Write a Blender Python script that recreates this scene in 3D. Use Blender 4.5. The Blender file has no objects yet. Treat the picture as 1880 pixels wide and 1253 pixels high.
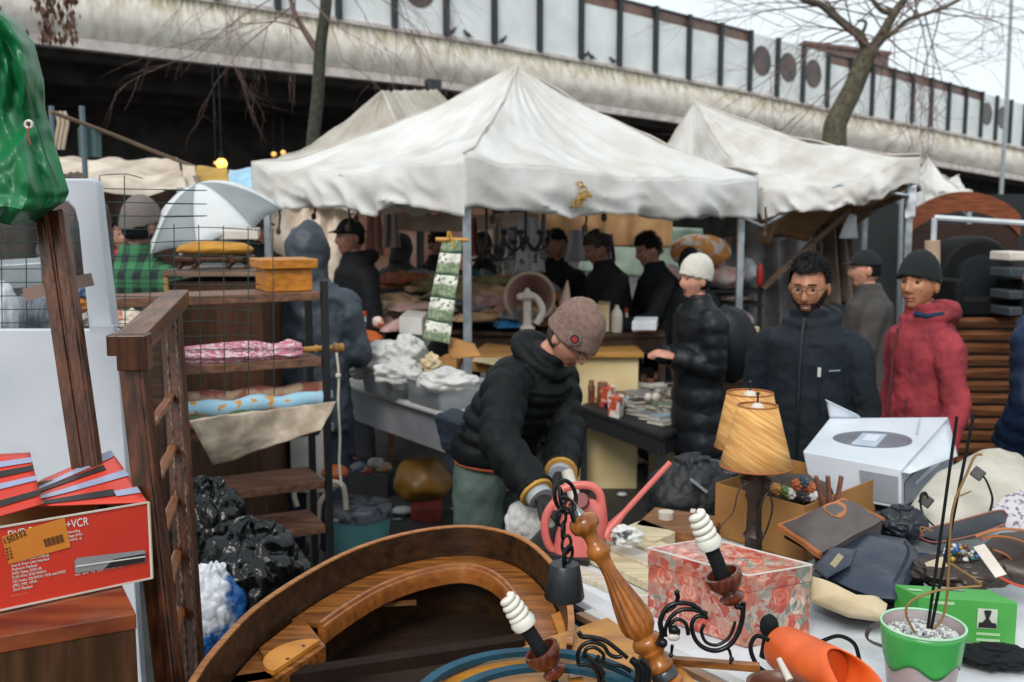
import bpy, math, random
from mathutils import Vector, Matrix, noise
random.seed(7)
sc = bpy.context.scene
V = Vector
R = math.radians
# ---------------------------------------------------------------- camera, sky, sun, exposure
PITCH = R(7.05); CAMZ = 1.9; FPX = 1828.0
cam_d = bpy.data.cameras.new("camera"); cam = bpy.data.objects.new("camera", cam_d)
sc.collection.objects.link(cam); sc.camera = cam
cam.location = (0, 0, CAMZ); cam.rotation_euler = (R(90) - PITCH, 0, 0)
cam_d.sensor_width = 36; cam_d.lens = 35; cam_d.clip_start = 0.05; cam_d.clip_end = 1500
cam_d.dof.use_dof = True; cam_d.dof.focus_distance = 2.15; cam_d.dof.aperture_fstop = 5.0
w = bpy.data.worlds.new("World"); sc.world = w; w.use_nodes = True
nt = w.node_tree; bg = nt.nodes["Background"]
sky = nt.nodes.new("ShaderNodeTexSky"); sky.sky_type = 'NISHITA'; sky.sun_disc = False
sky.sun_elevation = R(42); sky.sun_rotation = R(200); sky.dust_density = 4
mx = nt.nodes.new("ShaderNodeMixRGB"); mx.inputs[0].default_value = 0.9
mx.inputs[2].default_value = (7.6, 8.35, 8.6, 1)
nt.links.new(sky.outputs[0], mx.inputs[1]); nt.links.new(mx.outputs[0], bg.inputs[0])
bg.inputs[1].default_value = 0.088
sun_d = bpy.data.lights.new("sun", 'SUN'); sun_d.energy = 1.5; sun_d.angle = R(25); sun_d.color = (1, .97, .93)
sun = bpy.data.objects.new("sun", sun_d); sc.collection.objects.link(sun)
sun.rotation_euler = (R(48), 0, R(-20))
vs = sc.view_settings; vs.view_transform = 'Standard'; vs.look = 'None'; vs.exposure = 0.6; vs.gamma = 1
sc.cycles.max_bounces = 6; sc.cycles.transparent_max_bounces = 8

# ---------------------------------------------------------------- helpers
def ray(px, py):
    a = (px - 940) / FPX; b = (626.5 - py) / FPX
    return V((a, math.cos(PITCH) + b * math.sin(PITCH), -math.sin(PITCH) + b * math.cos(PITCH)))
def P(px, py, Y):            # the point of the world plane y=Y seen at that place of the photograph
    d = ray(px, py); return V((0, 0, CAMZ)) + d * (Y / d.y)
def G(px, py, z=0.0):        # the point at height z
    d = ray(px, py); return V((0, 0, CAMZ)) + d * ((z - CAMZ) / d.z)
def S(Y, n=1): return n * Y / FPX * 1.0     # n pixels in metres at distance Y
def hx(s):
    s = s.lstrip('#'); c = [int(s[i:i+2], 16) / 255 for i in (0, 2, 4)]
    return tuple(((x / 12.92) if x < .04045 else ((x + .055) / 1.055) ** 2.4) for x in c) + (1,)
def nz(p, s=1.0, off=0): return noise.noise(V(p) * s + V((off, off * 1.7, -off)))
def lerp(a, b, t): return a + (b - a) * t
def sstep(a, b, x):
    t = max(0, min(1, (x - a) / (b - a))); return t * t * (3 - 2 * t)

_mats = {}
def M(name, col, rough=.6, col2=None, scale=6, var=.22, bump=.15, bscale=30, metal=0, coat=0, stretch=(1,1,1), trans=0, alpha=1, contrast=(.35,.65), sheen=0, detail=5, wet=0, transl=0, spec=.5):
    if name in _mats: return _mats[name]
    m = bpy.data.materials.new(name); m.use_nodes = True; n = m.node_tree.nodes; l = m.node_tree.links
    b = n["Principled BSDF"]
    c1 = hx(col) if isinstance(col, str) else tuple(col) + (1,)
    if col2 is None: c2 = tuple(x * (1 - var) for x in c1[:3]) + (1,)
    else: c2 = hx(col2) if isinstance(col2, str) else tuple(col2) + (1,)
    tc = n.new("ShaderNodeTexCoord"); mp = n.new("ShaderNodeMapping"); mp.inputs['Scale'].default_value = stretch
    l.new(tc.outputs['Object'], mp.inputs[0])
    t = n.new("ShaderNodeTexNoise"); t.inputs['Scale'].default_value = scale; t.inputs['Detail'].default_value = detail
    l.new(mp.outputs[0], t.inputs['Vector'])
    cr = n.new("ShaderNodeValToRGB"); cr.color_ramp.elements[0].position = contrast[0]; cr.color_ramp.elements[1].position = contrast[1]
    cr.color_ramp.elements[0].color = c2; cr.color_ramp.elements[1].color = c1
    l.new(t.outputs[0], cr.inputs[0]); l.new(cr.outputs[0], b.inputs['Base Color'])
    b.inputs['Specular IOR Level'].default_value = spec
    b.inputs['Roughness'].default_value = rough; b.inputs['Metallic'].default_value = metal
    b.inputs['Coat Weight'].default_value = coat; b.inputs['Transmission Weight'].default_value = trans
    b.inputs['Alpha'].default_value = alpha; b.inputs['Sheen Weight'].default_value = sheen
    if bump:
        t2 = n.new("ShaderNodeTexNoise"); t2.inputs['Scale'].default_value = bscale; t2.inputs['Detail'].default_value = 4
        l.new(mp.outputs[0], t2.inputs['Vector'])
        bp = n.new("ShaderNodeBump"); bp.inputs['Strength'].default_value = bump; bp.inputs['Distance'].default_value = .3 / bscale
        l.new(t2.outputs[0], bp.inputs['Height']); l.new(bp.outputs[0], b.inputs['Normal'])
    if wet:
        t3 = n.new("ShaderNodeTexNoise"); t3.inputs['Scale'].default_value = wet; l.new(tc.outputs['Object'], t3.inputs['Vector'])
        mr = n.new("ShaderNodeMapRange"); mr.inputs[1].default_value = .4; mr.inputs[2].default_value = .6
        mr.inputs[3].default_value = rough * .72; mr.inputs[4].default_value = rough
        l.new(t3.outputs[0], mr.inputs[0]); l.new(mr.outputs[0], b.inputs['Roughness'])
    if transl:
        tr = n.new("ShaderNodeBsdfTranslucent"); ms = n.new("ShaderNodeMixShader"); ms.inputs[0].default_value = transl
        l.new(cr.outputs[0], tr.inputs[0]); l.new(b.outputs[0], ms.inputs[1]); l.new(tr.outputs[0], ms.inputs[2])
        l.new(ms.outputs[0], n["Material Output"].inputs[0])
    _mats[name] = m; return m
def WOOD(name, c1, c2, rough=.4, scale=6, axis='X', coat=.0, bump=.12, k=10):
    st = {'X': (1, k, k), 'Y': (k, 1, k), 'Z': (k, k, 1)}[axis]
    return M(name, c1, rough, c2, scale=scale, bump=bump, bscale=scale * 4, stretch=st, coat=coat*.5, contrast=(.36, .66), detail=8, spec=.3)

class MB:
    def __init__(s): s.v = []; s.f = []; s.m = []; s.uv = {}
    def add(s, vs, fs, mi=0):
        o = len(s.v); s.v += [V(x) for x in vs]; s.f += [tuple(i + o for i in f) for f in fs]; s.m += [mi] * len(fs); return s
    def box(s, c, size, rot=None, mi=0):
        c = V(c); x, y, z = [k / 2 for k in size]; rt = rot if rot is not None else Matrix.Identity(3)
        if isinstance(rt, (float, int)): rt = Matrix.Rotation(rt, 3, 'Z')
        vs = [c + rt @ V((a * x, b * y, d * z)) for d in (-1, 1) for (a, b) in ((-1, -1), (1, -1), (1, 1), (-1, 1))]
        return s.add(vs, [(3,2,1,0), (4,5,6,7), (0,1,5,4), (1,2,6,5), (2,3,7,6), (3,0,4,7)], mi)
    def hexa(s, b, t, mi=0):     # four bottom points, four top points
        return s.add(list(b) + list(t), [(3,2,1,0), (4,5,6,7), (0,1,5,4), (1,2,6,5), (2,3,7,6), (3,0,4,7)], mi)
    def bar(s, a, b, wd, th, up=(0,0,1), mi=0):
        a = V(a); b = V(b); d = (b - a).normalized(); u = V(up); x = d.cross(u)
        if x.length < 1e-4: x = d.cross(V((0, 1, 0)))
        x.normalize(); y = x.cross(d).normalized(); x *= wd / 2; y *= th / 2
        return s.add([a-x-y, a+x-y, a+x+y, a-x+y, b-x-y, b+x-y, b+x+y, b-x+y], [(0,1,2,3), (7,6,5,4), (4,5,1,0), (5,6,2,1), (6,7,3,2), (7,4,0,3)], mi)
    def loft(s, rings, cap=True, mi=0, closed=True):
        n = len(rings[0]); o = len(s.v)
        for r in rings: s.v += [V(p) for p in r]
        nn = n if closed else n - 1
        for i in range(len(rings) - 1):
            for j in range(nn):
                a = o + i*n + j; b = o + i*n + (j+1) % n
                s.f.append((a, b, b + n, a + n)); s.m.append(mi)
        if cap and closed:
            s.f.append(tuple(o + j for j in reversed(range(n)))); s.m.append(mi)
            k = o + (len(rings)-1)*n; s.f.append(tuple(k + j for j in range(n))); s.m.append(mi)
        return s
    def tube(s, pts, r, seg=8, cap=True, mi=0, flat=1.0, closed=False):
        pts = [V(p) for p in pts]; n = len(pts)
        rr = r if isinstance(r, (list, tuple)) else [r] * n
        rings = []; pu = None
        for i, p in enumerate(pts):
            d = (pts[min(i+1, n-1)] - pts[max(i-1, 0)]).normalized()
            if pu is None:
                pu = d.cross(V((0, 0, 1)));
                if pu.length < .1: pu = d.cross(V((0, 1, 0)))
            pu = (pu - d * pu.dot(d)).normalized(); pv = d.cross(pu)
            rings.append([p + (pu * math.cos(k*2*math.pi/seg) + pv * flat * math.sin(k*2*math.pi/seg)) * rr[i] for k in range(seg)])
        return s.loft(rings, cap, mi)
    def lathe(s, prof, p0, p1, seg=24, flute=0, nf=12, frange=(0, 0), mi=0, cap=True):   # prof: (t along p0-p1, radius)
        p0 = V(p0); p1 = V(p1); d = (p1 - p0).normalized(); u = d.cross(V((0, 1, 0)))
        if u.length < .1: u = d.cross(V((1, 0, 0)))
        u.normalize(); v = d.cross(u); rings = []
        for t, r in prof:
            c = p0.lerp(p1, t) if 0 <= t <= 1 else p0 + (p1 - p0) * t
            fl = flute if frange[0] < t < frange[1] else 0
            rings.append([c + (u * math.cos(k*2*math.pi/seg) + v * math.sin(k*2*math.pi/seg)) * r * (1 - fl * (1 - abs(math.sin(nf/2*k*2*math.pi/seg)) ** .6)) for k in range(seg)])
        return s.loft(rings, cap, mi)
    def grid(s, fn, nu, nv, mi=0, uv=False):
        o = len(s.v)
        for j in range(nv + 1):
            for i in range(nu + 1):
                if uv: s.uv[len(s.v)] = (i / nu, j / nv)
                s.v.append(V(fn(i / nu, j / nv)))
        for j in range(nv):
            for i in range(nu):
                a = o + j*(nu+1) + i; s.f.append((a, a+1, a+nu+2, a+nu+1)); s.m.append(mi)
        return s
    def ell(s, c, r, seg=16, rg=10, rot=None, mi=0, fn=None):
        c = V(c); rt = rot if rot is not None else Matrix.Identity(3); rings = []
        r = (r, r, r) if not isinstance(r, (tuple, list)) else r
        o = len(s.v)
        for j in range(1, rg):
            ph = math.pi * j / rg
            ring = []
            for i in range(seg):
                th = 2*math.pi*i/seg; d = V((math.sin(ph)*math.cos(th), math.sin(ph)*math.sin(th), -math.cos(ph)))
                q = V((d.x*r[0], d.y*r[1], d.z*r[2]))
                if fn: q = q * fn(d)
                ring.append(c + rt @ q)
            rings.append(ring)
        return s.loft(rings, True, mi)
    def prism(s, outline, vec, mi=0):
        o = len(s.v); n = len(outline); vec = V(vec)
        s.v += [V(p) for p in outline] + [V(p) + vec for p in outline]
        s.f.append(tuple(range(o, o+n))); s.f.append(tuple(reversed(range(o+n, o+2*n)))); s.m += [mi, mi]
        for i in range(n):
            j = (i+1) % n; s.f.append((o+j, o+i, o+n+i, o+n+j)); s.m.append(mi)
        return s
    def build(s, name, mats, parent=None, smooth=True, angle=40, mods=()):
        me = bpy.data.meshes.new(name); 
        base = parent.get('_b') if parent is not None else None
        if base is not None: off = V(base)
        elif parent is None:
            xs = [p.x for p in s.v]; ys = [p.y for p in s.v]; zs = [p.z for p in s.v]
            off = V(((min(xs)+max(xs))/2, (min(ys)+max(ys))/2, min(zs)))
        me.from_pydata([p - off for p in s.v], [], s.f)
        for mt in (mats if isinstance(mats, (list, tuple)) else [mats]): me.materials.append(mt)
        me.polygons.foreach_set("material_index", s.m)
        if s.uv:
            ul = me.uv_layers.new(name="UVMap")
            for lp in me.loops: ul.data[lp.index].uv = s.uv.get(lp.vertex_index, (0, 0))
        if smooth:
            me.polygons.foreach_set("use_smooth", [True] * len(me.polygons))
            try: me.set_sharp_from_angle(angle=R(angle))
            except Exception: pass
        me.update(); me.validate()
        o = bpy.data.objects.new(name, me); sc.collection.objects.link(o)
        if parent is not None: o.parent = parent; o['_b'] = tuple(off)
        else: o.location = off; o['_b'] = tuple(off)
        for kind, kw in mods:
            md = o.modifiers.new(kind.lower(), kind)
            for k, v in kw.items(): setattr(md, k, v)
        return o
def thing(name, label, cat, base, group=None):
    o = bpy.data.objects.new(name, None); sc.collection.objects.link(o); o.location = base; o.empty_display_size = .1
    o['label'] = label; o['category'] = cat; o['_b'] = tuple(base)
    if group: o['group'] = group
    return o
def tag(o, label, cat, group=None):
    o['label'] = label; o['category'] = cat
    if group: o['group'] = group
    return o
def struct(o, kind='structure'): o['kind'] = kind; return o
def dup(o, loc, label=None, rz=0, sc_=None):
    c = o.copy(); sc.collection.objects.link(c); c.location = loc; c.rotation_euler = (0, 0, rz)
    if sc_: c.scale = (sc_,) * 3
    if label: c['label'] = label
    for ch in list(o.children):
        d = ch.copy(); sc.collection.objects.link(d); d.parent = c
        for g in list(ch.children):
            e = g.copy(); sc.collection.objects.link(e); e.parent = d
    return c
SOL = lambda t: ('SOLIDIFY', dict(thickness=t, offset=0))
def REM(v): return ('REMESH', dict(mode='VOXEL', voxel_size=v, use_smooth_shade=True))
def SMO(i, f=.5): return ('SMOOTH', dict(iterations=i, factor=f))
SUB = ('SUBSURF', dict(levels=1, render_levels=1))
BEV = lambda w_: ('BEVEL', dict(width=w_, segments=2, limit_method='ANGLE'))
_tx = {}
def DIS(strength, size):
    k = round(size, 4)
    if k not in _tx:
        t = bpy.data.textures.new("clouds", 'CLOUDS'); t.noise_scale = size; t.noise_depth = 3; _tx[k] = t
    return ('DISPLACE', dict(texture=_tx[k], strength=strength, mid_level=.5, texture_coords='LOCAL'))
def sheet(c00, c10, c11, c01, nu=24, nv=24, amp=.01, fs=6, sag=0, off=0, up=None, fold=None):
    a, b, c, d = map(V, (c00, c10, c11, c01)); n = (b - a).cross(d - a).normalized()
    if up is not None: n = V(up)
    def fn(u, v):
        p = a.lerp(b, u).lerp(d.lerp(c, u), v)
        q = nz(p, fs, off) + .5 * nz(p, fs * 2.3, off + 9)
        if fold: q = fold(u, v) + .4 * q
        return p + n * amp * q - V((0, 0, 1)) * sag * 4 * u * (1 - u)
    return fn
def spline(pts, n=8):
    pts = [V(p) for p in pts]; out = []
    for i in range(len(pts) - 1):
        p0 = pts[max(i-1, 0)]; p1 = pts[i]; p2 = pts[i+1]; p3 = pts[min(i+2, len(pts)-1)]
        for k in range(n):
            t = k / n
            out.append(.5 * ((2*p1) + (p2-p0)*t + (2*p0-5*p1+4*p2-p3)*t*t + (3*p1-p0-3*p2+p3)*t*t*t))
    out.append(pts[-1]); return out
def pxs(lst, Y, n=6):
    return spline([P(q[0], q[1], q[2] if len(q) > 2 else Y) for q in lst], n)
def interp(tab, x):
    if x <= tab[0][0]: a, b = tab[0], tab[1]
    elif x >= tab[-1][0]: a, b = tab[-2], tab[-1]
    else:
        for i in range(len(tab)-1):
            if tab[i][0] <= x <= tab[i+1][0]: a, b = tab[i], tab[i+1]; break
    return a[1] + (b[1]-a[1]) * (x-a[0]) / (b[0]-a[0])
def text_part(name, txt, size, origin, ux, uy, mat, parent, ex=.0004, align='LEFT', xs=1):
    cu = bpy.data.curves.new(name, 'FONT'); cu.body = txt; cu.size = size; cu.extrude = ex; cu.align_x = align
    ob = bpy.data.objects.new(name + "_tmp", cu); sc.collection.objects.link(ob)
    dg = bpy.context.evaluated_depsgraph_get(); me = bpy.data.meshes.new_from_object(ob.evaluated_get(dg))
    bpy.data.objects.remove(ob); ux = V(ux).normalized(); uy = V(uy).normalized(); n = ux.cross(uy)
    base = V(parent['_b'])
    for v_ in me.vertices: v_.co = V(origin) + ux * v_.co.x * xs + uy * v_.co.y + n * v_.co.z - base
    me.materials.clear(); me.materials.append(mat)
    o = bpy.data.objects.new(name, me); sc.collection.objects.link(o); o.parent = parent; return o

# ---------------------------------------------------------------- ground
asph = M("asphalt_wet", (.036,.034,.034), .62, (.022,.021,.021), scale=5, bump=.5, bscale=90, wet=1.3)
g = MB().grid(lambda u, v: (lerp(-250, 250, u), lerp(-60, 420, v), .0), 4, 4).build("ground", asph); struct(g)
# ---------------------------------------------------------------- overpass
def bd(px): return 1 / (.0278 - (px - 400) * 1.0e-5)
J = [(44,57),(400,97),(785,144),(1030,181),(1237,211),(1520,260),(1678,287),(1880,322)]
ST = [(54,79),(400,119),(782,158),(1058,200),(1223,223),(1520,272),(1880,333)]
PB = [(504,17),(614,34),(903,80),(1132,121),(1374,167),(1513,197),(1703,232),(1880,270)]
def BP(px, tab, dy=0, back=0):
    p = P(px, interp(tab, px) + dy, bd(px))
    return p + V((-.57, .82, 0)) * back
PT_H = 3.1
sx = [-260 + i * 62 for i in range(38)]
sx = [x for x in sx if bd(x) > 0 and x < 2150]
conc = bpy.data.materials.new("stained_concrete"); conc.use_nodes = True
n_ = conc.node_tree.nodes; l_ = conc.node_tree.links; b_ = n_["Principled BSDF"]; b_.inputs['Roughness'].default_value = .8
uvn = n_.new("ShaderNodeTexCoord"); mp1 = n_.new("ShaderNodeMapping"); mp1.inputs['Scale'].default_value = (260, 2.2, 1); l_.new(uvn.outputs['UV'], mp1.inputs[0])
t1 = n_.new("ShaderNodeTexNoise"); t1.inputs['Scale'].default_value = 1; t1.inputs['Detail'].default_value = 6; l_.new(mp1.outputs[0], t1.inputs[0])
t2 = n_.new("ShaderNodeTexNoise"); t2.inputs['Scale'].default_value = 1; t2.inputs['Detail'].default_value = 7; mp2 = n_.new("ShaderNodeMapping"); mp2.inputs['Scale'].default_value = (120, 3, 1); l_.new(uvn.outputs['UV'], mp2.inputs[0]); l_.new(mp2.outputs[0], t2.inputs[0])
sp = n_.new("ShaderNodeSeparateXYZ"); l_.new(uvn.outputs['UV'], sp.inputs[0])
mk = n_.new("ShaderNodeMapRange"); mk.inputs[1].default_value = .45; mk.inputs[2].default_value = 1.0; l_.new(sp.outputs[1], mk.inputs[0])
mul = n_.new("ShaderNodeMath"); mul.operation = 'MULTIPLY'; l_.new(mk.outputs[0], mul.inputs[0])
rp = n_.new("ShaderNodeValToRGB"); rp.color_ramp.elements[0].position = .42; rp.color_ramp.elements[1].position = .6; l_.new(t1.outputs[0], rp.inputs[0]); l_.new(rp.outputs[0], mul.inputs[1])
rp2 = n_.new("ShaderNodeValToRGB"); rp2.color_ramp.elements[0].position = .4; rp2.color_ramp.elements[1].position = .62
rp2.color_ramp.elements[0].color = hx('#d8d2c9'); rp2.color_ramp.elements[1].color = hx('#c2b7ab'); l_.new(t2.outputs[0], rp2.inputs[0])
m1 = n_.new("ShaderNodeMixRGB"); m1.inputs[2].default_value = hx('#8d8258'); l_.new(mul.outputs[0], m1.inputs[0]); l_.new(rp2.outputs[0], m1.inputs[1])
l_.new(m1.outputs[0], b_.inputs['Base Color'])
conc2 = M("pale_concrete", '#cbc1bb', .8, '#a89e98', scale=2, bump=.1)
conc3 = M("concrete_shaded", '#4a4440', .9, '#2f2b29', scale=1, bump=.2, bscale=6)  # concrete colour darkened for the shade under the deck
barr = M("barrier_panel", '#dfe2e2', .5, '#cfd2d2', scale=.8, bump=0)
postm = M("barrier_post_paint", '#20282e', .5, bump=0)
railm = M("rust_glass_strip", '#7a5c50', .4, '#5d443c', scale=1, bump=0)
holem = M("porthole_tinted", '#5a4642', .25, '#2f2c2c', scale=.7, bump=0)
ov = thing("overpass", "long stained concrete overpass with panelled noise barrier crossing behind the market", "overpass", BP(900, J) * V((1,1,0)) if False else V((BP(900, J).x, BP(900, J).y, 0)))
def fas(i, v):   # i index fraction along, v 0 bottom joint -> 1 ledge
    px = lerp(sx[0], sx[-1], i); a = BP(px, J); b = BP(px, PB, 6)
    p = a.lerp(b, v); bulge = math.sin(min(1, v * 1.15) * math.pi) * .25
    return p - V((-.57, .82, 0)) * bulge
MB().grid(fas, 80, 14, uv=True).build("girder", conc, ov)
m = MB()
for a, b in zip(sx, sx[1:]):
    p0, p1 = BP(a, J, 1, -.02), BP(b, J, 1, -.02); q0, q1 = BP(a, ST, 0, -.02), BP(b, ST, 0, -.02)
    bk = V((-.57, .82, 0)) * .5
    m.hexa([q0, q1, q1 + bk, q0 + bk], [p0, p1, p1 + bk, p0 + bk])
m.build("drip_edge", conc2, ov, smooth=False)
m = MB()
for a, b in zip(sx, sx[1:]):
    bk = V((-.57, .82, 0)) * .35; p0, p1 = BP(a, PB, 6, -.1), BP(b, PB, 6, -.1); h = V((0, 0, .16))
    m.hexa([p0, p1, p1 + bk, p0 + bk], [p0 + h, p1 + h, p1 + h + bk, p0 + h + bk])
m.build("ledge", conc2, ov, smooth=False)
m = MB()
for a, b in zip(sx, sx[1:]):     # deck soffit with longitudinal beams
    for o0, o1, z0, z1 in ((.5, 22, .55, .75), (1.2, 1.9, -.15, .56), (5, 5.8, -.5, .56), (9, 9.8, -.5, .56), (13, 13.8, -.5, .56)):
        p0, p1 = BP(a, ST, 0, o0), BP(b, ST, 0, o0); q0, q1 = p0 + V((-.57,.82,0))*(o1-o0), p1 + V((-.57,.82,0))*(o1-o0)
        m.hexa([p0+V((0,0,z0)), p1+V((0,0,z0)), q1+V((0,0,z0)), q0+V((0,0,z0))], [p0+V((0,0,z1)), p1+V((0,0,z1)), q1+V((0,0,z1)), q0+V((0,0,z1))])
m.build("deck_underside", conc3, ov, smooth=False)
m = MB()
for a, b in zip(sx[::3], sx[3::3]):
    p0, p1 = BP(a, ST, 0, 15), BP(b, ST, 0, 15)
    bk = V((-.57, .82, 0)) * .4; h0 = V((p0.x, p0.y, 0)); h1 = V((p1.x, p1.y, 0)); up = V((0, 0, .54))
    m.hexa([h0, h1, h1+bk, h0+bk], [p0+up, p1+up, p1+bk+up, p0+bk+up])
m.build("dark_back_wall", conc3, ov, smooth=False)  # dark wall added at the back to make the black under the deck
for px in (60, 860, 1500, 1830):
    p = BP(px, ST, 0, 5); r_ = .75
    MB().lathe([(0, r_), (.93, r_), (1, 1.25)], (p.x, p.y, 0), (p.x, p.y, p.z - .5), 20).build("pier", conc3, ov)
posts = [200, 300, 395, 508,620,722,817,905,988,1064,1134,1200,1261,1319,1373,1423,1470,1515,1557,1597,1635,1671,1705,1737,1768,1797,1824,1850,1876, 1902, 1928]
def railed(a): return (a >= 1060 and a < 1373) or (a >= 1515 and a < 1797) or a > 1850
ring = {620: 668, 722: 770, 1373: 1397, 1423: 1445, 1470: 1491, 1797: 1809, 1824: 1838}
for a, b in zip(posts, posts[1:]):
    p0, p1 = BP(a, PB), BP(b, PB); bk = V((-.57,.82,0)); h = PT_H - (.55 if railed(a) else 0); z = V((0,0,1))
    MB().hexa([p0, p1, p1+bk*.08, p0+bk*.08], [p0+z*h, p1+z*h, p1+bk*.08+z*h, p0+bk*.08+z*h]).build("panel", barr, ov, smooth=False)
    if railed(a):
        MB().hexa([p0+z*(h+.003), p1+z*(h+.003), p1+bk*.06+z*(h+.003), p0+bk*.06+z*(h+.003)], [p0+z*PT_H, p1+z*PT_H, p1+bk*.06+z*PT_H, p0+bk*.06+z*PT_H]).build("glass_strip", railm, ov, smooth=False)
        MB().bar(p0+z*PT_H-bk*.03, p1+z*PT_H-bk*.03, .08, .09).build("rail", postm, ov, smooth=False)
    if a in ring:
        c = BP(ring[a], PB) + z * (1.75) ; ax = (p1 - p0).normalized(); zz = V((0, 0, 1))
        outl = [c - bk*.03 + ax*math.cos(t)*.8 + zz*math.sin(t)*.8 for t in [k*2*math.pi/28 for k in range(28)]]
        MB().prism(outl, bk * .02).build("porthole", holem, ov)
for a in posts:
    p = BP(a, PB, 0, -.12)
    MB().box(p + V((0,0,PT_H/2 + .02)), (.22, .2, PT_H + .1), R(36)).build("post", postm, ov, smooth=False)
# building and mast behind the overpass
bk_m = M("brick_far", '#8a6f69', .9, '#75605c', scale=1.5, bump=0); gl_m = M("far_glass", '#5a5a60', .2, bump=0)
c0 = P(1478, 150, 120); bw = thing("apartment_building", "reddish brown flat roofed building rising behind the overpass barrier", "building", V((c0.x + 8, 124, 0)))
zt = P(1580, 66, 120).z; x0 = P(1478, 66, 120).x; x1 = P(1703, 66, 120).x
MB().hexa([(x0, 120, 0), (x1, 132, 0), (x1+2, 145, 0), (x0, 140, 0)], [(x0, 120, zt - 1), (x1, 132, zt - .3), (x1+2, 145, zt - .3), (x0, 140, zt - 1)]).build("wall", bk_m, bw, smooth=False)
MB().hexa([(x0 - .2, 119.6, zt - 1), (x1 + .2, 131.6, zt - .3), (x1+2, 145, zt - .3), (x0, 140, zt - 1)], [(x0 - .2, 119.6, zt - .6), (x1 + .2, 131.6, zt + .1), (x1+2, 145, zt + .1), (x0, 140, zt - .6)]).build("cornice", M("cornice", '#7a5f58', .8, bump=0), bw, smooth=False)
for k in range(5):
    x = lerp(x0, x1, (k + .6) / 5.6); y = lerp(120, 132, (k + .6) / 5.6)
    MB().box((x, y - .1, zt - 3.6), (1.5, .1, 1.6), R(40)).build("window", gl_m, bw, smooth=False)
pm = P(1848, 190, 60)
ms_ = thing("lamp_mast", "tall thin grey lighting mast rising beyond the overpass at far right", "mast", V((pm.x, 60, 0)))
MB().tube([(pm.x, 60, 0), (pm.x, 60, 9), (pm.x - .1, 60, 17)], [.14, .12, .09], 8).build("pole", M("mast_grey", '#8f979c', .5, bump=0), ms_)
# box loudspeaker fixed under the girder
p = P(795, 160, 38); MB().box(p, (.55, .4, .5), R(20)).build("speaker_box", postm, ov, smooth=False)
# pigeons on the ledge
pig = M("pigeon_grey", '#3c3f46', .7, bump=0)
proto = None
for (x, f) in ((826, 1), (857, -1), (919, 1), (1070, 1), (1084, -1), (1123, -1)):
    p = BP(x, PB, 0, -.18) + V((0, 0, .02))
    if proto is None:
        m = MB().ell(p + V((0,0,.16)), (.17, .08, .09), 10, 8, Matrix.Rotation(R(-35), 3, 'Y')).ell(p + V((.13,0,.31)), .05, 8, 6)
        m.tube([p + V((.05,0,.18)), p + V((.12,0,.3))], [.07, .04], 8).bar(p + V((-.1,0,.1)), p + V((-.26,0,.02)), .08, .03)
        m.tube([p + V((0,.02,.1)), p + V((0,.02,0))], .012, 5).tube([p + V((0,-.02,.1)), p + V((0,-.02,0))], .012, 5).bar(p + V((.17,0,.31)), p + V((.21,0,.3)), .015, .015)
        proto = m.build("pigeon", pig); proto['label'] = "small dark pigeon perched on the concrete ledge of the overpass"; proto['category'] = "bird"; proto['group'] = "pigeons on the overpass ledge"; pb0 = V(proto.location) - p
    else: dup(proto, p + pb0, None, 0 if f > 0 else math.pi)

# ---------------------------------------------------------------- trees
bark1 = M("bark_green", '#3d4030', .85, '#262420', scale=14, bump=.6, bscale=50)
bark2 = M("bark_right", '#5a5640', .85, '#3e362f', scale=10, bump=.6, bscale=40)
twigm = M("twig_brown", '#6e5650', .8, bump=0)
def branchy(mb, p, d, L, r, depth, rnd, droop=.0, dense=4):
    pts = [p]; n = 6; q = V(p); dd = V(d).normalized()
    for i in range(n):
        dd = (dd + V((rnd.uniform(-1,1), rnd.uniform(-1,1), rnd.uniform(-1,1))) * .17 - V((0,0,droop))).normalized()
        q = q + dd * (L / n); pts.append(q.copy())
        if depth > 0 and i >= 1:
            for _ in range(1 if rnd.random() < dense/5 else 0):
                nd = (dd + V((rnd.uniform(-1,1), rnd.uniform(-1,1), rnd.uniform(-.8,.9))) * .95).normalized()
                branchy(mb, q, nd, L * rnd.uniform(.45, .7), r * .5, depth - 1, rnd, droop, dense)
    mb.tube(pts, [r * (1 - .7 * i / n) for i in range(n + 1)], 5, False)
rnd = random.Random(4)
t1 = thing("bare_tree", "slim bare tree with a mossy trunk standing behind the left canopy tent", "tree", V((P(572, 300, 14).x, 14, 0)))
pts = pxs([(566, 700), (571, 420), (574, 270), (583, 180), (588, 90), (597, 20), (602, -60), (612, -160)], 14)
b0 = pts[0].copy(); b0.z = 0; pts[0] = b0
nn = len(pts); MB().tube(pts, [lerp(.1, .07, i/nn) for i in range(nn)], 12).build("trunk", bark1, t1)
m = MB(); lp = pxs([(583, 95), (562, 62), (541, 25), (528, -20), (500, -90)], 14); m.tube(lp, [.05 - .03*i/len(lp) for i in range(len(lp))], 8)
for s0, n0 in ((lp, 7), (pts[30:], 8)):
    for k in range(n0):
        a = s0[min(len(s0)-1, int(len(s0) * (.3 + .7 * k / n0)))]
        branchy(m, a, (rnd.uniform(-1, 1), rnd.uniform(-.6,.2), rnd.uniform(-.3, .9)), rnd.uniform(1.2, 2.2), .012, 2, rnd, .10, 4)
for (x, y, dx) in ((640,20,1), (690,-40,1), (470,-30,-1), (720,-20,.8), (800,-60,.5), (440,-40,-1), (380,-50,-1)):
    branchy(m, P(x, y - 40, 13.5), (dx*.4, 0, -.6), rnd.uniform(1.0, 1.7), .007, 2, rnd, .12, 5)
m.build("crown", twigm, t1)
t2 = thing("bare_tree", "leaning bare tree forking widely behind the right canopy tent", "tree", V((P(1530, 400, 19).x, 19, 0)))
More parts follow.
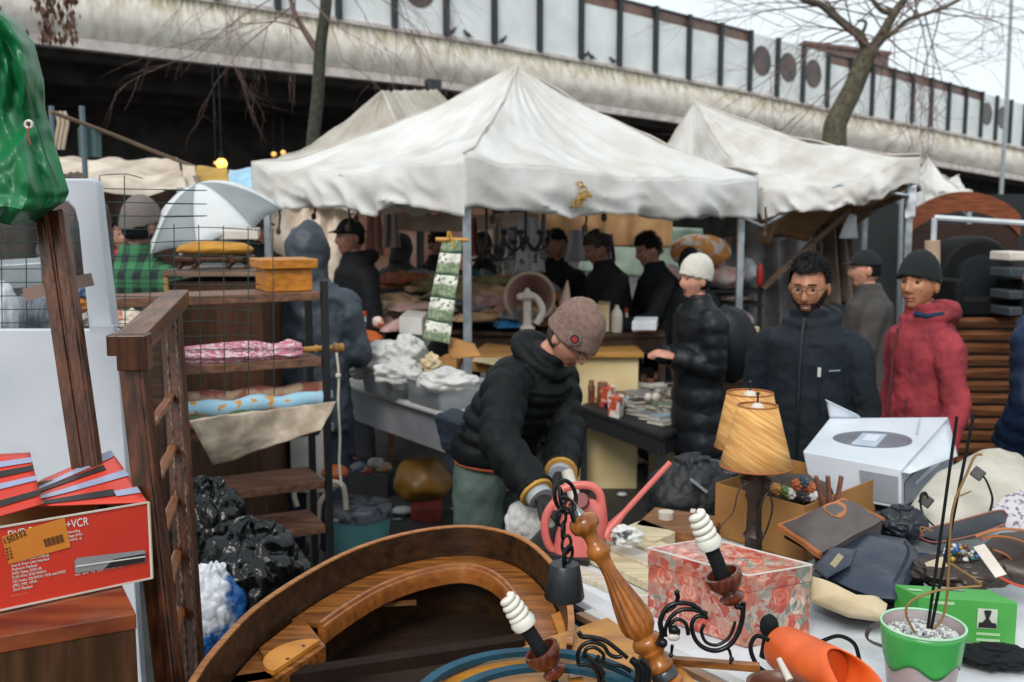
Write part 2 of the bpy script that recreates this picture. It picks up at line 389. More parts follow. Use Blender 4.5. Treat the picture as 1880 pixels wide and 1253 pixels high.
pts = pxs([(1545, 900), (1538, 420), (1532, 255), (1540, 215), (1565, 165), (1588, 110), (1598, 92)], 19); b0 = pts[0].copy(); b0.z = 0; pts[0] = b0
nn = len(pts); MB().tube(pts, [lerp(.26, .15, i/nn) for i in range(nn)], 12).build("trunk", bark2, t2)
for i, (pl, r0) in enumerate((([(1594,104),(1580,68),(1560,52),(1530,28),(1505,8),(1480,2),(1440,-20)], .1), ([(1598,96),(1620,62),(1642,24),(1665,-8),(1690,-60)], .11),
        ([(1612,78),(1640,60),(1665,38),(1700,25),(1735,14),(1765,-2)], .05), ([(1642,24),(1620,20),(1602,0),(1595,-20)], .06), ([(1580,68),(1590,42),(1574,38)], .04))):
    q = pxs(pl, 19); m = MB().tube(q, [r0 * (1 - .6*k/len(q)) for k in range(len(q))], 9); m.build("limb", bark2, t2)
m = MB()
for pl in ([(1505,8),(1530,28)], [(1665,38),(1735,14)], [(1642,24),(1690,-40)], [(1580,68),(1560,52)], [(1598,92),(1640,60)]):
    for k in range(9):
        a = P(*pl[0], 19).lerp(P(*pl[1], 19), rnd.random())
        branchy(m, a, (rnd.uniform(-1, 1), rnd.uniform(-.5,.5), rnd.uniform(-.5, .8)), rnd.uniform(1.3, 2.8), .016, 2, rnd, .03, 4)
m.build("crown", twigm, t2)
t3 = thing("leafy_branch", "withered brown leaf cluster hanging in front of the overpass at top left", "branch", P(110, 60, 9))
m = MB(); lf = MB()
for k in range(7):
    a = P(70 + k * 9, -75, 9); q = [a]
    for j in range(6): a = a + V((rnd.uniform(-.02,.02), 0, -.1)); q.append(a)
    m.tube(q, .003, 4)
    for j in range(24):
        c = q[rnd.randrange(2, 7)] + V((rnd.gauss(0,.05), rnd.gauss(0,.04), rnd.uniform(-.06,.02))); L_ = rnd.uniform(.06,.11); wv = V((rnd.uniform(-1,1), rnd.uniform(-1,1), 0)).normalized() * .022
        lf.add([c, c + wv - V((0,0,L_*.5)), c - V((0,0,L_)), c - wv - V((0,0,L_*.5))], [(0,1,2,3)])
m.build("twig", twigm, t3); lf.build("leaves", M("dead_leaf", '#6b4a38', .8, '#3f2c24', scale=30, bump=0), t3, smooth=False)

# ---------------------------------------------------------------- canopy tents
canv = M("tent_canvas", '#e7e6e4', .6, '#d2cdc6', scale=2.5, bump=.25, bscale=14, contrast=(.3,.6), transl=.3)
canv2 = M("tent_canvas_dirty", '#e2e0dd', .65, '#c5beb5', scale=3, bump=.25, bscale=14, contrast=(.3,.62), transl=.3)
steel = M("galvanised_steel", '#b4babf', .35, '#8e959b', scale=12, metal=.6, bump=.05)
stain = M("ochre_stain", '#b78a3c', .7, '#d8d4cc', scale=30, bump=0, contrast=(.48,.56))
canv3 = M("tent_canvas_thin", '#e8e4dc', .65, '#d0c8bc', scale=3, bump=.25, bscale=14, transl=.6)
def tent(label, corners, peak, drops, legs, mat, group, amp=.03, seed=0, ridge=None, N=60):
    """corners: 4 eave points (3D) ordered; drops: valance height at each corner"""
    cx = sum((V(c) for c in corners), V()) / 4
    t = thing("canopy_tent", label, "tent", V((cx.x, cx.y, 0)), group)
    pk2 = V(ridge) if ridge is not None else V(peak); pk = V(peak)
    m = MB()
    def top(a, b, qa, qb, k):
        def fn(u, v):   # u along eave, v eave->peak
            e = V(a).lerp(V(b), u); tp = qa.lerp(qb, u); p = e.lerp(tp, v)
            sag = .20 * math.sin(v * math.pi) * (1 if v < 1 else 0) * (1 - .55 * abs(2*u - 1))
            wr = amp * (1 - v) * (nz(p, 2.2, seed + k) * 1.2 + .8 * abs(nz((u * 9, v * 1.5, seed), 1, k)))
            wr += .055 * (1 - v) ** .7 * (1 - abs(nz((u*7 + v*2.2, v*2.5 - u*1.5, seed + k), 1)) * 3) * .35 + .02 * nz((u*16 + v*5, v*4, seed), 1)
            scal = -.06 * (1 - v) ** 5 * math.sin(u * math.pi)
            return p + V((0, 0, -sag + wr * 1.1 + scal))
        return fn
    def val(a, b, da, db, k):
        nrm = (V(b) - V(a)).cross(V((0, 0, 1))).normalized()
        f0 = top(a, b, pk, pk, k)
        def fn(u, v):
            e = f0(u, 0); dr = lerp(da, db, u) * (1 + .08 * math.sin(u * 17 + seed) - .12 * math.sin(u * math.pi))
            out = .035 * v * math.sin(u * 23 + seed + 2 * nz((u * 6, seed, 0))) + .05 * nz((u * 7, v * 1.5, seed + k)) * v + .02 * math.sin(v * math.pi) + .035 * (1 - 3*abs(nz((u*9 - v*1.4, v*1.2 + u*3, seed + k), 1))) * v
            return e + nrm * out * min(1, 5 * u, 5 * (1 - u)) - V((0, 0, dr * v))
        return fn
    qs = [pk, pk2, pk2, pk] if ridge is not None else [pk] * 4
    for k in range(4):
        a, b = corners[k], corners[(k+1) % 4]
        m.grid(top(a, b, qs[k], qs[(k+1) % 4], k), N, 40)
    m.build("canopy", mat, t, mods=[SOL(.006)])
    for k in range(4):
        f_ = top(corners[k], corners[(k+1) % 4], qs[k], qs[(k+1) % 4], k); MB().tube([f_(0, v / 24) + V((0, 0, .004)) for v in range(25)], .009, 6).build("seam", M("tent_seam", '#bdb6ab', .7, bump=0), t)
    m = MB()
    for k in range(4):
        if drops[k] and drops[(k+1) % 4]: m.grid(val(corners[k], corners[(k+1)%4], drops[k], drops[(k+1)%4], k), N * 2, 12)
    m.build("valance", mat, t, mods=[SOL(.005)])
    for k in legs:
        c = V(corners[k]); c = c.lerp(V((cx.x, cx.y, c.z)), .06); c.z -= .14
        MB().box((c.x, c.y, c.z/2), (.05, .05, c.z)).build("leg", steel, t, smooth=False, mods=[BEV(.006)])
    fr = MB()
    for k in range(4):
        a, b = V(corners[k]), V(corners[(k+1)%4]); dz = V((0,0,.06)); mid = a.lerp(b, .5) - V((0,0,.12)); a = a.lerp(cx, .03); b = b.lerp(cx, .03)
        fr.tube([a - dz, mid], .013, 6).tube([b - dz, mid], .013, 6).tube([a - dz*4.5, mid + V((0,0,.05))], .013, 6).tube([b - dz*4.5, mid + V((0,0,.05))], .013, 6)
    fr.build("truss_frame", steel, t)
    return t
An = P(852, 291, 5.7); Ar = P(1392, 330, 7.6); Al = P(462, 312, 7.8); Ab = V((An.x*0 - .05, 9.7, 2.25))
tentA = tent("large white pyramid canopy tent with yellow scribble on its front valance, nearest tent", [An, Ar, Ab, Al], P(950, 122, 7.7), [.30, .29, .25, .26], [0, 1, 2, 3], canv, "white canopy tents", seed=3)
m = MB()     # ochre stain on the valance
cst = An.lerp(Ar, .42); nrm = (Ar - An).cross(V((0,0,1))).normalized(); ax = (Ar - An).normalized()
Bl = P(450, 326, 9.0); Bn = P(800, 340, 8.6); Br = P(1000, 330, 11.2); Bb = P(640, 300, 12.2)
tentB = tent("white canopy tent tucked behind the large one, low peak showing at its left", [Bn, Br, Bb, Bl], P(702, 168, 10.2), [.25, .25, .25, .25], [2, 3], canv3, "white canopy tents", seed=11, ridge=P(800, 166, 10.8))
# ridge tents use the same builder: near edge joins the peak, far edge the second ridge point
Cn = P(1400, 352, 7.75); Cr = P(1690, 292, 7.4); Cb = P(1600, 300, 10.6); Cl = P(1160, 330, 9.6)
tentC = tent("white canopy tent on the right with sagging front edge, standing beyond the right pole", [Cn, Cr, Cb, Cl], P(1276, 186, 9.2), [.22, .2, .2, .2], [1, 2], canv2, "white canopy tents", seed=21)
Dn = P(1672, 320, 9.6); Dr = P(1785, 356, 10.5); Db = P(1760, 330, 12); Dl = P(1640, 330, 12)
tentD = tent("small bright white canopy corner poking out beyond the right tent, farthest right", [Dn, Dr, Db, Dl], P(1705, 292, 11), [.3, .08, .2, .2], [0, 1], canv, "white canopy tents", seed=31)
st_pts = []
m = MB()
for k in range(26):
    a = random.uniform(0, 6.28); r = random.uniform(.2, 1) ** .5
    c = P(1050 + 30 * r * math.cos(a), 358 + 22 * r * math.sin(a), 6.28) 
    c = c + nrm * .035
    q = [c + ax * .035 * math.cos(t + a) * (1 + .3*math.sin(3*t)) + V((0,0,1)) * .018 * math.sin(t + a) for t in (0, .7, 1.5, 2.2, 3, 3.8)]
    m.tube(q, .006, 5)
m.build("paint_scribble", M("ochre_paint", '#b98d3d', .7, bump=0), tentA)
# ---------------------------------------------------------------- people
def skinm(name, c, c2): return M(name, c, .5, c2, scale=40, bump=.05, bscale=200)
SK_L = skinm("skin_fair", '#c58f78', '#b07a66'); SK_B = skinm("skin_brown", '#ad7655', '#935f44'); SK_D = skinm("skin_shade", '#a37560', '#7f5647')
HAIR = M("hair_black", '#0d0c0e', .7, '#070607', scale=60, bump=.8, bscale=160, spec=.2, stretch=(1,1,.3)); HAIRG = M("hair_brown", '#35271f', .6, '#1e1612', scale=60, bump=.5, bscale=150)
LIP = M("lips", '#8f4f44', .5, bump=0); EYEW = M("eye_white", '#857c74', .3, bump=0); EYED = M("iris_dark", '#1d1410', .2, bump=0)
GLS = M("glasses_frame", '#55493f', .3, bump=0, metal=.4)
def gs(x, s): return math.exp(-(x / s) ** 2)
def head_pt(d, off=0.0, k=1.0):
    """d unit vector, local head: face towards -Y, z up; returns a point of the head surface"""
    x, y, z = d.x, d.y, d.z
    jaw = 1 - .26 * sstep(.05, .95, -z) * (1 if y < .3 else .6)
    p = V((x * .077 * jaw, y * (.098 if y > 0 else .09), z * .122))
    if z < -.2 and y > 0: p.y *= 1 - .35 * sstep(.2, .9, -z)
    if z < 0 and y < 0: p.y -= .012 * sstep(.3, .9, -z) * gs(x, .5)
    if y < 0:
        px, pz = p.x, p.z; s_ = 0
        if -.045 < pz < .035:
            t = (.03 - pz) / .06; prof = sstep(0, 1, t) if t < 1 else max(0, 1 - (t - 1) * 6)
            s_ += (.006 + .02 * prof) * gs(px, .009 + .006 * max(0, min(1, t))) * (1 if t < 1.15 else .2)
        s_ += .006 * gs(pz - .036, .012) * gs(px, .05)
        s_ -= .011 * (gs(px - .031, .016) + gs(px + .031, .016)) * gs(pz - .014, .013)
        s_ += .0065 * gs(pz + .058, .006) * gs(px, .022) + .007 * gs(pz + .071, .006) * gs(px, .018) - .003 * gs(pz + .0645, .003) * gs(px, .024)
        s_ += .007 * gs(pz + .098, .014) * gs(px, .02) + .005 * (gs(px - .043, .018) + gs(px + .043, .018)) * gs(pz + .02, .022)
        p.y -= s_
    if off: p += V((x, y, z)) * off
    return p * k
def head_grid(mb, X, seg, rg, mask=None, off=0.0, mat=None, nzamp=0, mi=0):
    o = len(mb.v); idx = {}
    for j in range(rg + 1):
        ph = math.pi * j / rg
        for i in range(seg):
            th = 2 * math.pi * i / seg; d = V((math.sin(ph)*math.cos(th), math.sin(ph)*math.sin(th), -math.cos(ph)))
            of = off(d) if callable(off) else off
            if nzamp: of += nzamp * nz(d, 9)
            mb.v.append(X @ head_pt(d, of))
            idx[(j, i)] = d
    for j in range(rg):
        for i in range(seg):
            i2 = (i + 1) % seg; d = (idx[(j, i)] + idx[(j+1, i2)]).normalized()
            if mask and not mask(d): continue
            mb.f.append((o+j*seg+i, o+j*seg+i2, o+(j+1)*seg+i2, o+(j+1)*seg+i)); mb.m.append(mat(d) if mat else mi)
def hand_mesh(mb, wrist, dirv, palmn, side=1, curl=.8, s=1.0, mi=0):
    """palm plus five bent fingers; dirv: along the hand, palmn: out of the palm, side: thumb side sign"""
    d = V(dirv).normalized(); n = (V(palmn) - d * V(palmn).dot(d)).normalized(); w_ = d.cross(n).normalized() * side
    W = V(wrist)
    rings = []
    for t, hw, ht in ((0, .026, .019), (.03, .034, .018), (.06, .041, .016), (.088, .041, .013)):
        c = W + d * t * s; rings.append([c + (w_ * math.cos(a) * hw + n * math.sin(a) * ht) * s for a in [k*2*math.pi/12 for k in range(12)]])
    mb.loft(rings, True, mi)
    for k, (o_, L, r) in enumerate(((.031, .072, .0090), (.0105, .080, .0092), (-.0105, .074, .0088), (-.031, .058, .0078))):
        p = W + (d * .084 + w_ * o_) * s; q = [p]; a = curl * .45
        for seg_ in (.45, .31, .24):
            p = p + (d * math.cos(a) + n * math.sin(a)) * L * seg_ * s; q.append(p); a += curl * .75
        mb.tube(spline(q, 3), [r * s * (1 - .03*i) for i in range(10)], 8, True, mi)
    p = W + (d * .025 + w_ * .03) * s; q = [p]
    for a, L in ((.75, .035), (.5, .03), (.3, .026)):
        p = p + (d * math.cos(a) + w_ * math.sin(a) * .8 + n * .35 * curl) * L * s; q.append(p)
    mb.tube(spline(q, 3), [.0125 * s * (1 - .035*i) for i in range(10)], 8, True, mi)
def person(label, px, top, d, face=0, jm=None, tm=None, hat=None, skin=SK_D, hair=HAIR, lean=0, arms=('down', 'down'), hy=0, hp=0, wide=1.0, detail=0, hood=False, puffer=0,
           glasses=False, beard=False, legr=1.0, gloved=False, smile=False, hatfold=False, hatmat=None, coat=.80, voxel=.018, group=None, disp=.02, ztop=None, roll=0, seed=0, name='person', shirt=None, hairmask=None):
    zt = ztop if ztop is not None else P(px, top, d).z
    k = zt / 1.755 if not lean else (ztop or 1.75) / 1.755
    X0 = P(px, top, d).x
    fw = V((math.sin(R(face)), -math.cos(R(face)), 0)); sd = V((math.cos(R(face)), math.sin(R(face)), 0)); U = V((0, 0, 1))
    hipz = .92; nb = 1.49
    la = R(lean)
    def sp_(z, f=0, s=0):       # point on the leaned spine
        if z <= hipz: q = fw * f + sd * s + U * z
        else:
            h = z - hipz; t = min(1, h / .25); a = la * (t * .5 if h < .25 else 1 - .125 / max(h, .2))
            ax = (fw * math.sin(a) + U * math.cos(a)); out = (fw * math.cos(a) - U * math.sin(a))
            q = U * hipz + ax * h + out * f + sd * s
        return q
    # base so that the head lands at the wanted place
    hc = sp_(nb + .135, .04)
    base = V((X0, d, 0)) - V((hc.x, hc.y, 0)) * k
    W = lambda q: base + q * k
    t = thing(name, label, 'person', V((base.x, base.y, 0)), group)
    # head
    Rm = Matrix.Rotation(R(face + hy), 3, 'Z') @ Matrix.Rotation(R(-roll), 3, 'Y') @ Matrix.Rotation(R(hp) + la * .6, 3, 'X')
    hcen = W(sp_(nb + .135, .04 + .03 * math.sin(R(max(0, hp))))) ; HX = Matrix.Translation(hcen) @ (Rm * k).to_4x4()
    hi = detail
    seg, rg = (150, 120) if hi else (28, 22)
    body = MB()
    def fm(d_):
        p = head_pt(d_)
        if p.y < 0:
            if hi and smile and abs(p.x) < .021 and abs(p.z + .066 - 7 * p.x * p.x) < .0032: return 3
            if abs(p.x) < (.029 if smile else .023) and abs(p.z + .0645 - (6 if smile else 2) * p.x * p.x) < .0115: return 1
            if abs(abs(p.x) - .031) < .017 and .030 < p.z - .12 * (.031 - abs(p.x)) < .037 and hi: return 2
        return 0
    head_grid(body, HX, seg, rg, mat=fm)
    for s in (-1, 1):
        body.ell(HX @ V((s * .078, .012, -.005)), (.012 * k, .02 * k, .032 * k), 10, 8, Rm)
        body.ell(HX @ V((s * .031, -.0725, .012)), (.0130 * k, .010 * k, .0048 * k), 12, 8, Rm, 3)
        body.ell(HX @ V((s * .031 + .001, -.0795, .0125)), (.0075 * k, .004 * k, .0048 * k), 8, 6, Rm, 2)
    body.tube([W(sp_(nb - .12, 0)), W(sp_(nb, .005)), HX @ V((0, .015, -.09)), HX @ V((0, .01, -.03))], [.075*k, .058*k, .052*k, .05*k], 14)
    # arms
    armp = []
    for s, a in ((-1, arms[0]), (1, arms[1])):
        sh = W(sp_(1.385, 0, s * .165 * wide)); L1, L2 = .30 * k, .27 * k
        if isinstance(a, (list, tuple)): el, wr = V(a[0]), V(a[1])
        else:
            pose = {'down': ((.20*s, -.05, -1), (-.02*s, .3, -1)), 'front': ((.12*s, .25, -1), (-.35*s, 1, .1)), 'out': ((.1*s, .5, -.9), (0, 1, -.25)), 'tuck': ((.02*s, .0, -1), (-.45*s, .9, .25)), 'up': ((.25*s, .4, -.8), (-.3*s, .6, .8)), 'pocket': ((.3*s, -.1, -1), (-.35*s, .5, -.9))}[a]
            el = sh + (sd*pose[0][0] + fw*pose[0][1] + U*pose[0][2]).normalized() * L1
            wr = el + (sd*pose[1][0] + fw*pose[1][1] + U*pose[1][2]).normalized() * L2
        armp.append((sh, el, wr))
    for (sh, el, wr), s in zip(armp, (-1, 1)):
        body.tube([sh, el, wr], [.045*k, .036*k, .026*k], 10)
        hd = (wr - el).normalized(); pn = -sd * s + U * -.2
        if abs(hd.z) < .7: pn = -U - sd * s * .5
        if not gloved: hand_mesh(body, wr - hd * .01, hd, pn, s * (1 if abs(hd.z) >= .7 else -1) , .75, k)
    # torso, legs of the body
    tor = [(.86, .14, .10), (1.0, .135, .10), (1.15, .13, .095), (1.3, .155, .105), (1.42, .14, .085), (1.5, .06, .06)]
    body.loft([[W(sp_(z, -.0 + math.sin(a)*b, math.cos(a)*c)) for a in [q*2*math.pi/16 for q in range(16)]] for z, c, b in tor])
    for s in (-1, 1): body.tube([W(sp_(.9, 0, s*.085)), W(sp_(.5, .02, s*.1)), W(sp_(.08, -.01, s*.1))], [.075*k, .05*k, .035*k], 10)
    body.build("body", [skin, LIP, hair, EYEW, EYED], t)
    # jacket
    j = MB(); zc = coat
    pf = puffer
    zs = [zc, zc+.02] + [zc + .04 + i * (1.40 - zc - .04) / (36 if pf else 9) for i in range(1, (36 if pf else 9) + 1)]
    rings = []
    for i, z in enumerate(zs):
        f = (z - zc) / (1.4 - zc); hw = lerp(.185, .170, f) * wide - .010 * math.sin(f * 3.1); hd_ = lerp(.145, .135, f) * (1 if wide < 1 else wide ** .6)
        if z > 1.3: hw *= 1 + .05 * (z - 1.3) / .1
        bp = 1 + (.10 * abs(math.sin(i * math.pi / 6.0)) ** .8 if pf else 0)
        rings.append([W(sp_(z, math.sin(a)*hd_*bp, math.cos(a)*hw*bp)) for a in [q*2*math.pi/24 for q in range(24)]])
    for z, hw, hd_, fo in ((1.43, .150 * wide, .118, 0), (1.465, .115 * wide, .10, 0), (1.49, .092, .088, .005), (1.54, .084, .082, .015)):
        rings.append([W(sp_(z, fo + math.sin(a)*hd_, math.cos(a)*hw)) for a in [q*2*math.pi/24 for q in range(24)]])
    j.loft(rings)
    for (sh, el, wr), s in zip(armp, (-1, 1)):
        n = 20; pts = []; rr = []
        a0 = sh - (sd * s * .05 * k) + U * .0
        path = spline([a0, sh.lerp(el, .15), sh.lerp(el, .6), el, el.lerp(wr, .5), wr.lerp(el, .02)], 9)
        for i, q in enumerate(path):
            f = i / (len(path) - 1); r = lerp(.074, .052, f) * (1.12 if pf else 1) * (wide ** .5)
            if pf: r *= 1 + .18 * abs(math.sin(i * math.pi / 6)) ** .8
            pts.append(q); rr.append(r * k)
        j.tube(pts, rr, 14)
    if hood is True or hood == 'up':
        # hood up: shell round the head merged with the jacket
        hX = HX
        head_grid(j, hX, 40, 32, off=lambda d_: lerp(.028, -.035, sstep(.45, .7, -d_.y) * (1 - sstep(.5, .75, d_.z))) + .02 * max(0, d_.y) * max(0, d_.z))
        j.tube([hX @ V((0, .03, -.04)), hX @ V((0, .05, -.14))], [.1*k, .11*k], 14)
    elif hood == 'back':
        for s in (-1, 1): pass
        ring_ = [W(sp_(1.50, .0 + math.sin(a)*.10 - .015, math.cos(a)*.105) - U*.015 + U*.02*(-math.sin(a))) for a in [q*2*math.pi/20 for q in range(21)]]
        j.tube(ring_, [(.026 + .022 * max(0, -math.sin(q*2*math.pi/20))) * k for q in range(21)], 10)
    mods = [REM(voxel * (.5 if hi else .9)), SMO(2)]
    if disp: mods += [DIS(disp * 1.0, .14), DIS(disp * .45, .045)]
    jo = j.build("jacket", jm, t, mods=mods)
    # trousers and shoes
    q = MB()
    for s in (-1, 1):
        q.tube(spline([W(sp_(.97, -.01, s*.07)), W(sp_(.80, 0, s*.1*legr**2)), W(sp_(.5, .02, s*.11*legr**2)), W(sp_(.1, -.01, s*.11*legr**2))], 5), [v_*k*legr for v_ in (.11,.115,.115,.11,.105,.10,.097,.092,.088,.085,.08,.075,.072,.07,.068,.066)], 12)
    q.build("trousers", tm or M("trousers_dark", '#1c2027', .8, bump=.2), t, mods=[REM(voxel*.8), SMO(2), DIS(.012 if legr == 1 else .035, .09)])
    q = MB()
    for s in (-1, 1): q.ell(W(sp_(.05, .05, s*.11)), (.05*k, .135*k, .05*k), 12, 8, Matrix.Rotation(R(face), 3, 'Z'))
    q.build("shoe", M("shoe_black", '#1a1918', .5, bump=.1), t)
    # hair / hat
    fm_ = hairmask or (lambda d_: (d_.z > .50 + .06 * nz(d_, 7) or (d_.y > -.05 and d_.z > -.35) or (d_.y > -.45 and d_.z > .18 and abs(d_.x) > .6)) and not (abs(d_.x) > .9 and d_.z < .05))
    if hat != 'beanie' or True:
        hm = MB()
        if not hat and hood is True: pass
        elif not hat:
            head_grid(hm, HX, 64 if hi else 26, 48 if hi else 20, mask=fm_, off=lambda d_: .003 + .024 * max(0, d_.z) ** 1.5 + (.018 * max(0, -d_.y) * max(0, d_.z)) + .008 * nz((d_.x*3, d_.y*1.5, d_.z*3), 1, seed+3), nzamp=.005)
            rh = random.Random(seed + int(px)); cnt = 0; want = 900 if hi else 260
            while cnt < want:
                d_ = V((rh.gauss(0,1), rh.gauss(0,1), rh.gauss(0,1))).normalized()
                if not fm_(d_) or abs(d_.x) > .97: continue
                cnt += 1; n0 = (d_ + V((0,0,0))).normalized(); top_ = max(0, d_.z)
                p0 = head_pt(d_, .004 + .016 * top_); dirn = (n0 * (.35 + .35*top_) + V((.25*rh.uniform(-1,1), .55 if d_.y > -.3 else -.25 + .5*top_, .25*top_ - .25*(1-top_))) + V((rh.uniform(-1,1), rh.uniform(-1,1), rh.uniform(-1,1))) * .22).normalized()
                L_ = (.014 + .018 * top_) * rh.uniform(.7, 1.3); q_ = [p0, p0 + dirn * L_ * .55, p0 + (dirn * .9 + V((0,.25,-.2))) * L_]
                hm.tube([HX @ q for q in q_], [.0034*k, .003*k, .0006*k], 4, False)
            hm.build("hair", hair, t)
        elif hat in ('beanie', 'slouch'):
            head_grid(hm, HX, 26, 20, mask=lambda d_: d_.y > .05 and -.45 < d_.z < .1, off=.006, nzamp=.006)
            hm.build("hair", hair, t)
            hm = MB(); ex = .022 if hat == 'beanie' else .035
            msk = lambda d_: d_.z > (.30 - .38 * (d_.y + 1) / 2)
            head_grid(hm, HX, 48, 40, mask=msk, off=lambda d_: .012 + ex * max(0, d_.z) ** 2 + (.045 * max(0, d_.z) * max(0, d_.y) if hat == 'slouch' else 0), nzamp=.004)
            ho = hm.build("hat", hatmat or M("hat_black", '#1d2226', .9, bump=.5, bscale=200), t, mods=[SOL(.006)])
            if hatfold:
                hm = MB()
                head_grid(hm, HX, 48, 60, mask=lambda d_: (.27 - .36 * (d_.y + 1) / 2) < d_.z < (.66 - .36 * (d_.y + 1) / 2), off=lambda d_: .019 + .006*max(0, d_.z))
                hm.build("cuff", hatmat, ho, mods=[SOL(.008)])
        elif hat == 'cap':
            head_grid(hm, HX, 32, 26, mask=lambda d_: d_.z > .2, off=.014)
            hm.loft([[HX @ V((math.sin(a) * .075, -.08 - math.cos(a) * r_, .055 - r_ * .25)) for a in [(-1 + 2*i/12) * 1.2 for i in range(13)]] for r_ in (0, .03, .07)], False, closed=False)
            hm.build("cap", hatmat or M("hat_black", '#1d2226', .9, bump=.5, bscale=200), t, mods=[SOL(.004)])
            hm = MB(); head_grid(hm, HX, 26, 20, mask=lambda d_: d_.y > -.1 and -.3 < d_.z < .25, off=.006, nzamp=.006); hm.build("hair", hair, t)
    if beard:
        hm = MB(); head_grid(hm, HX, 88, 72, mask=lambda d_: d_.y < .12 and -.97 < d_.z < -.36 + .34 * sstep(.62, .95, abs(d_.x)) + .05 * nz(d_, 8) and not (abs(head_pt(d_).x) < .024 and -.077 < head_pt(d_).z < -.053) and not (abs(d_.x) < .5 and d_.z > -.38), off=.0035, nzamp=.002)
        hm.build("beard", M("beard_brown", '#2a1c16', .8, '#1a110d', scale=90, bump=.6, bscale=220, spec=.2), t)
    if glasses:
        gm = MB()
        for s in (-1, 1):
            ring_ = [HX @ V((s*.031 + math.cos(a)*.024, -.101 + .006*abs(math.cos(a)) * (1 if s*math.cos(a) > 0 else 0), .010 + math.sin(a)*.018 * (1 if math.sin(a) > 0 else .9))) for a in [q*2*math.pi/18 for q in range(19)]]
            gm.tube(ring_, .0018 * k, 6, False)
            gm.tube([HX @ V((s*.056, -.096, .014)), HX @ V((s*.078, -.05, .012)), HX @ V((s*.083, .015, .006))], .0018 * k, 6)
        gm.tube([HX @ V((-.008, -.103, .014)), HX @ V((.008, -.103, .014))], .0018 * k, 6)
        gm.build("glasses", GLS, t)
    return t, HX, W, sp_, armp, k
blk = M("cloth_black", '#121518', .8, '#0c0e10', bump=.3, bscale=60, spec=.25); blk2 = M("wool_black", '#1b1b1e', .95, '#101013', bump=.4, bscale=120)
sgr = M("raincoat_grey", '#333c46', .55, '#283039', scale=4, bump=.3, bscale=20)
jeans = M("denim", '#24344a', .85, '#1a2739', bump=.3, bscale=120)

# man with thick wool beanie bending over the table (main figure)
green_tr = M("trousers_green", '#4a5a54', .8, '#3c4a45', bump=.4, bscale=50)
puf = M("puffer_black", '#0b1012', .65, '#070a0c', scale=6, bump=.35, bscale=40, spec=.2)
bean = M("beanie_knit", '#7d665d', .95, '#695349', scale=60, bump=.9, bscale=240)
D1 = 3.75
t, HX, W1, sp1, arm1, k1 = person("man in taupe beanie and black puffer jacket bending forward over the table with work gloves", 1044, 560, D1, face=56, jm=puf, tm=green_tr,
    hat='slouch', hatfold=True, hatmat=bean, skin=SK_L, hair=HAIRG, lean=34, hp=28, hy=-4, wide=1.14, gloved=True, detail=1, puffer=1, hood='back', glasses=True, legr=1.07, coat=.985, ztop=1.675, voxel=.016, disp=.016,
    arms=((P(918, 812, D1 - .30), P(985, 905, D1 - .48)), (P(1038, 792, D1 + .08), P(1030, 868, D1 - .22))))
MAN1 = t
# badge on the cuff
bc = HX @ V((-.075, -.062, .062)); bn = (bc - HX @ V((0, 0, .062))).normalized()
# gloves
glv = M("glove_yellow", '#b8893a', .8, '#8f6a2c', bump=.4, bscale=80); glg = M("glove_grey", '#9aa0a6', .8, '#7d8389', bump=.3, bscale=80); glk = M("glove_black", '#1b1b1d', .8, bump=.3)
for (sh, el, wr), s, cv in zip(arm1, (-1, 1), (.9, 1.0)):
    hd = (wr - el).normalized(); g_ = thing  # the gloves are clothing: children of the person
    m = MB(); hdv = (hd * .5 + V((.75, -.1, -.55))).normalized() if s < 0 else (hd * .5 + V((-.2, -.4, -.8))).normalized()
    hand_mesh(m, wr + hd * .015, hdv, V((0, .1, -1)) if s < 0 else V((-.5, .5, 0)), -1 if s < 0 else 1, .95, 1.12)
    go = m.build("glove", glk, t)
    x = hd.cross(V((0, 1, 0))).normalized()
    for a, b, r_, mt in ((-.045, -.012, .058, glg), (-.012, .006, .060, glv), (.006, .03, .045, glg)):
        MB().lathe([(0, r_), (.5, r_ * 1.03), (1, r_)], wr + hd * a, wr + hd * b, 18).build("cuff", mt, go)
# hem strip of orange knit
m = MB(); m.tube([W1(sp1(.985 - .022*math.sin(a) + .006*math.sin(3*a), math.sin(a)*.156, math.cos(a)*.205)) for a in [q*2*math.pi/30 for q in range(31)]], .0055, 6); m.build("hem", M("orange_knit", '#9a4526', .9, bump=.3), t)
# cuff badge on beanie
bp_ = HX @ head_pt(V((-.80, -.35, .42)).normalized(), .034); bnn = (HX.to_3x3() @ V((-.85, -.4, .3))).normalized()
hat_ = [c for c in t.children if c.name.startswith('hat')][0]
MB().lathe([(0, .022), (1, .022)], bp_, bp_ + bnn * .004, 20).build("badge", M("badge_grey", '#74706e', .5, bump=0), hat_)
MB().lathe([(0, .017), (1, .017)], bp_ + bnn*.003, bp_ + bnn * .006, 20).build("badge", M("badge_black", '#1c1718', .5, bump=0), hat_)
MB().lathe([(0, .011), (1, .011)], bp_ + bnn*.005, bp_ + bnn * .009, 16).build("badge", M("badge_red", '#a02a25', .5, bump=0), hat_)

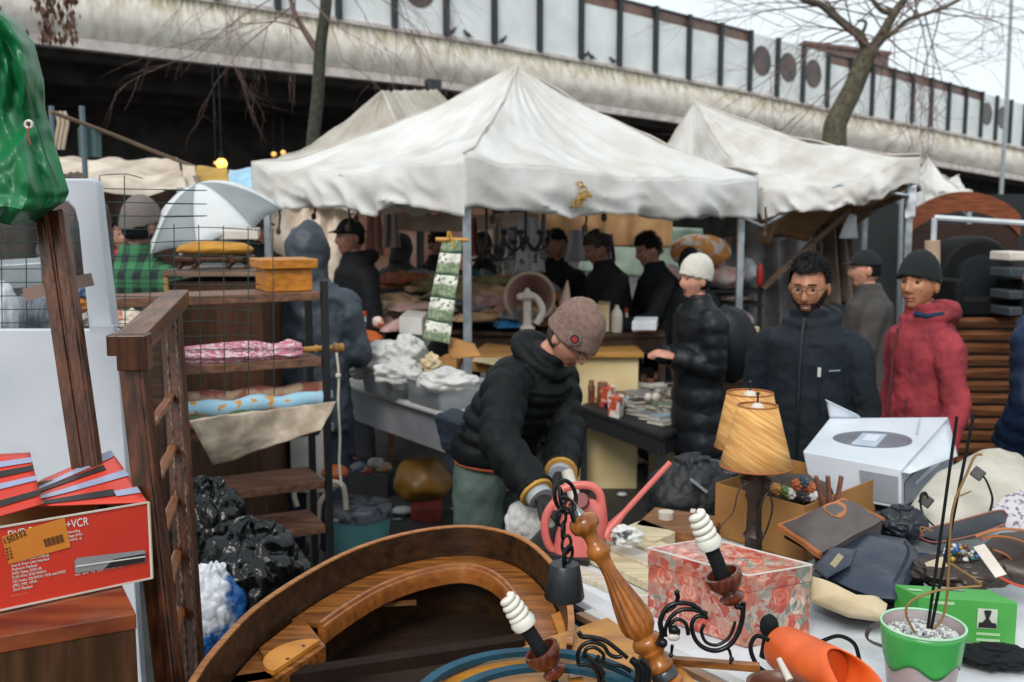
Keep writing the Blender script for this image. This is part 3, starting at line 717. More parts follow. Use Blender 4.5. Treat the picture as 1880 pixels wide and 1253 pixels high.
# blue bag slung behind him
sbm = M("bag_navy", '#1b2938', .8, '#141f2b', bump=.4, bscale=60)
bc0 = P(852, 815, D1+.16); rb_ = Matrix.Rotation(R(35), 3, 'Z') @ Matrix.Rotation(R(-14), 3, 'Y'); m = MB().box(bc0, (.08, .20, .25), rb_).box(bc0 + rb_ @ V((-.047, 0, .05)), (.014, .205, .15), rb_); o = m.build("shoulder_bag", sbm, smooth=False, mods=[BEV(.012), ('SUBSURF', dict(levels=3, render_levels=3, subdivision_type='SIMPLE')), DIS(.03, .09)])
m = MB(); o_ = [P(868, 716, D1+.12), P(812, 768, D1+.18), P(826, 830, D1+.18), P(838, 902, D1+.15), P(880, 850, D1+.12)]

tag(o, "dark navy shoulder bag hanging behind the hip of the man in the puffer jacket", "bag")
# man with glasses
t, HX, W_, sp_, ar, k = person("bearded smiling man with glasses and dark slate hooded rain jacket behind the white box", 1488, 474, 4.25, face=-30, jm=M("jacket_slate", '#161e26', .7, '#10161c', scale=4, bump=.35, bscale=60, spec=.22), tm=blk,
    skin=SK_B, hair=HAIR, hy=2, hp=10, wide=1.13, detail=1, hood='back', glasses=True, beard=True, smile=True, hairmask=lambda d_: (d_.z > .60 + .05 * nz(d_, 7)) or (d_.y > -.25 and d_.z > .22) or (d_.y > .15 and d_.z > -.35), coat=.62, arms=('down', 'down'), voxel=.016, disp=.02)
m = MB(); m.tube([W_(sp_(z, o_, .0)) for z, o_ in ((.66, .172), (.9, .170), (1.1, .166), (1.3, .163), (1.42, .14), (1.5, .11))], .007, 6); m.build("zip", M("zip_black", '#101214', .4, bump=0), t)
m = MB(); m.tube([W_(sp_(z, .163, .085 + .02*(1.3-z))) for z in (1.28, 1.2, 1.1)], .004, 6); m.build("pocket_zip", M("zip_black", '#101214'), t)
MB().tube([W_(sp_(1.285, .150, .12)), W_(sp_(1.29, .144, .165))], .003, 6).build("print", M("print_greyish", '#7d848a', .6, bump=0), t)
m = MB(); m.bar(W_(sp_(1.30, .168, .085)), W_(sp_(1.26, .170, .085)), .013, .006); m.build("zip_tab", M("zip_tab", '#b9b7b2', .4, bump=0), t)
# man in red jacket
redj = M("jacket_red", '#97383f', .85, '#6b262d', scale=7, bump=.3, bscale=40, contrast=(.38, .6), spec=.25)
t, HX, W_, sp_, ar, k = person("man in black knit beanie and wet red jacket looking left, behind the white box", 1690, 470, 4.45, face=-76, jm=redj, tm=blk, skin=SK_B, hat='beanie', hatmat=M("hat_black", '#14191c', .95, '#0f1315', bump=.6, bscale=240),
    hy=26, hp=-2, wide=1.0, detail=1, hood='back', coat=.68, arms=('down', 'down'), voxel=.016, disp=.03)
m = MB(); m.tube([W_(sp_(1.50, .095, .05)), W_(sp_(1.49, .06, .095)), W_(sp_(1.50, -.01, .115))], .011, 8); m.build("collar_lining", M("lining_blue", '#22364f', .9, bump=.1, spec=.1), t)
MB().tube([W_(sp_(z, o_, .0)) for z, o_ in ((.7, .166), (.9, .166), (1.1, .162), (1.3, .158), (1.43, .138))], .006, 6).build("front_seam", M("seam_red_dark", '#5a2026', .8, bump=0), t)
MB().tube([W_(sp_(z, .148, .10 + .03*(1.1-z))) for z in (1.12, 1.0, .95)], .005, 6).build("pocket_seam", M("seam_red_dark", '#5a2026'), t)
for z in (.98,): MB().lathe([(0, .012), (1, .012)], W_(sp_(z, .155, -.02)), W_(sp_(z, .175, -.02)), 14).build("button", M("button_white", '#d8d4cc', .4, bump=0), t)
# person in blue at right edge
person("person in shiny dark blue padded coat cropped by the right edge of the picture", 1928, 452, 4.5, face=-140, jm=M("coat_blue", '#132742', .6, '#0d192a', scale=4, bump=.3, bscale=20, spec=.3), tm=blk, hood=True, wide=1.15, puffer=1, coat=.55, arms=('pocket', 'pocket'), disp=.03)
# woman in white knit hat
wcoat = M("coat_black_padded", '#12161a', .5, '#0c0f13', scale=6, bump=.4, bscale=24, spec=.3)
t, HX, W_, sp_, ar, k = person("woman in white knit hat and long black padded coat standing at the book table", 1277, 478, 6.0, face=-70, jm=wcoat, tm=blk, hat='slouch', hatmat=M("hat_white", '#cfcac0', .95, '#b2aca2', bump=.8, bscale=150), skin=SK_L, puffer=1, coat=.5, arms=('tuck', 'tuck'), wide=1.1)
rk = MB(); c = W_(sp_(1.2, -.24)); rk.ell(c, (.17, .14, .24), 16, 12); o = rk.build("backpack", wcoat, mods=[DIS(.05, .1)]); tag(o, "black rucksack on the back of the woman in the white knit hat", "bag")
person("dark haired man in black jacket leaning at the counter beside the white bottle", 1192, 434, 7.7, face=-75, jm=blk, skin=SK_D, lean=8, hp=10, arms=('front', 'out'), ztop=1.79, wide=1.15)
person("dark haired man with blue scarf in black coat, second from the counter's white bottle", 1098, 428, 7.9, face=-70, jm=blk2, skin=SK_D, lean=10, hp=12, arms=('front', 'out'), ztop=1.8, wide=1.25, hair=HAIRG)
person("short haired man in black coat facing the camera behind the pink lampshade", 1022, 424, 8.3, face=5, jm=blk, skin=SK_D, arms=('front', 'front'), wide=1.15)
person("person in hooded black coat and cap seen from the side under the tent", 642, 402, 7.3, face=-60, jm=blk, hat='cap', skin=SK_D, hood='back', arms=('front', 'down'), coat=.5, wide=1.15, puffer=0)
t, HX, W_, sp_, ar, k = person("person in long grey hooded raincoat seen from behind next to the shelves", 566, 412, 5.3, face=170, jm=sgr, tm=jeans, hood=True, arms=('front', 'front'), coat=.72, wide=1.2, disp=.05, skin=SK_D)
head_c = HX
person("person in dark coat with hood walking far behind under the tent, near the pink sheet", 738, 432, 9.6, face=150, jm=M("coat_faded", '#25292d', .8, bump=.2), hood=True, arms=('front', 'front'), wide=1.15, skin=SK_D)
person("person in black coat with red scarf behind the open white umbrella", 478, 392, 8.6, face=40, jm=blk, skin=SK_D, arms=('down', 'down'), hat='cap')
plaid = bpy.data.materials.new("plaid_green"); plaid.use_nodes = True
n_ = plaid.node_tree.nodes; l_ = plaid.node_tree.links; b_ = n_["Principled BSDF"]; b_.inputs['Roughness'].default_value = .9
tc_ = n_.new("ShaderNodeTexCoord"); sp2 = n_.new("ShaderNodeSeparateXYZ"); l_.new(tc_.outputs['Object'], sp2.inputs[0])
def band(ax, freq, th):
    a = n_.new("ShaderNodeMath"); a.operation = 'MULTIPLY'; a.inputs[1].default_value = freq; l_.new(sp2.outputs[ax], a.inputs[0])
    b = n_.new("ShaderNodeMath"); b.operation = 'SINE'; l_.new(a.outputs[0], b.inputs[0]); c = n_.new("ShaderNodeMath"); c.operation = 'GREATER_THAN'; c.inputs[1].default_value = th; l_.new(b.outputs[0], c.inputs[0]); return c
ba, bb = band(0, 70, .0), band(2, 70, .0); ad = n_.new("ShaderNodeMath"); ad.operation = 'ADD'; l_.new(ba.outputs[0], ad.inputs[0]); l_.new(bb.outputs[0], ad.inputs[1])
hf = n_.new("ShaderNodeMath"); hf.operation = 'MULTIPLY'; hf.inputs[1].default_value = .5; l_.new(ad.outputs[0], hf.inputs[0])
rr_ = n_.new("ShaderNodeValToRGB"); rr_.color_ramp.elements[0].color = hx('#101c1e'); rr_.color_ramp.elements[1].color = hx('#2f6b45'); l_.new(hf.outputs[0], rr_.inputs[0]); l_.new(rr_.outputs[0], b_.inputs['Base Color'])
person("person in green plaid jacket and grey cap standing behind the wire mesh", 258, 368, 5.6, face=150, jm=plaid, tm=blk, hat='beanie', hatmat=M("cap_greybrown", '#6b625e', .9, bump=.4), skin=SK_D, arms=('front', 'front'), wide=1.25)
person("person in red top partly hidden behind the plaid jacket", 228, 395, 6.8, face=20, jm=M("jacket_bright_red", '#a02a2e', .8, bump=.2), hair=HAIR, skin=SK_D)
person("grey hooded person under the open white umbrella", 408, 398, 7.2, face=170, jm=M("jacket_grey_teal", '#3c4a50', .7, bump=.2), hood=True, skin=SK_D)
person("man in black cap and grey brown coat with red collar behind the two men", 1590, 460, 6.4, face=-100, jm=M("coat_greybrown", '#46423f', .9, '#35322f', bump=.4), hat='cap', hatmat=M("hat_black", '#14191c', .95), skin=SK_L, arms=('out', 'front'), wide=1.2)
person("person with black hat half hidden behind the white knit hat", 1267, 460, 7.6, face=170, jm=blk, hat='beanie', hatmat=M("hat_black", '#14191c', .95), skin=SK_D)
person("dark haired person in the gloom behind the hanging green runner", 806, 424, 9.2, face=40, jm=blk2, skin=SK_D)
person("person in dark coat in the gloom beside the hanging chandeliers", 886, 430, 9.4, face=-20, jm=blk2, skin=SK_D, hat='beanie')
# ---------------------------------------------------------------- backdrop under the tents
def cloth(name, label, cat, c, mat, nu=30, nv=20, amp=.03, fs=3, sag=0, th=.004, group=None, parent=None, fold=None, off=0):
    o = MB().grid(sheet(*c, nu, nv, amp, fs, sag, off, fold=fold), nu, nv).build(name, mat, parent, mods=[SOL(th)])
    if parent is None: tag(o, label, cat, group)
    return o
vf = lambda n, s=0: (lambda u, v: math.sin(u * n * 6.28 + 2 * nz((u*3, v, s))) )
cream = M("quilted_cream", '#ecdccb', .85, '#d9c6b3', scale=9, bump=.6, bscale=16)
cloth("hanging_sheet", "large quilted beige sheet hanging as a back wall under the big tent", "sheet", (P(484, 600, 8.9), P(645, 600, 8.9), P(645, 372, 8.9), P(484, 372, 8.9)), cream, 40, 30, .03, 5, fold=vf(5))
pinkm = M("pink_plastic_sheet", '#d0806a', .4, '#e3c0b2', scale=2.2, bump=.4, bscale=9, contrast=(.4, .58))
cloth("plastic_sheet", "reddish pink translucent plastic sheet hanging behind the garment heap", "sheet", (P(645, 560, 11), P(905, 560, 11), P(905, 376, 11), P(645, 372, 11)), pinkm, 50, 30, .08, 2.5, fold=vf(3))
tanm = M("canvas_tan", '#a9835a', .85, '#8a6844', scale=4, bump=.2)
cloth("tent_drape", "brown canvas curtain hanging high under the back of the big tent", "curtain", (P(975, 450, 9.9), P(1232, 456, 9.0), P(1232, 376, 9.0), P(975, 378, 9.9)), tanm, 40, 14, .05, 3, fold=vf(4))
cloth("tent_drape", "brown canvas sheet standing in for the tan underside of the right tent beside the steel pole", "curtain", (P(1395, 445, 8.2), P(1560, 425, 8.6), P(1690, 335, 7.9), P(1395, 392, 7.9)), tanm, 40, 14, .05, 3, fold=vf(3))  # brown sheet added to show the tan underside of the right tent
cloth("tent_drape", "grey brown curtain gathered behind the man with glasses", "curtain", (P(1500, 560, 8.3), P(1580, 560, 8.3), P(1560, 400, 8.3), P(1500, 420, 8.3)), M("curtain_greybrown", '#77665a', .9, '#5b4c44', bump=.3), 30, 20, .06, 3, fold=vf(3))
cloth("tent_drape", "pale grey tarpaulin wall behind the bundles near the right pole", "curtain", (P(1330, 620, 9.2), P(1510, 620, 9.0), P(1500, 436, 9.0), P(1330, 436, 9.2)), M("tarp_grey", '#b9b6b8', .7, '#6f6967', scale=3, bump=.3), 40, 20, .06, 3, fold=vf(4))
cloth("tarpaulin", "dull green tarpaulin stretched behind the dark haired men", "tarpaulin", (P(1060, 500, 10.6), P(1300, 520, 10.6), P(1290, 420, 10.6), P(1080, 410, 10.6)), M("tarp_green", '#93a396', .6, '#788a7d', scale=3, bump=.3), 30, 14, .06, 3)
cloth("tarpaulin", "crumpled beige tarpaulin slung low between two tents behind the pole", "tarpaulin", (P(690, 420, 8.9), P(990, 410, 9.3), P(990, 386, 9.3), P(690, 384, 8.9)), M("tarp_beige", '#d9c6b4', .6, '#b5a190', scale=3, bump=.3), 40, 10, .05, 4, sag=.05)
for k, (x, y0, y1, c) in enumerate(((775, 388, 560, '#63615d'), (998, 390, 520, '#5f666b'), (1203, 400, 560, '#6b4a32'), (1655, 360, 560, '#9ba3a8'), (548, 376, 440, '#a7aaab'), (768, 388, 540, '#4d4a47'))):
    p0, p1 = P(x - (6 if k == 0 else 0), y1, 9.3), P(x, y0, 9.3); p0.z = 0
    o = MB().tube([p0, p1], .022 if k != 2 else .015, 8).build("tent_pole", M("pole_%d" % k, c, .5, bump=.1)); tag(o, ["thin grey pole leaning under the tent left of the green runner", "grey steel pole under the tent by the short haired man", "thin brown wooden pole behind the dark haired men", "pale steel pole behind the man in the black cap", "thick white pole stub hanging above the grey raincoat", "thin dark pole just left of the green runner"][k], "pole")
for (a, b, lab) in ((P(1400, 530, 8.0), P(1560, 385, 8.0), "diagonal wooden prop leaning up under the right tent"), (P(1575, 395, 7.9), P(1690, 345, 7.6), "short dark wooden batten under the right tent eave")):
    o = MB().bar(a, b, .05, .04).build("wooden_prop", WOOD("prop_wood", '#5f4a38', '#3e2f25'), smooth=False); tag(o, lab, "prop")
# far stalls in the dark at left
tarpw = M("tarp_offwhite", '#c7b9a9', .7, '#9c8b7c', scale=4, bump=.4, bscale=12)
st = thing("market_stall", "low market stall roofed with dirty off white cloth left of the open umbrella", "stall", V((P(220, 400, 8).x, 8.6, 0)))
cloth("roof", "", "", (P(92, 350, 7.4), P(345, 345, 7.4), P(325, 292, 9), P(92, 288, 9)), tarpw, 40, 20, .09, 2.5, parent=st)
cloth("curtain", "", "", (P(88, 530, 8.9), P(345, 530, 8.9), P(345, 322, 8.9), P(88, 330, 8.9)), M("stall_brown", '#6d5546', .9, '#4c392f', scale=3, bump=.3), 30, 20, .05, 2.5, parent=st, fold=vf(4))
for x in (100, 330):
    p = P(x, 345, 7.4); MB().tube([(p.x, p.y, 0), p], .025, 8).build("post", steel, st)
o = cloth("tarpaulin", "yellow tarpaulin draped over the stall roof beside the orange lamp", "tarpaulin", (P(350, 338, 7.9), P(422, 338, 7.9), P(416, 306, 8.4), P(362, 306, 8.4)), M("tarp_yellow", '#b08a2c', .6, '#8d6d24', bump=.3), 20, 12, .04, 4)
o = cloth("tarpaulin", "light blue tarpaulin behind the left corner of the large tent", "tarpaulin", (P(416, 345, 8.6), P(500, 345, 8.6), P(490, 310, 9.1), P(420, 310, 9.1)), M("tarp_blue", '#9fc3d6', .5, '#7fa8bf', bump=.3), 20, 12, .04, 4)
o = cloth("tarpaulin", "white rag of tarpaulin with orange rope under the orange lamp", "tarpaulin", (P(338, 345, 7.8), P(362, 350, 7.8), P(358, 305, 8.0), P(334, 300, 8.0)), tarpw, 12, 12, .04, 6)
lm = bpy.data.materials.new("lamp_glow"); lm.use_nodes = True; e_ = lm.node_tree.nodes["Principled BSDF"]; e_.inputs['Base Color'].default_value = (1,.6,.2,1); e_.inputs['Emission Color'].default_value = (1,.36,.04,1); e_.inputs['Emission Strength'].default_value = 3.2
lm2 = lm.copy(); lm2.node_tree.nodes["Principled BSDF"].inputs['Emission Strength'].default_value = .35
def lamp_bulb(px, py, Y, r, lab):
    p = P(px, py, Y); t = thing("hanging_lamp", lab, "lamp", p, "orange lamps under the overpass")
    MB().ell(p, r, 12, 8).build("bulb", lm if Y < 9.3 else lm2, t); MB().tube([p + V((0,0,r*.9)), p + V((0,0,r*2.2))], r*.5, 8).build("socket", blk, t)
    MB().tube([p + V((0,0,r*2)), p + V((0,0,.9))], .006, 5).build("cable", blk, t)
lamp_bulb(407, 301, 9.2, .05, "bright orange lamp glowing beside the yellow tarpaulin")
lamp_bulb(396, 300, 9.5, .02, "tiny orange lamp just left of the bright one")
for (x, y) in ((520, 281), (503, 284)): lamp_bulb(x, y, 26, .07, "faint orange lamp far back under the overpass left of the tent" if x == 520 else "fainter orange lamp, leftmost of the far pair")
rp_ = MB().tube(pxs([(92, 205, 6.5), (200, 245, 7.2), (300, 285, 8), (360, 308, 8.2)], 8), .014, 6).build("rope", M("rope_tan", '#7a6654', .9, bump=.5)); tag(rp_, "tan rope running down from top left to the stall roof", "rope")
# glass cabinet of hanging things at far left beneath the overpass
t = thing("display_rack", "grey blue metal rack hung with straps in the dark at far left", "rack", V((P(125, 280, 7).x, 7, 0)))
for x in (94, 150): 
    p = P(x, 195, 7); MB().tube([(p.x, 7, 0), p], .02, 6).build("post", M("rack_blue", '#51646c', .5, bump=.1), t)
m = MB()
for x in (108, 116, 124): m.tube(pxs([(x-6, 205), (x, 225), (x-4, 250), (x-8, 275)], 7), .012, 6)
m.build("strap", M("strap_cream", '#b7a591', .8, bump=.2), t)
MB().box(P(165, 262, 7.1), (.12, .1, .2)).build("pouch", M("pouch_teal", '#3e5f5c', .7, bump=.2), t)

# ---------------------------------------------------------------- open umbrella at left
t = thing("umbrella", "open umbrella with white and pale grey panels held up behind the shelves", "umbrella", V((P(372, 420, 5.6).x, 5.6, P(372, 520, 5.6).z)))
ct = P(362, 338, 5.7); Rr = .41; wm = M("umbrella_white", '#e6e8e8', .8, '#dcdfe0', bump=.1, transl=.35, spec=.2); gm_ = M("umbrella_grey", '#a5aaad', .8, '#979da0', bump=.1, transl=.35, spec=.2)
tilt = Matrix.Rotation(R(-14), 3, 'Y') @ Matrix.Rotation(R(16), 3, 'X')
m = MB(); nseg = 8
for k in range(nseg):
    def fn(u, v, k=k):
        a = (k + u) * 2 * math.pi / nseg; rr = Rr * v * (1 - .07 * v * math.sin(u * math.pi)); z = -.26 * v ** 1.9 
        return ct + tilt @ V((math.cos(a) * rr, math.sin(a) * rr, z + .02 * math.sin(u*math.pi) * v))
    m.grid(fn, 8, 10, mi=k % 2)
m.build("canopy", [wm, gm_], t, mods=[SOL(.003)])
MB().tube([ct + tilt @ V((0,0,.05)), ct + tilt @ V((0,0,-.75))], .008, 8).build("shaft", steel, t)
m = MB()
for k in range(nseg):
    a = k * 2 * math.pi / nseg; m.tube([ct + tilt @ V((math.cos(a)*Rr*v, math.sin(a)*Rr*v, -.26*v**1.9 - .006)) for v in (.02,.25,.5,.75,1.03)], .0035, 5)
m.build("rib", steel, t)

# ---------------------------------------------------------------- generic boxes
def pbox(name, label, cat, A, B, C, h, mat, group=None, parent=None, bev=.004, mods=None):
    """box whose bottom has the corners A (front left), B (front right), C (back right)"""
    A, B, C = V(A), V(B), V(C); D = A + (C - B); hv = V((0, 0, h))
    o = MB().hexa([A, B, C, D], [A+hv, B+hv, C+hv, D+hv]).build(name, mat, parent, smooth=False, mods=mods or ([BEV(bev)] if bev else []))
    if parent is None: tag(o, label, cat, group)
    return o
def gbox(name, label, cat, a, b, c, z, h, mat, **kw):
    return pbox(name, label, cat, G(a[0], a[1], z), G(b[0], b[1], z), G(c[0], c[1], z), h, mat, **kw)

# ---------------------------------------------------------------- stall tables under the big tent
dk = WOOD("table_dark_wood", '#4a3527', '#2c1f18', .5); 
def table(label, name, cs, z, mat, legm, th=.03, apron=.12, lw=.05, cat="table"):
    c = sum((V(p) for p in cs), V()) / 4; t = thing(name, label, cat, V((c.x, c.y, 0)))
    pts = [V((p[0], p[1], z)) for p in cs]
    MB().hexa([p - V((0,0,th)) for p in pts], pts).build("tabletop", mat, t, smooth=False, mods=[BEV(.005)])
    if apron:
        for k in range(4):
            a = pts[k].lerp(c + V((0,0,z - c.z)), .05); b = pts[(k+1) % 4].lerp(c + V((0,0,z - c.z)), .05); dz = V((0,0,th + apron/2 + .002))
            MB().bar(a - dz, b - dz, .02, apron).build("apron", legm, t, smooth=False)
    for k in range(4):
        p = pts[k].lerp(V((c.x, c.y, z)), .08); MB().box((p.x, p.y, (z - th - .002)/2), (lw, lw, z - th - .002)).build("leg", legm, t, smooth=False)
    return t
zt1 = 1.08
table("long dark counter heaped with clothes beyond the steel tent pole", "stall_table", [G(700, 604, zt1), G(1060, 614, zt1), G(1060, 560, zt1), G(690, 556, zt1)], zt1, dk, dk)
table("dark counter carrying the white bottle in front of the dark haired men", "stall_table", [G(1085, 617, 1.06), G(1222, 613, 1.06), G(1215, 590, 1.06), G(1080, 590, 1.06)], 1.06, dk, dk)
pale = M("cabinet_cream", '#d2c092', .6, '#b8a070', scale=3, bump=.1)
cb = thing("cabinet", "cream painted wooden cabinet standing under the counter behind the bending man", "cabinet", V((P(1110, 800, 6.9).x, 6.9, 0)))
a, b = P(1058, 700, 6.85), P(1172, 700, 6.85)
MB().box(((a.x+b.x)/2, 7.05, .47), (b.x-a.x, .4, .94)).build("body", pale, cb, smooth=False, mods=[BEV(.006)])
MB().box(((a.x+b.x)/2, 7.03, .96), (b.x-a.x + .06, .46, .035)).build("top", WOOD("ochre_wood", '#b98a45', '#9a6f35'), cb, smooth=False, mods=[BEV(.006)])
pc = [M("cloth_" + n, c, .9, c2, scale=9, bump=.5, bscale=40) for n, c, c2 in (('tan','#c4a17c','#8f7055'), ('pink','#c9a39e','#9c7d7a'), ('teal','#2f5a62','#21414a'), ('dark','#2a2a2e','#1b1b1e'), ('cream','#dccab3','#9c8b77'), ('olive','#989166','#585439'), ('blue','#2870a0','#1f5478'), ('rust','#a8603f','#643822'), ('grey','#8e9094','#525458'))]
pn_ = ['tan', 'dusty pink', 'teal', 'black', 'cream', 'olive', 'blue', 'rust', 'grey']
rnd = random.Random(12)
def garment(c, sx_, sy_, h, ci, rz, group, where):
    m = MB(); Rz = Matrix.Rotation(rz, 3, 'Z'); s0 = rnd.random() * 50
    def fn(u, v):
        x = (u - .5) * 2; y = (v - .5) * 2; e = max(abs(x), abs(y)); r_ = 1 - e ** 5
        return V(c) + Rz @ V((x * sx_ * (1 + .15 * nz((y*2, s0, 0))), y * sy_ * (1 + .15 * nz((x*2, s0, 3))), h * r_ * (.75 + .5 * nz((x*1.6, y*1.6, s0))) + .02 * nz((x*5, y*5, s0)) * r_ + .004))
    m.grid(fn, 18, 18)
    o = m.build("garment", pc[ci], mods=[SOL(.004)]); tag(o, f"crumpled {pn_[ci]} garment {where}", "clothes", group); return o
blues = {}
for k in range(64):
    x = rnd.uniform(700, 1000); y = rnd.uniform(522, 606)
    p = G(x, lerp(566, 604, (y-522)/84), zt1 + .02); ci = rnd.choice([0,0,1,1,3,4,5,7,8,2,0,4,3]); p.z = zt1 + rnd.uniform(.0, .1) + .22 * (606 - y) / 84
    garment(p, rnd.uniform(.14, .26), rnd.uniform(.09, .17), rnd.uniform(.05, .11), ci, rnd.uniform(-1, 1), "clothes heaped on the far counter", "in the heap on the dark counter")
for (x, y) in ((876, 594), (935, 602)):
    garment(G(x, y, zt1 + .03), .1, .07, .06, 6, .2, "clothes heaped on the far counter", "in the heap on the dark counter")
for k in range(14):
    x = rnd.uniform(640, 800); y = rnd.uniform(500, 560); p = G(x, 540 + (y-500)*.4, 1.12)
    garment(p, rnd.uniform(.15, .28), rnd.uniform(.08, .14), .07, rnd.choice([3,3,7,0,5,8]), rnd.uniform(-1, 1), "clothes on the table at the back", "on the table at the back left")
table("second clothes table at the back left under the tent", "stall_table", [G(600, 566, 1.08), G(720, 566, 1.08), G(720, 535, 1.08), G(600, 535, 1.08)], 1.08, dk, dk)
# pink lampshade basket with white figurine
shp = M("shade_pink", '#a3827c', .8, '#8d6b66', bump=.4); shin = M("shade_rim", '#b09d8b', .8, '#8f7c6b', bump=.6, bscale=60)
t = thing("lampshade", "big dusty pink lampshade lying on its side on the counter behind the taupe beanie", "lampshade", P(972, 600, 7.2))
c = P(972, 546, 7.15); ax_ = V((.08, 1, -.15)).normalized(); o_ = []
m = MB(); m.lathe([(0, .178), (.0, .172), (.3, .142), (.8, .085), (1, .06)], c, c + ax_ * .3, 26, cap=False); m.build("shade", shp, t, mods=[SOL(.006)])
q = []; u_ = ax_.cross(V((0,0,1))).normalized(); v_ = ax_.cross(u_)
MB().tube([c + (u_*math.cos(a) + v_*math.sin(a)) * .176 for a in [k*2*math.pi/30 for k in range(31)]], .014, 8).build("rim", shin, t)
wht = M("porcelain_white", '#cfc6bc', .35, '#bcb2a7', bump=.1); 
m = MB(); b0 = P(968, 608, 6.9)
m.lathe([(0, .05), (.08, .055), (.16, .03), (.4, .028), (.7, .03), (.78, .055), (.9, .03), (1, .01)], b0, b0 + V((.0, 0, .3)), 14); m.tube(pxs([(985, 595), (996, 570), (985, 548), (970, 540)], 6.9), .024, 8); m.ell(P(958, 545, 6.9), (.04,.04,.03), 10, 8)
o = m.build("figurine", wht); tag(o, "white porcelain figurine standing in front of the pink lampshade", "figurine")
m = MB(); b0 = P(1035, 575, 7.2); m.lathe([(0, .04), (.3, .05), (.6, .03), (1, .004)], b0, P(1042, 515, 7.2), 12); o = m.build("seashell", M("shell_pink", '#c9958a', .5, '#b5aaa0', scale=20, bump=.2)); tag(o, "pointed pink seashell on the counter beside the taupe beanie", "shell")
# hanging green and white runner
t = None
rm_g = M("runner_green", '#7f8c70', .9, '#5e6b50', scale=60, bump=.3, contrast=(.42,.58)); rm_w = M("runner_white", '#c9c9bb', .9, '#4a5448', scale=55, bump=.3, contrast=(.40,.44)); rm_d = M("runner_stripe", '#31463b', .9, bump=.2)
t = thing("cloth_runner", "long green and white patterned cloth runner hanging beside the steel tent pole", "cloth", P(815, 630, 5.45))
tl, tr, br, bl = P(812, 440, 5.45), P(850, 441, 5.45), P(825, 632, 5.2), P(776, 622, 5.2)
bands = [(0, .12, rm_g), (.12, .14, rm_d), (.14, .24, rm_w), (.24, .34, rm_g), (.34, .36, rm_d), (.36, .46, rm_w), (.46, .57, rm_g), (.57, .59, rm_d), (.59, .70, rm_w), (.70, .80, rm_g), (.80, .82, rm_d), (.82, .92, rm_w), (.92, 1, rm_g)]
for a, b, mt in bands:
    MB().grid(lambda u, v: tl.lerp(tr, u).lerp(bl.lerp(br, u), lerp(a, b, v)) + V((0, .012 * math.sin(u * 7 + lerp(a, b, v) * 9), 0)), 10, 4).build("stripe", mt, t, mods=[SOL(.003)])
MB().tube([P(800, 440, 5.45), P(860, 441, 5.45)], .012, 8).build("rod", M("yellow_rod", '#b9812f', .5, bump=0), t)
MB().tube(pxs([(822, 438), (824, 425), (832, 448), (826, 470)], 5.42), .005, 5).build("cord", M("yellow_cord", '#c2942e', .7, bump=0), t)
# black chandeliers hanging in the dark
iron = M("iron_black", '#141416', .4, bump=.1)
for (px, py, r_, lab) in ((893, 458, .2, "black iron chandelier hanging under the tent just right of the steel pole"), (965, 440, .17, "black iron chandelier hanging in front of the white garments")):
    p = P(px, py, 7.2); t = thing("chandelier", lab, "chandelier", p)
    MB().tube([p + V((0,0,.35)), p + V((0,0,.0))], .01, 6).ell(p, .03, 8, 6).build("stem", iron, t)
    for k in range(7):
        a = k * 2 * math.pi / 7; d_ = V((math.cos(a), math.sin(a), 0)); MB().tube(spline([p, p + d_*r_*.5 - V((0,0,.08)), p + d_*r_ - V((0,0,.02)), p + d_*r_ + V((0,0,.05))], 4), .009, 6).lathe([(0,.006),(.3,.028),(1,.02)], p + d_*r_ + V((0,0,.03)), p + d_*r_ + V((0,0,.07)), 8).build("arm", iron, t)
    for k in range(9):
        a = k * .9; q = p + V((math.cos(a)*r_*.7, math.sin(a)*r_*.7, -.1 - .03*(k%3))); MB().ell(q, .018, 6, 5).build("pendant", M("crystal_dull", '#5d544c', .2, bump=0), t)
whc = M("cloth_white", '#cfd1d6', .8, '#b3b6be', bump=.3)
for (x0, x1, y0, y1, lab) in ((945, 995, 400, 500, "white shirt hanging behind the black chandelier"), (925, 948, 425, 505, "narrow white cloth with black print hanging left of the white shirt"), (1040, 1080, 422, 480, "white sheet hanging behind the man facing the camera")):
    cloth("hanging_garment", lab, "clothes", (P(x0 - 4, y1, 8.2), P(x1 + 6, y1, 8.2), P(x1 - 6, y0, 8.2), P(x0 + 8, y0, 8.2)), whc, 16, 16, .04, 6, fold=vf(2))
for k, (x0, x1, y0, y1, c, nm) in enumerate(((668, 705, 392, 470, '#c99a8c', 'salmon pink'), (700, 735, 392, 455, '#b9aca6', 'greyish'), (855, 880, 400, 470, '#a35f52', 'brick red'), (905, 925, 398, 450, '#d5cdc4', 'ivory'), (1105, 1130, 430, 480, '#8e7f9a', 'mauve'))):
    cloth("hanging_garment", nm + " garment hanging on the rail at the back of the big tent", "clothes", (P(x0, y1, 8.5), P(x1, y1, 8.5), P(x1 - 6, y0, 8.5), P(x0 + 6, y0, 8.5)), M("hung_cloth_%d" % k, c, .8, bump=.3), 16, 16, .05, 5, fold=vf(2, k))
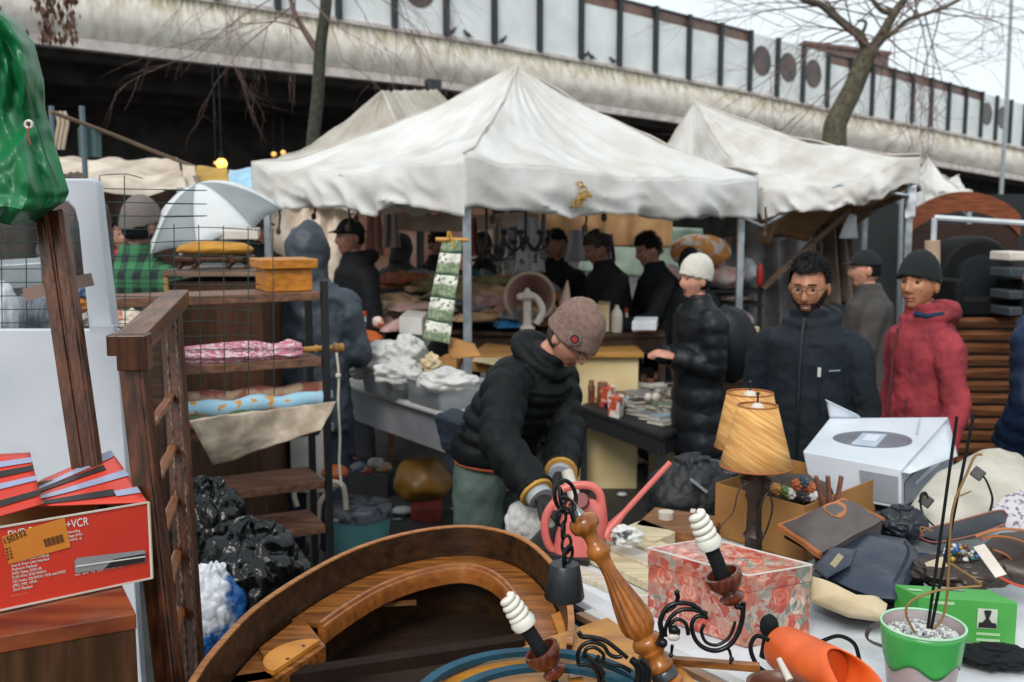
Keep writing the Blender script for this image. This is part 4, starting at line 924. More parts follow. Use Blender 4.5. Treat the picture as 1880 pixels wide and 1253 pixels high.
# bottles and boxes on the counter
t = thing("bottle", "white plastic bottle with a cap standing on the counter right of the taupe beanie", "bottle", G(1132, 610, 1.06))
b0 = G(1132, 610, 1.06); MB().lathe([(0, .04), (.04, .043), (.62, .043), (.74, .036), (.84, .018), (.9, .016)], b0, b0 + V((0,0,.21)), 18).build("body", wht, t); MB().lathe([(0, .015), (1, .015)], b0 + V((0,0,.172)), b0 + V((0,0,.2)), 12).build("cap", wht, t)
b0 = G(1152, 606, 1.06); t = thing("glue_stick", "slim white tube with red cap beside the white bottle", "tube", b0); MB().tube([b0, b0 + V((-.01,0,.13))], .012, 10).build("body", wht, t); MB().tube([b0 + V((-.01,0,.13)), b0 + V((-.012,0,.165))], .012, 10).build("cap", M("cap_red", '#b5382c', .5, bump=0), t)
gbox("box", "white cardboard box stacked on an orange one at the counter's edge", "box", (1160, 607), (1205, 607), (1208, 597), 1.125, .06, M("card_white", '#c9cbd0', .7, '#b5b7bc', bump=.1))
gbox("box", "flat orange and white box under the white one on the counter", "box", (1162, 610), (1203, 611), (1206, 600), 1.065, .058, M("card_orange", '#b5583a', .7, '#c9a294', scale=20, bump=.1))
garment(G(1180, 570, 1.08), .06, .04, .03, 0, .3, "rag on the white box", "lying on the white cardboard box")
gbox("storage_box", "cream box with round knob standing behind the white bottle", "box", (1095, 610), (1118, 610), (1120, 600), 1.065, .2, pale)
bbx = gbox("crate", "black crate standing before the cream cabinet with a blue carton on top", "crate", (1115, 762), (1198, 762), (1200, 735), .42, .36, M("plastic_black", '#16191c', .4, bump=.1))
gbox("carton", "flat blue and white carton lying on the black crate", "box", (1117, 662), (1178, 662), (1180, 648), .785, .035, M("card_bluewhite", '#b9cfe0', .6, '#2f86b8', scale=9, bump=0, contrast=(.42, .46)))
# book table
bt = table("low black table covered with books and boxed discs between the bending man and the woman", "book_table", [G(1062, 745, .62), G(1215, 800, .62), G(1325, 760, .62), G(1180, 705, .62)], .62, M("table_black", '#1a1b1d', .6, bump=.1), M("table_black", '#1a1b1d'), apron=.1, lw=.045)
bc_ = [('white','#c4c0ba'), ('grey','#74767a'), ('red','#9a3a30'), ('black','#232327'), ('beige','#a69680'), ('pale blue','#8fa3b0'), ('brown','#5e4535'), ('pale green','#7f8d79')]
pages = M("book_pages", '#b9b2a4', .9, bump=.2)
def book(c, L, W_, T, rz, ci, where, group):
    Rz = Matrix.Rotation(rz, 3, 'Z'); c = V(c); t = thing("book", f"{bc_[ci][0]} book or disc case {where}", "book", c, group)
    mt = M("cover_" + bc_[ci][0].replace(' ', '_'), bc_[ci][1], .45, [x*.8 for x in hx(bc_[ci][1])[:3]], scale=25, bump=.05)
    MB().box(c + V((0,0,T/2)), (L*.96, W_*.95, T*.74), Rz).build("pages", pages, t, smooth=False)
    for z in (T*.065, T*.935): MB().box(c + V((0,0,z)), (L, W_, T*.13), Rz).build("cover", mt, t, smooth=False)
A_, B_, C_, D_ = [G(x, y, .62) for x, y in ((1115, 745), (1215, 785), (1312, 752), (1215, 712))]
for i in range(6):
    for j in range(5):
        p = A_.lerp(B_, (j + .5) / 5).lerp(D_.lerp(C_, (j + .5) / 5), (i + .5) / 6); z = .622
        for n_i in range(rnd.choice([2, 3, 4, 5])):
            T = rnd.uniform(.012, .028); book((p.x + rnd.uniform(-.01,.01), p.y + rnd.uniform(-.01,.01), z), rnd.uniform(.11,.16), rnd.uniform(.09,.13), T, rnd.uniform(-.5,.5) + .6, rnd.choice([0,0,1,1,2,3,4,5,6,7]), "stacked on the low black table", "books and discs on the low black table"); z += T + .001
jar_m = M("jar_amber", '#7a4528', .25, '#4f2b1b', scale=20, bump=.1, coat=.4); lidm = M("jar_lid", '#8a5a4a', .4, '#6e4639', bump=0)
for k, (x, y) in enumerate(((1150, 722), (1178, 716), (1204, 712), (1085, 738), (1106, 744), (1140, 728), (1165, 730), (1192, 726))):
    b0 = G(x, y, .62); t = thing("jar", "amber jar with reddish lid among the jars at the back of the low black table", "jar", b0, "jars on the low black table"); h = .12 if k not in (3, 4) else .16; r_ = .038
    MB().lathe([(0, r_), (.75, r_), (.85, r_*.8)], b0, b0 + V((0,0,h)), 14).build("glass", jar_m, t); MB().lathe([(0, r_*.95), (1, r_*.9)], b0 + V((0,0,h*.84)), b0 + V((0,0,h)), 14).build("lid", lidm, t)
for (x, y, lab) in ((1128, 765, "white and red carton standing at the near left corner of the low black table"), (1112, 745, "white capped orange carton beside the amber jars")):
    gbox("carton", lab, "box", (x - 12, y), (x + 8, y + 5), (x + 18, y - 2), .62, .13, M("carton_red_white", '#d4cfc8', .6, '#b54a30', scale=9, bump=0, contrast=(.46, .5)))
b0 = G(1190, 738, .72); o = MB().ell(b0 + V((0,0,.03)), .028, 12, 8).ell(b0 + V((.05,0,.03)), (.03,.025,.03), 12, 8).build("trinket", wht); tag(o, "small white china trinket on top of the disc stacks", "trinket")
# crate under the book table and litter
gbox("crate", "pale wooden crate on the ground under the low black table", "crate", (1190, 880), (1262, 868), (1275, 845), .0, .22, WOOD("crate_pale", '#8a7a5a', '#6b5d45'))
garment(G(1150, 850, .02), .14, .08, .05, 1, .3, "rags on the ground", "on the ground under the low black table")
for (x, y, r_, lab) in ((1142, 908, .035, "small white lid lying on the wet ground by the watering can spout"), (740, 938, .07, "crumpled white plastic lump on the ground beside the teal bin"), (700, 925, .03, "white paper scrap on the ground behind the teal bin")):
    p = G(x, y, r_*.4); o = MB().ell(p, (r_, r_*.8, r_*.4), 14, 10, fn=lambda d: 1 + .25 * nz(d, 3)).build("litter", M("plastic_white", '#b9c0c2', .5, bump=.2)); tag(o, lab, "litter")
gbox("tin_box", "red tin box with gold lid lying on the ground beside the desk panel", "box", (755, 958), (806, 962), (812, 938), 0, .09, M("tin_red", '#8a3026', .5, '#5e2019', scale=12, bump=.1))
# bundles and shelves behind woman
pf_ = M("floral_orange", '#d98f4a', .8, '#d9cdc4', scale=9, bump=.3, contrast=(.45,.52)); pk_ = M("bundle_pink", '#cf9c98', .8, '#d9c6c2', scale=8, bump=.3, contrast=(.42,.58)); lb_ = M("bundle_blue", '#a9bccb', .8, '#c9c9ce', scale=8, bump=.3)
for (px, py, a, b, mt, lab) in ((1285, 462, 55, 32, pf_, "big orange and white floral bundle behind the white knit hat"), (1330, 510, 42, 22, pk_, "pink bundle stacked under the floral one by the pole"), (1372, 500, 14, 26, lb_, "pale blue bundle next to the right tent pole"),
        (1225, 520, 26, 34, pk_, "pink floral bundle left of the white knit hat"), (1345, 590, 36, 26, pk_, "pink and white bundle on the lower shelf behind the rucksack"), (1340, 545, 36, 12, M("bundle_grey", '#a39a98', .8, '#7d5a58', scale=20, bump=.3), "checked flat bundle on the upper shelf rail")):
    p = P(px, py, 8.3); o = MB().ell(p, (S(8.3, a), .22, S(8.3, b)), 26, 18, fn=lambda d: 1 + .13 * nz(d, 2.2, px * .1) + .05 * nz(d, 6)).build("bundle", mt); tag(o, lab, "bundle")
t = thing("shelf_rack", "dark metal rack holding the bundles beyond the woman in the white hat", "rack", V((P(1330, 600, 8.3).x, 8.3, 0)))
for x in (1215, 1385):
    for dy in (-.2, .25): p = P(x, 520, 8.3); MB().box((p.x, 8.3 + dy, .75), (.03, .03, 1.5)).build("post", iron, t, smooth=False)
for y in (532, 556, 616): 
    a, b = P(1212, y, 8.3), P(1388, y, 8.3); MB().box(((a.x+b.x)/2, 8.3, a.z), (b.x-a.x, .5, .025)).build("shelf", iron, t, smooth=False)
p = P(1392, 460, 8.1); o = MB().ell(P(1395, 505, 8.0), (.03, .03, .1), 10, 8).build("red_pouch", M("pouch_red", '#a3261f', .5, bump=.1)); tag(o, "small bright red pouch hanging right of the tent pole", "pouch")
for (x, y) in ((1378, 625),):
    b0 = P(x, 645, 6.9); t = thing("lampshade", "small cream lampshade standing by the foot of the right tent pole", "lampshade", b0); MB().lathe([(0, .07), (1, .055)], b0, b0 + V((0,0,.17)), 18).build("shade", M("shade_cream", '#cbb795', .8, bump=.2), t); MB().lathe([(0, .05), (1, .02)], b0 - V((0,0,.07)), b0, 14).build("base", wht, t)
tb = table("dark side table by the right tent pole behind the man with glasses", "side_table", [P(1320, 665, 6.7), P(1440, 665, 6.7), P(1440, 650, 7.3), P(1330, 650, 7.3)], .86, dk, dk)
# dark goods at the right: rack, rolled chairs, louvred chest, arched headboard
t = thing("rolling_rack", "white metal tube rail standing before dark goods at far right", "rack", V((P(1790, 600, 6.2).x, 6.2, 0)))
wm2 = M("tube_white", '#b4bbbf', .4, bump=0)
a, b = P(1716, 400, 6.2), P(1905, 412, 6.0); MB().tube([(a.x, a.y, 0), a], .018, 8).build("upright", wm2, t); MB().tube([(b.x, b.y, 0), b], .018, 8).build("upright", wm2, t); MB().tube([a, b], .018, 8).build("top_rail", wm2, t)
o = MB().lathe([(0, .045), (1, .045)], P(1712, 520, 6.15), P(1712, 442, 6.15), 16).build("cardboard_tube", M("tube_card", '#b59a80', .8, bump=.1)); tag(o, "beige cardboard tube standing upright behind the black beanie", "tube")
dm = M("upholstery_black", '#0d0f11', .7, '#08090a', bump=.3, spec=.2); p = P(1800, 500, 6.8)
o = pbox("armchair", "", "", P(1728, 582, 6.7) , P(1868, 582, 6.7), P(1868, 575, 7.3), .52, dm); m = MB()
bpy.data.objects.remove(o)
t = thing("armchair", "black upholstered armchair with round back stacked on the slatted chest at far right", "armchair", P(1790, 582, 6.8))
c = P(1785, 505, 6.9); MB().lathe([(0, S(6.9, 66)), (.2, S(6.9, 72)), (1, S(6.9, 70))], c - V((0,.1,0)), c + V((0,.25,0)), 30).build("backrest", dm, t, mods=[BEV(.02)]); MB().lathe([(0, S(6.9,40)), (1, S(6.9,44))], c - V((0,.14,.02)), c - V((0,.09,.02)), 24).build("cushion", M("upholstery_grey", '#1a1f22', .7, bump=.3, spec=.2), t)
a, b = P(1728, 580, 6.75), P(1870, 580, 6.75); MB().box(((a.x+b.x)/2, 6.85, a.z + .07), (b.x - a.x, .5, .14)).build("seat", dm, t, mods=[BEV(.03)])
for x in (1738, 1858): p = P(x, 545, 6.6); MB().box(p, (.06, .4, .25)).build("armrest", dm, t, mods=[BEV(.02)])
for k, y in enumerate((470, 500, 540, 570)):
    p = P(1855, y, 6.5); o = MB().box(p, (.16, .2, .06), .2).build("chrome_tray", M("tray_grey", '#343a3e', .6, bump=0) if k else wht, mods=[BEV(.01)]); tag(o, "dull grey metal tray in the pile beside the blue coat" if k else "white box on top of the metal trays beside the blue coat", "tray", "metal trays by the blue coat" if k else None)
lw_ = WOOD("louvre_wood", '#7a4f33', '#4a2d1d', .35, 4, 'X')
t = thing("slatted_chest", "brown wooden chest front with horizontal slats standing behind the red jacket", "chest", V((P(1800, 700, 6.5).x, 6.6, 0)))
a, b = P(1735, 700, 6.5), P(1880, 700, 6.5); zz0 = P(1800, 586, 6.5).z
MB().box(((a.x+b.x)/2, 6.75, zz0/2), (b.x-a.x, .3, zz0)).build("carcass", WOOD("chest_dark", '#2e1c13', '#1c110c'), t, smooth=False)
for k in range(14):
    z = zz0 - .03 - k * .085
    if z > .05: MB().box(((a.x+b.x)/2, 6.57, z), (b.x-a.x, .05, .045), Matrix.Rotation(R(28), 3, 'X')).build("slat", lw_, t, smooth=False)
t = thing("headboard", "arched reddish wood headboard leaning in the dark at far right", "headboard", V((P(1790, 500, 8.2).x, 8.2, 0)))
arc = [P(1670 + 205 * u, 398 - 46 * math.sin(u * math.pi) ** .7, 8.2) for u in [i/20 for i in range(21)]]
arci = [p - V((0,0,.16)) for p in arc]
MB().loft([[p, q, q + V((0,.05,0)), p + V((0,.05,0))] for p, q in zip(arc, arci)]).build("top_rail", WOOD("headboard_wood", '#8a4b2a', '#5c2f1b', .35), t)
a, b = arci[0], arci[-1]; MB().hexa([V((a.x, 8.22, 0)), V((b.x, 8.22, 0)), V((b.x, 8.26, 0)), V((a.x, 8.26, 0))], [V((a.x, 8.22, a.z+.1)), V((b.x, 8.22, b.z+.1)), V((b.x, 8.26, b.z+.1)), V((a.x, 8.26, a.z+.1))]).build("panel", WOOD("headboard_panel", '#3a2118', '#241510'), t, smooth=False)
dz = M("shed_dark", '#1c2023', .8, bump=.1)
o = MB().box((P(1850, 450, 13).x + .8, 13, 1.1), (6, .3, 2.2)).build("fence_panel", dz, smooth=False); tag(o, "dark hoarding closing off the market under the overpass at far right", "fence")
o = cloth("paper_sign", "white scrap of paper hanging below the right tent near the black beanie", "sign", (P(1540, 438, 8), P(1575, 438, 8), P(1572, 396, 8), P(1558, 392, 8)), whc, 6, 6, .02, 8)
o = cloth("hanging_rag", "small white knotted rag hanging from the right tent corner", "rag", (P(1664, 402, 7.4), P(1680, 400, 7.4), P(1682, 340, 7.4), P(1672, 342, 7.4)), whc, 8, 14, .05, 9)
# ================================================================ middle ground left: desk, shelves, bin
zd = .93
desk = thing("desk", "long white topped desk with grey side panel, loaded with plastic tubs", "desk", V((-.7, 5.3, 0)))
FL, FR = G(612, 697, zd), G(834, 764, zd); dr = (FR - FL).normalized(); pp = V((-dr.y, dr.x, 0)); BRd, BLd = FR + pp * .62, FL + pp * .62
whp = M("laminate_white", '#c9c8c6', .4, '#b7b5b3', scale=3, bump=.05, wet=6); gryp = M("panel_grey", '#84868b', .5, '#74767a', bump=.05)
dz_ = V((0,0,.03)); MB().hexa([FL - dz_, FR - dz_, BRd - dz_, BLd - dz_], [FL, FR, BRd, BLd]).build("desktop", whp, desk, smooth=False, mods=[BEV(.01)])
i1, i2 = FL + pp*.04 - V((0,0,.032)), FR + pp*.04 - dr*.02 - V((0,0,.032)); dn = V((0,0,.19))
MB().hexa([i1 - dn, i2 - dn, i2 - dn + pp*.02, i1 - dn + pp*.02], [i1, i2, i2 + pp*.02, i1 + pp*.02]).build("side_panel", gryp, desk, smooth=False)
g0 = V((FR.x, FR.y, 0)) + pp*.07 - dr * .03
MB().hexa([g0, g0 + pp*.45, g0 + pp*.45 - dr*.03, g0 - dr*.03], [g0 + V((0,0,zd-.24)), g0 + pp*.45 + V((0,0,zd-.24)), g0 + pp*.45 - dr*.03 + V((0,0,zd-.24)), g0 - dr*.03 + V((0,0,zd-.24))]).build("end_panel", whp, desk, smooth=False, mods=[BEV(.004)])
MB().bar(V((FR.x, FR.y, 0)) + pp*.03 - dr*.03, V((FR.x, FR.y, zd-.035)) + pp*.03 - dr*.03, .03, .03).build("leg", gryp, desk, smooth=False)
MB().bar(V((FL.x, FL.y, 0)) + pp*.03 + dr*.03, V((FL.x, FL.y, zd-.035)) + pp*.03 + dr*.03, .03, .03).build("leg", gryp, desk, smooth=False)
frost = M("plastic_frosted", '#c3c7cb', .3, '#aeb3b8', bump=.05, alpha=.62); bagw = M("plastic_bag_white", '#e2e1de', .3, '#cfcdc9', scale=9, bump=.5, bscale=30, transl=.3)
def tub(label, cx, cy, wx, wy, h, mat, ang, z=zd, th=.004, flare=.02, name="plastic_tub"):
    c = G(cx, cy, z); Rz = Matrix.Rotation(ang, 3, 'Z'); t = thing(name, label, "tub", c)
    def ring(a, b, zz, r=.03): 
        out = []
        for (sx_, sy_, a0) in ((1,1,0), (-1,1,90), (-1,-1,180), (1,-1,270)):
            for k in range(5): an = R(a0 + k * 22.5); out.append(c + Rz @ V((sx_*(a-r) + r*math.cos(an), sy_*(b-r) + r*math.sin(an), zz)))
        return out
    MB().loft([ring(wx, wy, .002), ring(wx + flare, wy + flare, h), ring(wx + flare + .012, wy + flare + .012, h), ring(wx + flare + .012, wy + flare + .012, h - .012)], False).build("wall", mat, t, mods=[SOL(th)])
    MB().prism(ring(wx, wy, .001), (0,0,.004)).build("bottom", mat, t)
    return t, c, Rz
tub("frosted plastic tub stuffed with white bags on the left of the white desk", 728, 722, .16, .12, .19, frost, -.9)
tub("clear plastic tub with white contents on the near corner of the white desk", 815, 742, .17, .12, .14, frost, -.95)
def lump(name, label, cat, px, py, d, rx, ry, rz_, mat, n1=.16, f1=2.5, n2=.06, f2=7, seg=36, group=None, z=None, sd_=0):
    c = P(px, py, d) if z is None else G(px, py, z)
    o = MB().ell(c, (rx, ry, rz_), seg, int(seg*.7), fn=lambda q: 1 + n1*nz(q, f1, sd_ + px*.013) + n2*abs(nz(q, f2, py*.1))*2).build(name, mat)
    if label: tag(o, label, cat, group)
    return o
for (x, y, d, rx, rz_, lab) in ((700, 655, 5.45, .13, .09, "crumpled white plastic bag bulging from the left tub on the desk"), (745, 645, 5.35, .10, .08, "second crumpled white bag on top of the left tub on the desk"), (735, 685, 5.25, .13, .07, "white bag pressed between the two tubs on the desk"),
        (818, 700, 4.98, .14, .06, "soft white padding filling the clear tub on the desk corner"), (665, 682, 5.6, .06, .04, "small white bag at the left end of the desk")):
    lump("plastic_bag", lab, "bag", x, y, d, rx, .1, rz_, bagw, .35, 2.2, .05, 4, seg=60)
cardb = M("cardboard", '#a5763f', .85, '#8d6233', scale=4, bump=.1); cardd = M("cardboard_light", '#b8905e', .85, '#9d794d', scale=5, bump=.1)
gbox("box", "white takeaway carton standing on papers beside the green runner", "box", (733, 612), (775, 616), (786, 600), 1.12, .11, M("carton_paper_white", '#cfcdc8', .6, '#bdbab4', bump=.1))
gbox("paper_stack", "stack of white papers under the takeaway carton", "papers", (758, 655), (800, 662), (812, 645), zd, .17, M("paper_white", '#c9c5bb', .8, '#b0aba0', scale=12, bump=.3))
gbox("box", "open cardboard box with black cloth in it on the desk by the pole", "box", (785, 680), (838, 690), (852, 662), zd, .13, cardb)
lump("cloth_bundle", "black cloth in the cardboard box on the desk", "cloth", 806, 638, 5.35, .06, .06, .05, blk)
cloth("cardboard_flap", "loose brown cardboard flap leaning across the goods right of the green runner", "cardboard", (P(826, 660, 5.2), P(885, 655, 5.1), P(872, 632, 5.3), P(818, 616, 5.3)), cardb, 6, 6, .012, 4)
gbox("tray", "shallow cardboard tray with cream envelopes on the desk behind the bending man", "tray", (850, 680), (925, 690), (960, 655), zd, .07, cardb)
for k in range(6):
    o = gbox("envelope", "cream envelope leaning in the cardboard tray on the desk", "envelope", (866 + k*11, 664 + k*2), (900 + k*9, 667 + k*2), (906 + k*9, 660), zd + .08 + .004*k, .003, M("paper_cream", '#c7b48f', .8, bump=.1)); o['group'] = "cream envelopes in the tray"
lump("paper_scrap", "cream rag of paper lying over the desk goods above the clear tub", "paper", 790, 668, 5.15, .05, .05, .05, M("paper_cream"  , '#c7b48f'), .4)
org = M("orange_plastic", '#cf6420', .55, '#b14f16', scale=8, bump=.2)
lump("pumpkin_bag", "bright orange ribbed bag at the back left of the desk", "bag", 668, 625, 5.9, .115, .1, .06, org, .1, 2, .05, 5)
lump("orange_toy", "small orange and white toy head behind the orange bag", "toy", 694, 592, 6.1, .035, .035, .035, M("toy_orange_white", '#cf6a30', .5, '#cdbdb5', scale=18, bump=.1, contrast=(.45,.55)))
b0 = P(664, 604, 6.0); t = thing("jar", "white plastic jar with orange red lid at the back left of the desk", "jar", b0); MB().lathe([(0,.03),(.8,.03),(1,.027)], b0, b0 + V((0,0,.08)), 16).build("body", M("jar_white_blue", '#b9c9d0', .4, bump=0), t); MB().lathe([(0,.032),(1,.032)], b0 + V((0,0,.08)), b0 + V((0,0,.105)), 16).build("lid", M("lid_orange", '#c9472a', .5, bump=0), t)
m = MB()
for k in range(7): x = 630 + k * 7; m.tube(pxs([(x, 592), (x, 604), (650, 618 - abs(k-3))], 5.95, 4), .006, 5)
m.tube(pxs([(650, 610), (648, 650), (652, 680)], 5.8), .012, 6); o = m.build("candelabra", iron); tag(o, "black branched candle holder at the left end of the desk", "candle holder")
for k, (x, y, c, lab) in enumerate(((628, 600, '#c95b33', "small orange red toy beside the black candle holder"), (637, 640, '#b9b2a8', "little grey white toy by the black candle holder"), (640, 612, '#c8b23c', "tiny yellow toy in front of the black candle holder"))):
    lump("toy", lab, "toy", x, y, 5.85, .025, .025, .03, M("toy_%d" % k, c, .5, bump=0), .3)
# things below the desk
gbox("basket", "black plastic basket holding small packets on the ground under the desk", "basket", (634, 905), (712, 915), (742, 885), .0, .16, M("plastic_black", '#16191c'))
for k, (x, y, c, nm) in enumerate(((672, 862, '#b54136', 'red'), (690, 850, '#c3bfb8', 'white'), (704, 858, '#c98a5a', 'orange'), (660, 858, '#3e62a0', 'blue'))):
    lump("packet", f"small {nm} packet in the black basket under the desk", "packet", x, y, 5.9, .05, .04, .03, M("packet_" + nm, c, .5, '#8b8781', scale=16, bump=.1), .2)
lump("amber_tarp", "bunched dark amber yellow tarp lying under the desk", "tub", 775, 880, 5.6, .17, .2, .12, M("amber_plastic", '#75510f', .5, '#5d3f0e', scale=4, bump=.1), .2, 1.5, .03)  # lump stands for a piece of dark yellow tarp
# teal bin with grey lid
c = P(661, 925, 5.0); t = thing("bin", "round teal bin with wet dark grey lid standing behind the shelves", "bin", V((c.x, c.y, 0))); tl_ = M("bin_teal", '#5a8f92', .5, '#4b7d80', bump=.05)
MB().lathe([(0, .135), (1, .155)], (c.x, c.y, 0), (c.x, c.y, c.z - .045), 34).build("body", tl_, t)
lg_ = M("lid_grey_wet", '#5b5e66', .35, '#2e3136', scale=16, bump=.3, contrast=(.44,.5))
m = MB(); m.lathe([(0, .163), (.72, .166), (.86, .162), (1, .15), (1.0, .001)], (c.x, c.y, c.z - .06), (c.x, c.y, c.z), 34, cap=False); m.build("lid", lg_, t)
m = MB(); m.box((c.x - .1, c.y - .14, c.z - .045), (.03, .02, .012)); m.build("catch", M("grey_light", '#8d9299', .5, bump=0), t)
# white bent tube chair behind shelves
t = thing("tube_chair", "cream bent tube chair frame lying behind the lower shelves", "chair", V((P(590, 900, 4.9).x, 4.9, 0))); crm = M("tube_cream", '#c2baa6', .4, '#a9a08c', bump=.05)
MB().tube(pxs([(545, 930), (540, 905), (555, 888), (590, 886), (618, 886), (632, 900), (636, 960)], 4.9), .014, 8).build("frame", crm, t)
MB().tube(pxs([(585, 980), (586, 930), (600, 905), (625, 888)], 4.95), .014, 8).build("stay", crm, t)
MB().ell(P(615, 868, 5.0), (.07, .08, .04), 16, 10).build("seat", M("seat_orange", '#a5542a', .5, bump=.1), t)
o = pbox("white_board", "pale grey board standing behind the shelves above the tube chair", "board", P(535, 905, 5.1), P(596, 905, 5.1), P(596, 905, 5.16), .38, M("board_pale", '#b5b0ac', .6, bump=0))
# shelving unit
sh = thing("shelving_unit", "open shelving unit of brown boards between black metal posts with wares on it", "shelves", V((-1.1, 4.0, 0)))
shw = WOOD("shelf_wood", '#7d5a46', '#573c2e', .45, 5, 'X', bump=.05); black_m = M("post_black", '#17191b', .5, bump=.05)
zf = [P(592, y, 4.03).z for y in (536, 657, 772, 882, 964)]
FRs = P(592, 700, 4.03); FRs.z = 0; ds = V((-.89, -.456, 0)); bs = V((-.456, .89, 0)); W_s = .80
for z in zf:
    a = FRs + V((0,0,z)); b = a + ds * W_s; th_ = V((0,0,.035)); k_ = bs * .26
    MB().hexa([b - th_, a - th_, a - th_ + k_, b - th_ + k_], [b, a, a + k_, b + k_]).build("shelf", shw, sh, smooth=False, mods=[BEV(.003)])
ztop_s = P(600, 516, 4.03).z
for q, zz in ((FRs - ds*.016, ztop_s), (FRs - ds*.016 + bs*.24, ztop_s - .03), (FRs + ds*(W_s+.016), zf[0]), (FRs + ds*(W_s+.016) + bs*.24, zf[0])):
    MB().box((q.x, q.y, zz/2), (.026, .026, zz), math.atan2(ds.y, ds.x)).build("post", black_m, sh, smooth=False)
MB().tube([FRs - ds*.016 + bs*.24 + V((0,0,.35)), FRs - ds*.016 + V((0,0,.72))], .003, 5).build("brace", black_m, sh)
for z in (zf[2] - .03, 1.18): p = FRs - ds*.03 + V((0,0,z)); MB().box(p, (.02, .02, .03), .4).build("clamp", M("grey_light", '#8d9299'), sh, smooth=False)
top = lambda s_, b_, i: FRs + ds*s_ + bs*b_ + V((0,0,zf[i]))
# honey coloured wooden box on the top shelf
hw_ = WOOD("honey_wood", '#c07c2a', '#9b5f1c', .4, 5, 'X', coat=.2)
t = thing("wooden_box", "honey coloured wooden box with overhanging lid on the top shelf", "box", P(530, 534, 4.1)); 
A_, B_ = P(490, 534, 3.98), P(574, 533, 4.06); dd = (B_ - A_); dd.z = 0; dp = V((-dd.y, dd.x, 0)).normalized() * .22 ; A_.z = B_.z = zf[0] + .002
MB().hexa([A_, B_, B_ + dp, A_ + dp], [A_ + V((0,0,.09)), B_ + V((0,0,.09)), B_ + dp + V((0,0,.09)), A_ + dp + V((0,0,.09))]).build("body", hw_, t, smooth=False, mods=[BEV(.003)])
e = dd.normalized()*.02; f_ = dp.normalized()*.02; h0, h1 = V((0,0,.092)), V((0,0,.13))
MB().hexa([A_-e-f_+h0, B_+e-f_+h0, B_+e+f_+dp+h0, A_-e+f_+dp+h0], [A_-e-f_+h1, B_+e-f_+h1, B_+e+f_+dp+h1, A_-e+f_+dp+h1]).build("lid", hw_, t, smooth=False, mods=[BEV(.004)])
# umbrella lying on second shelf
pw = M("umbrella_pink_white", '#b5677c', .7, '#d6c8ca', scale=10, bump=.15, stretch=(2, 14, 14), contrast=(.42,.52))
t = thing("folded_umbrella", "closed pink and white umbrella with bamboo handle lying on the second shelf", "umbrella", P(470, 648, 4.0)); 
a, b = top(.80, .06, 1) + V((0,0,.035)), top(.07, .06, 1) + V((0,0,.03))
m = MB(); rg = []; u = (b-a).normalized(); s1 = u.cross(V((0,0,1))); s2 = V((0,0,1))
for i in range(41):
    f = i/40; r = .008 + .034 * math.sin(min(1, f*1.35)*math.pi/2) * (1 - .55*sstep(.72,.9,f)) + .02*gs(f-.93,.05)
    rg.append([a.lerp(b, f) + (s1*math.cos(k*2*math.pi/32) + s2*math.sin(k*2*math.pi/32)) * r * (1 + .14*math.sin(k*2*math.pi/32*7 + f*5)) for k in range(32)])
m.loft(rg).build("canopy", pw, t)
bam = M("bamboo", '#b98a45', .4, '#94692f', bump=.1); c1 = b + u*.18 + V((0,0,.0))
MB().lathe([(0,.012),(.35,.012),(.36,.016),(.42,.016),(.43,.012),(.75,.013),(.78,.02),(.86,.021),(.88,.017),(.98,.02),(1,.016)], b - u*.01, c1, 14).build("handle", bam, t)
MB().tube([a - u*.05, a], .005, 6).build("tip", bam, t)
ro = M("rope_white", '#c0b9a8', .9, bump=.4); q = MB().tube(pxs([(618, 648), (622, 690), (621, 740), (624, 800), (623, 850), (627, 893)], 4.0), .0055, 6).ell(P(621, 690, 4.0), .012, 8, 6).build("cord", ro); tag(q, "white cord hanging from the umbrella handle with a knot in it", "cord")
# fabric rolls on the third shelf
patt = M("fabric_blue_print", '#9cc4d8', .8, '#c98f3f', scale=26, bump=.1, contrast=(.36,.40), detail=1); redf = M("fabric_red_brown", '#a3503a', .8, '#4a5a3c', scale=5, bump=.2, contrast=(.45,.5)); beif = M("fabric_beige_red", '#c0a285', .8, '#9d5a4b', scale=9, bump=.2, contrast=(.42,.5))
for (s0, s1_, b_, h, r_, mt, lab) in ((.0, .78, .02, .085, .026, patt, "pale blue fruit printed fabric roll lying on the third shelf"), (.1, .78, .0, .032, .026, redf, "red and green fabric roll under the blue printed one"), (-.03, .78, .10, .11, .026, beif, "beige and red cloth folded behind the blue printed roll")):
    p0, p1 = top(s1_, b_, 2) + V((0,0,h)), top(s0, b_, 2) + V((0,0,h)); n = 24
    o = MB().tube([p0.lerp(p1, i/n) + V((0,0,.006*math.sin(i*.9))) for i in range(n+1)], [r_*(1 + .12*math.sin(i*1.3)) for i in range(n+1)], 14, flat=1.3).build("fabric_roll", mt); tag(o, lab, "fabric")
chf = M("cloth_cream", '#cdc19c', .85, '#c0b48e', scale=3, bump=.15, bscale=8)
c00, c10, c11, c01 = P(392, 856, 3.70), P(590, 790, 3.84), P(617, 736, 4.0), P(348, 772, 3.55)
o = cloth("draped_cloth", "cream cloth hanging in a point from the third shelf", "cloth", (c00, c10, c11, c01), chf, 30, 20, .014, 7); 
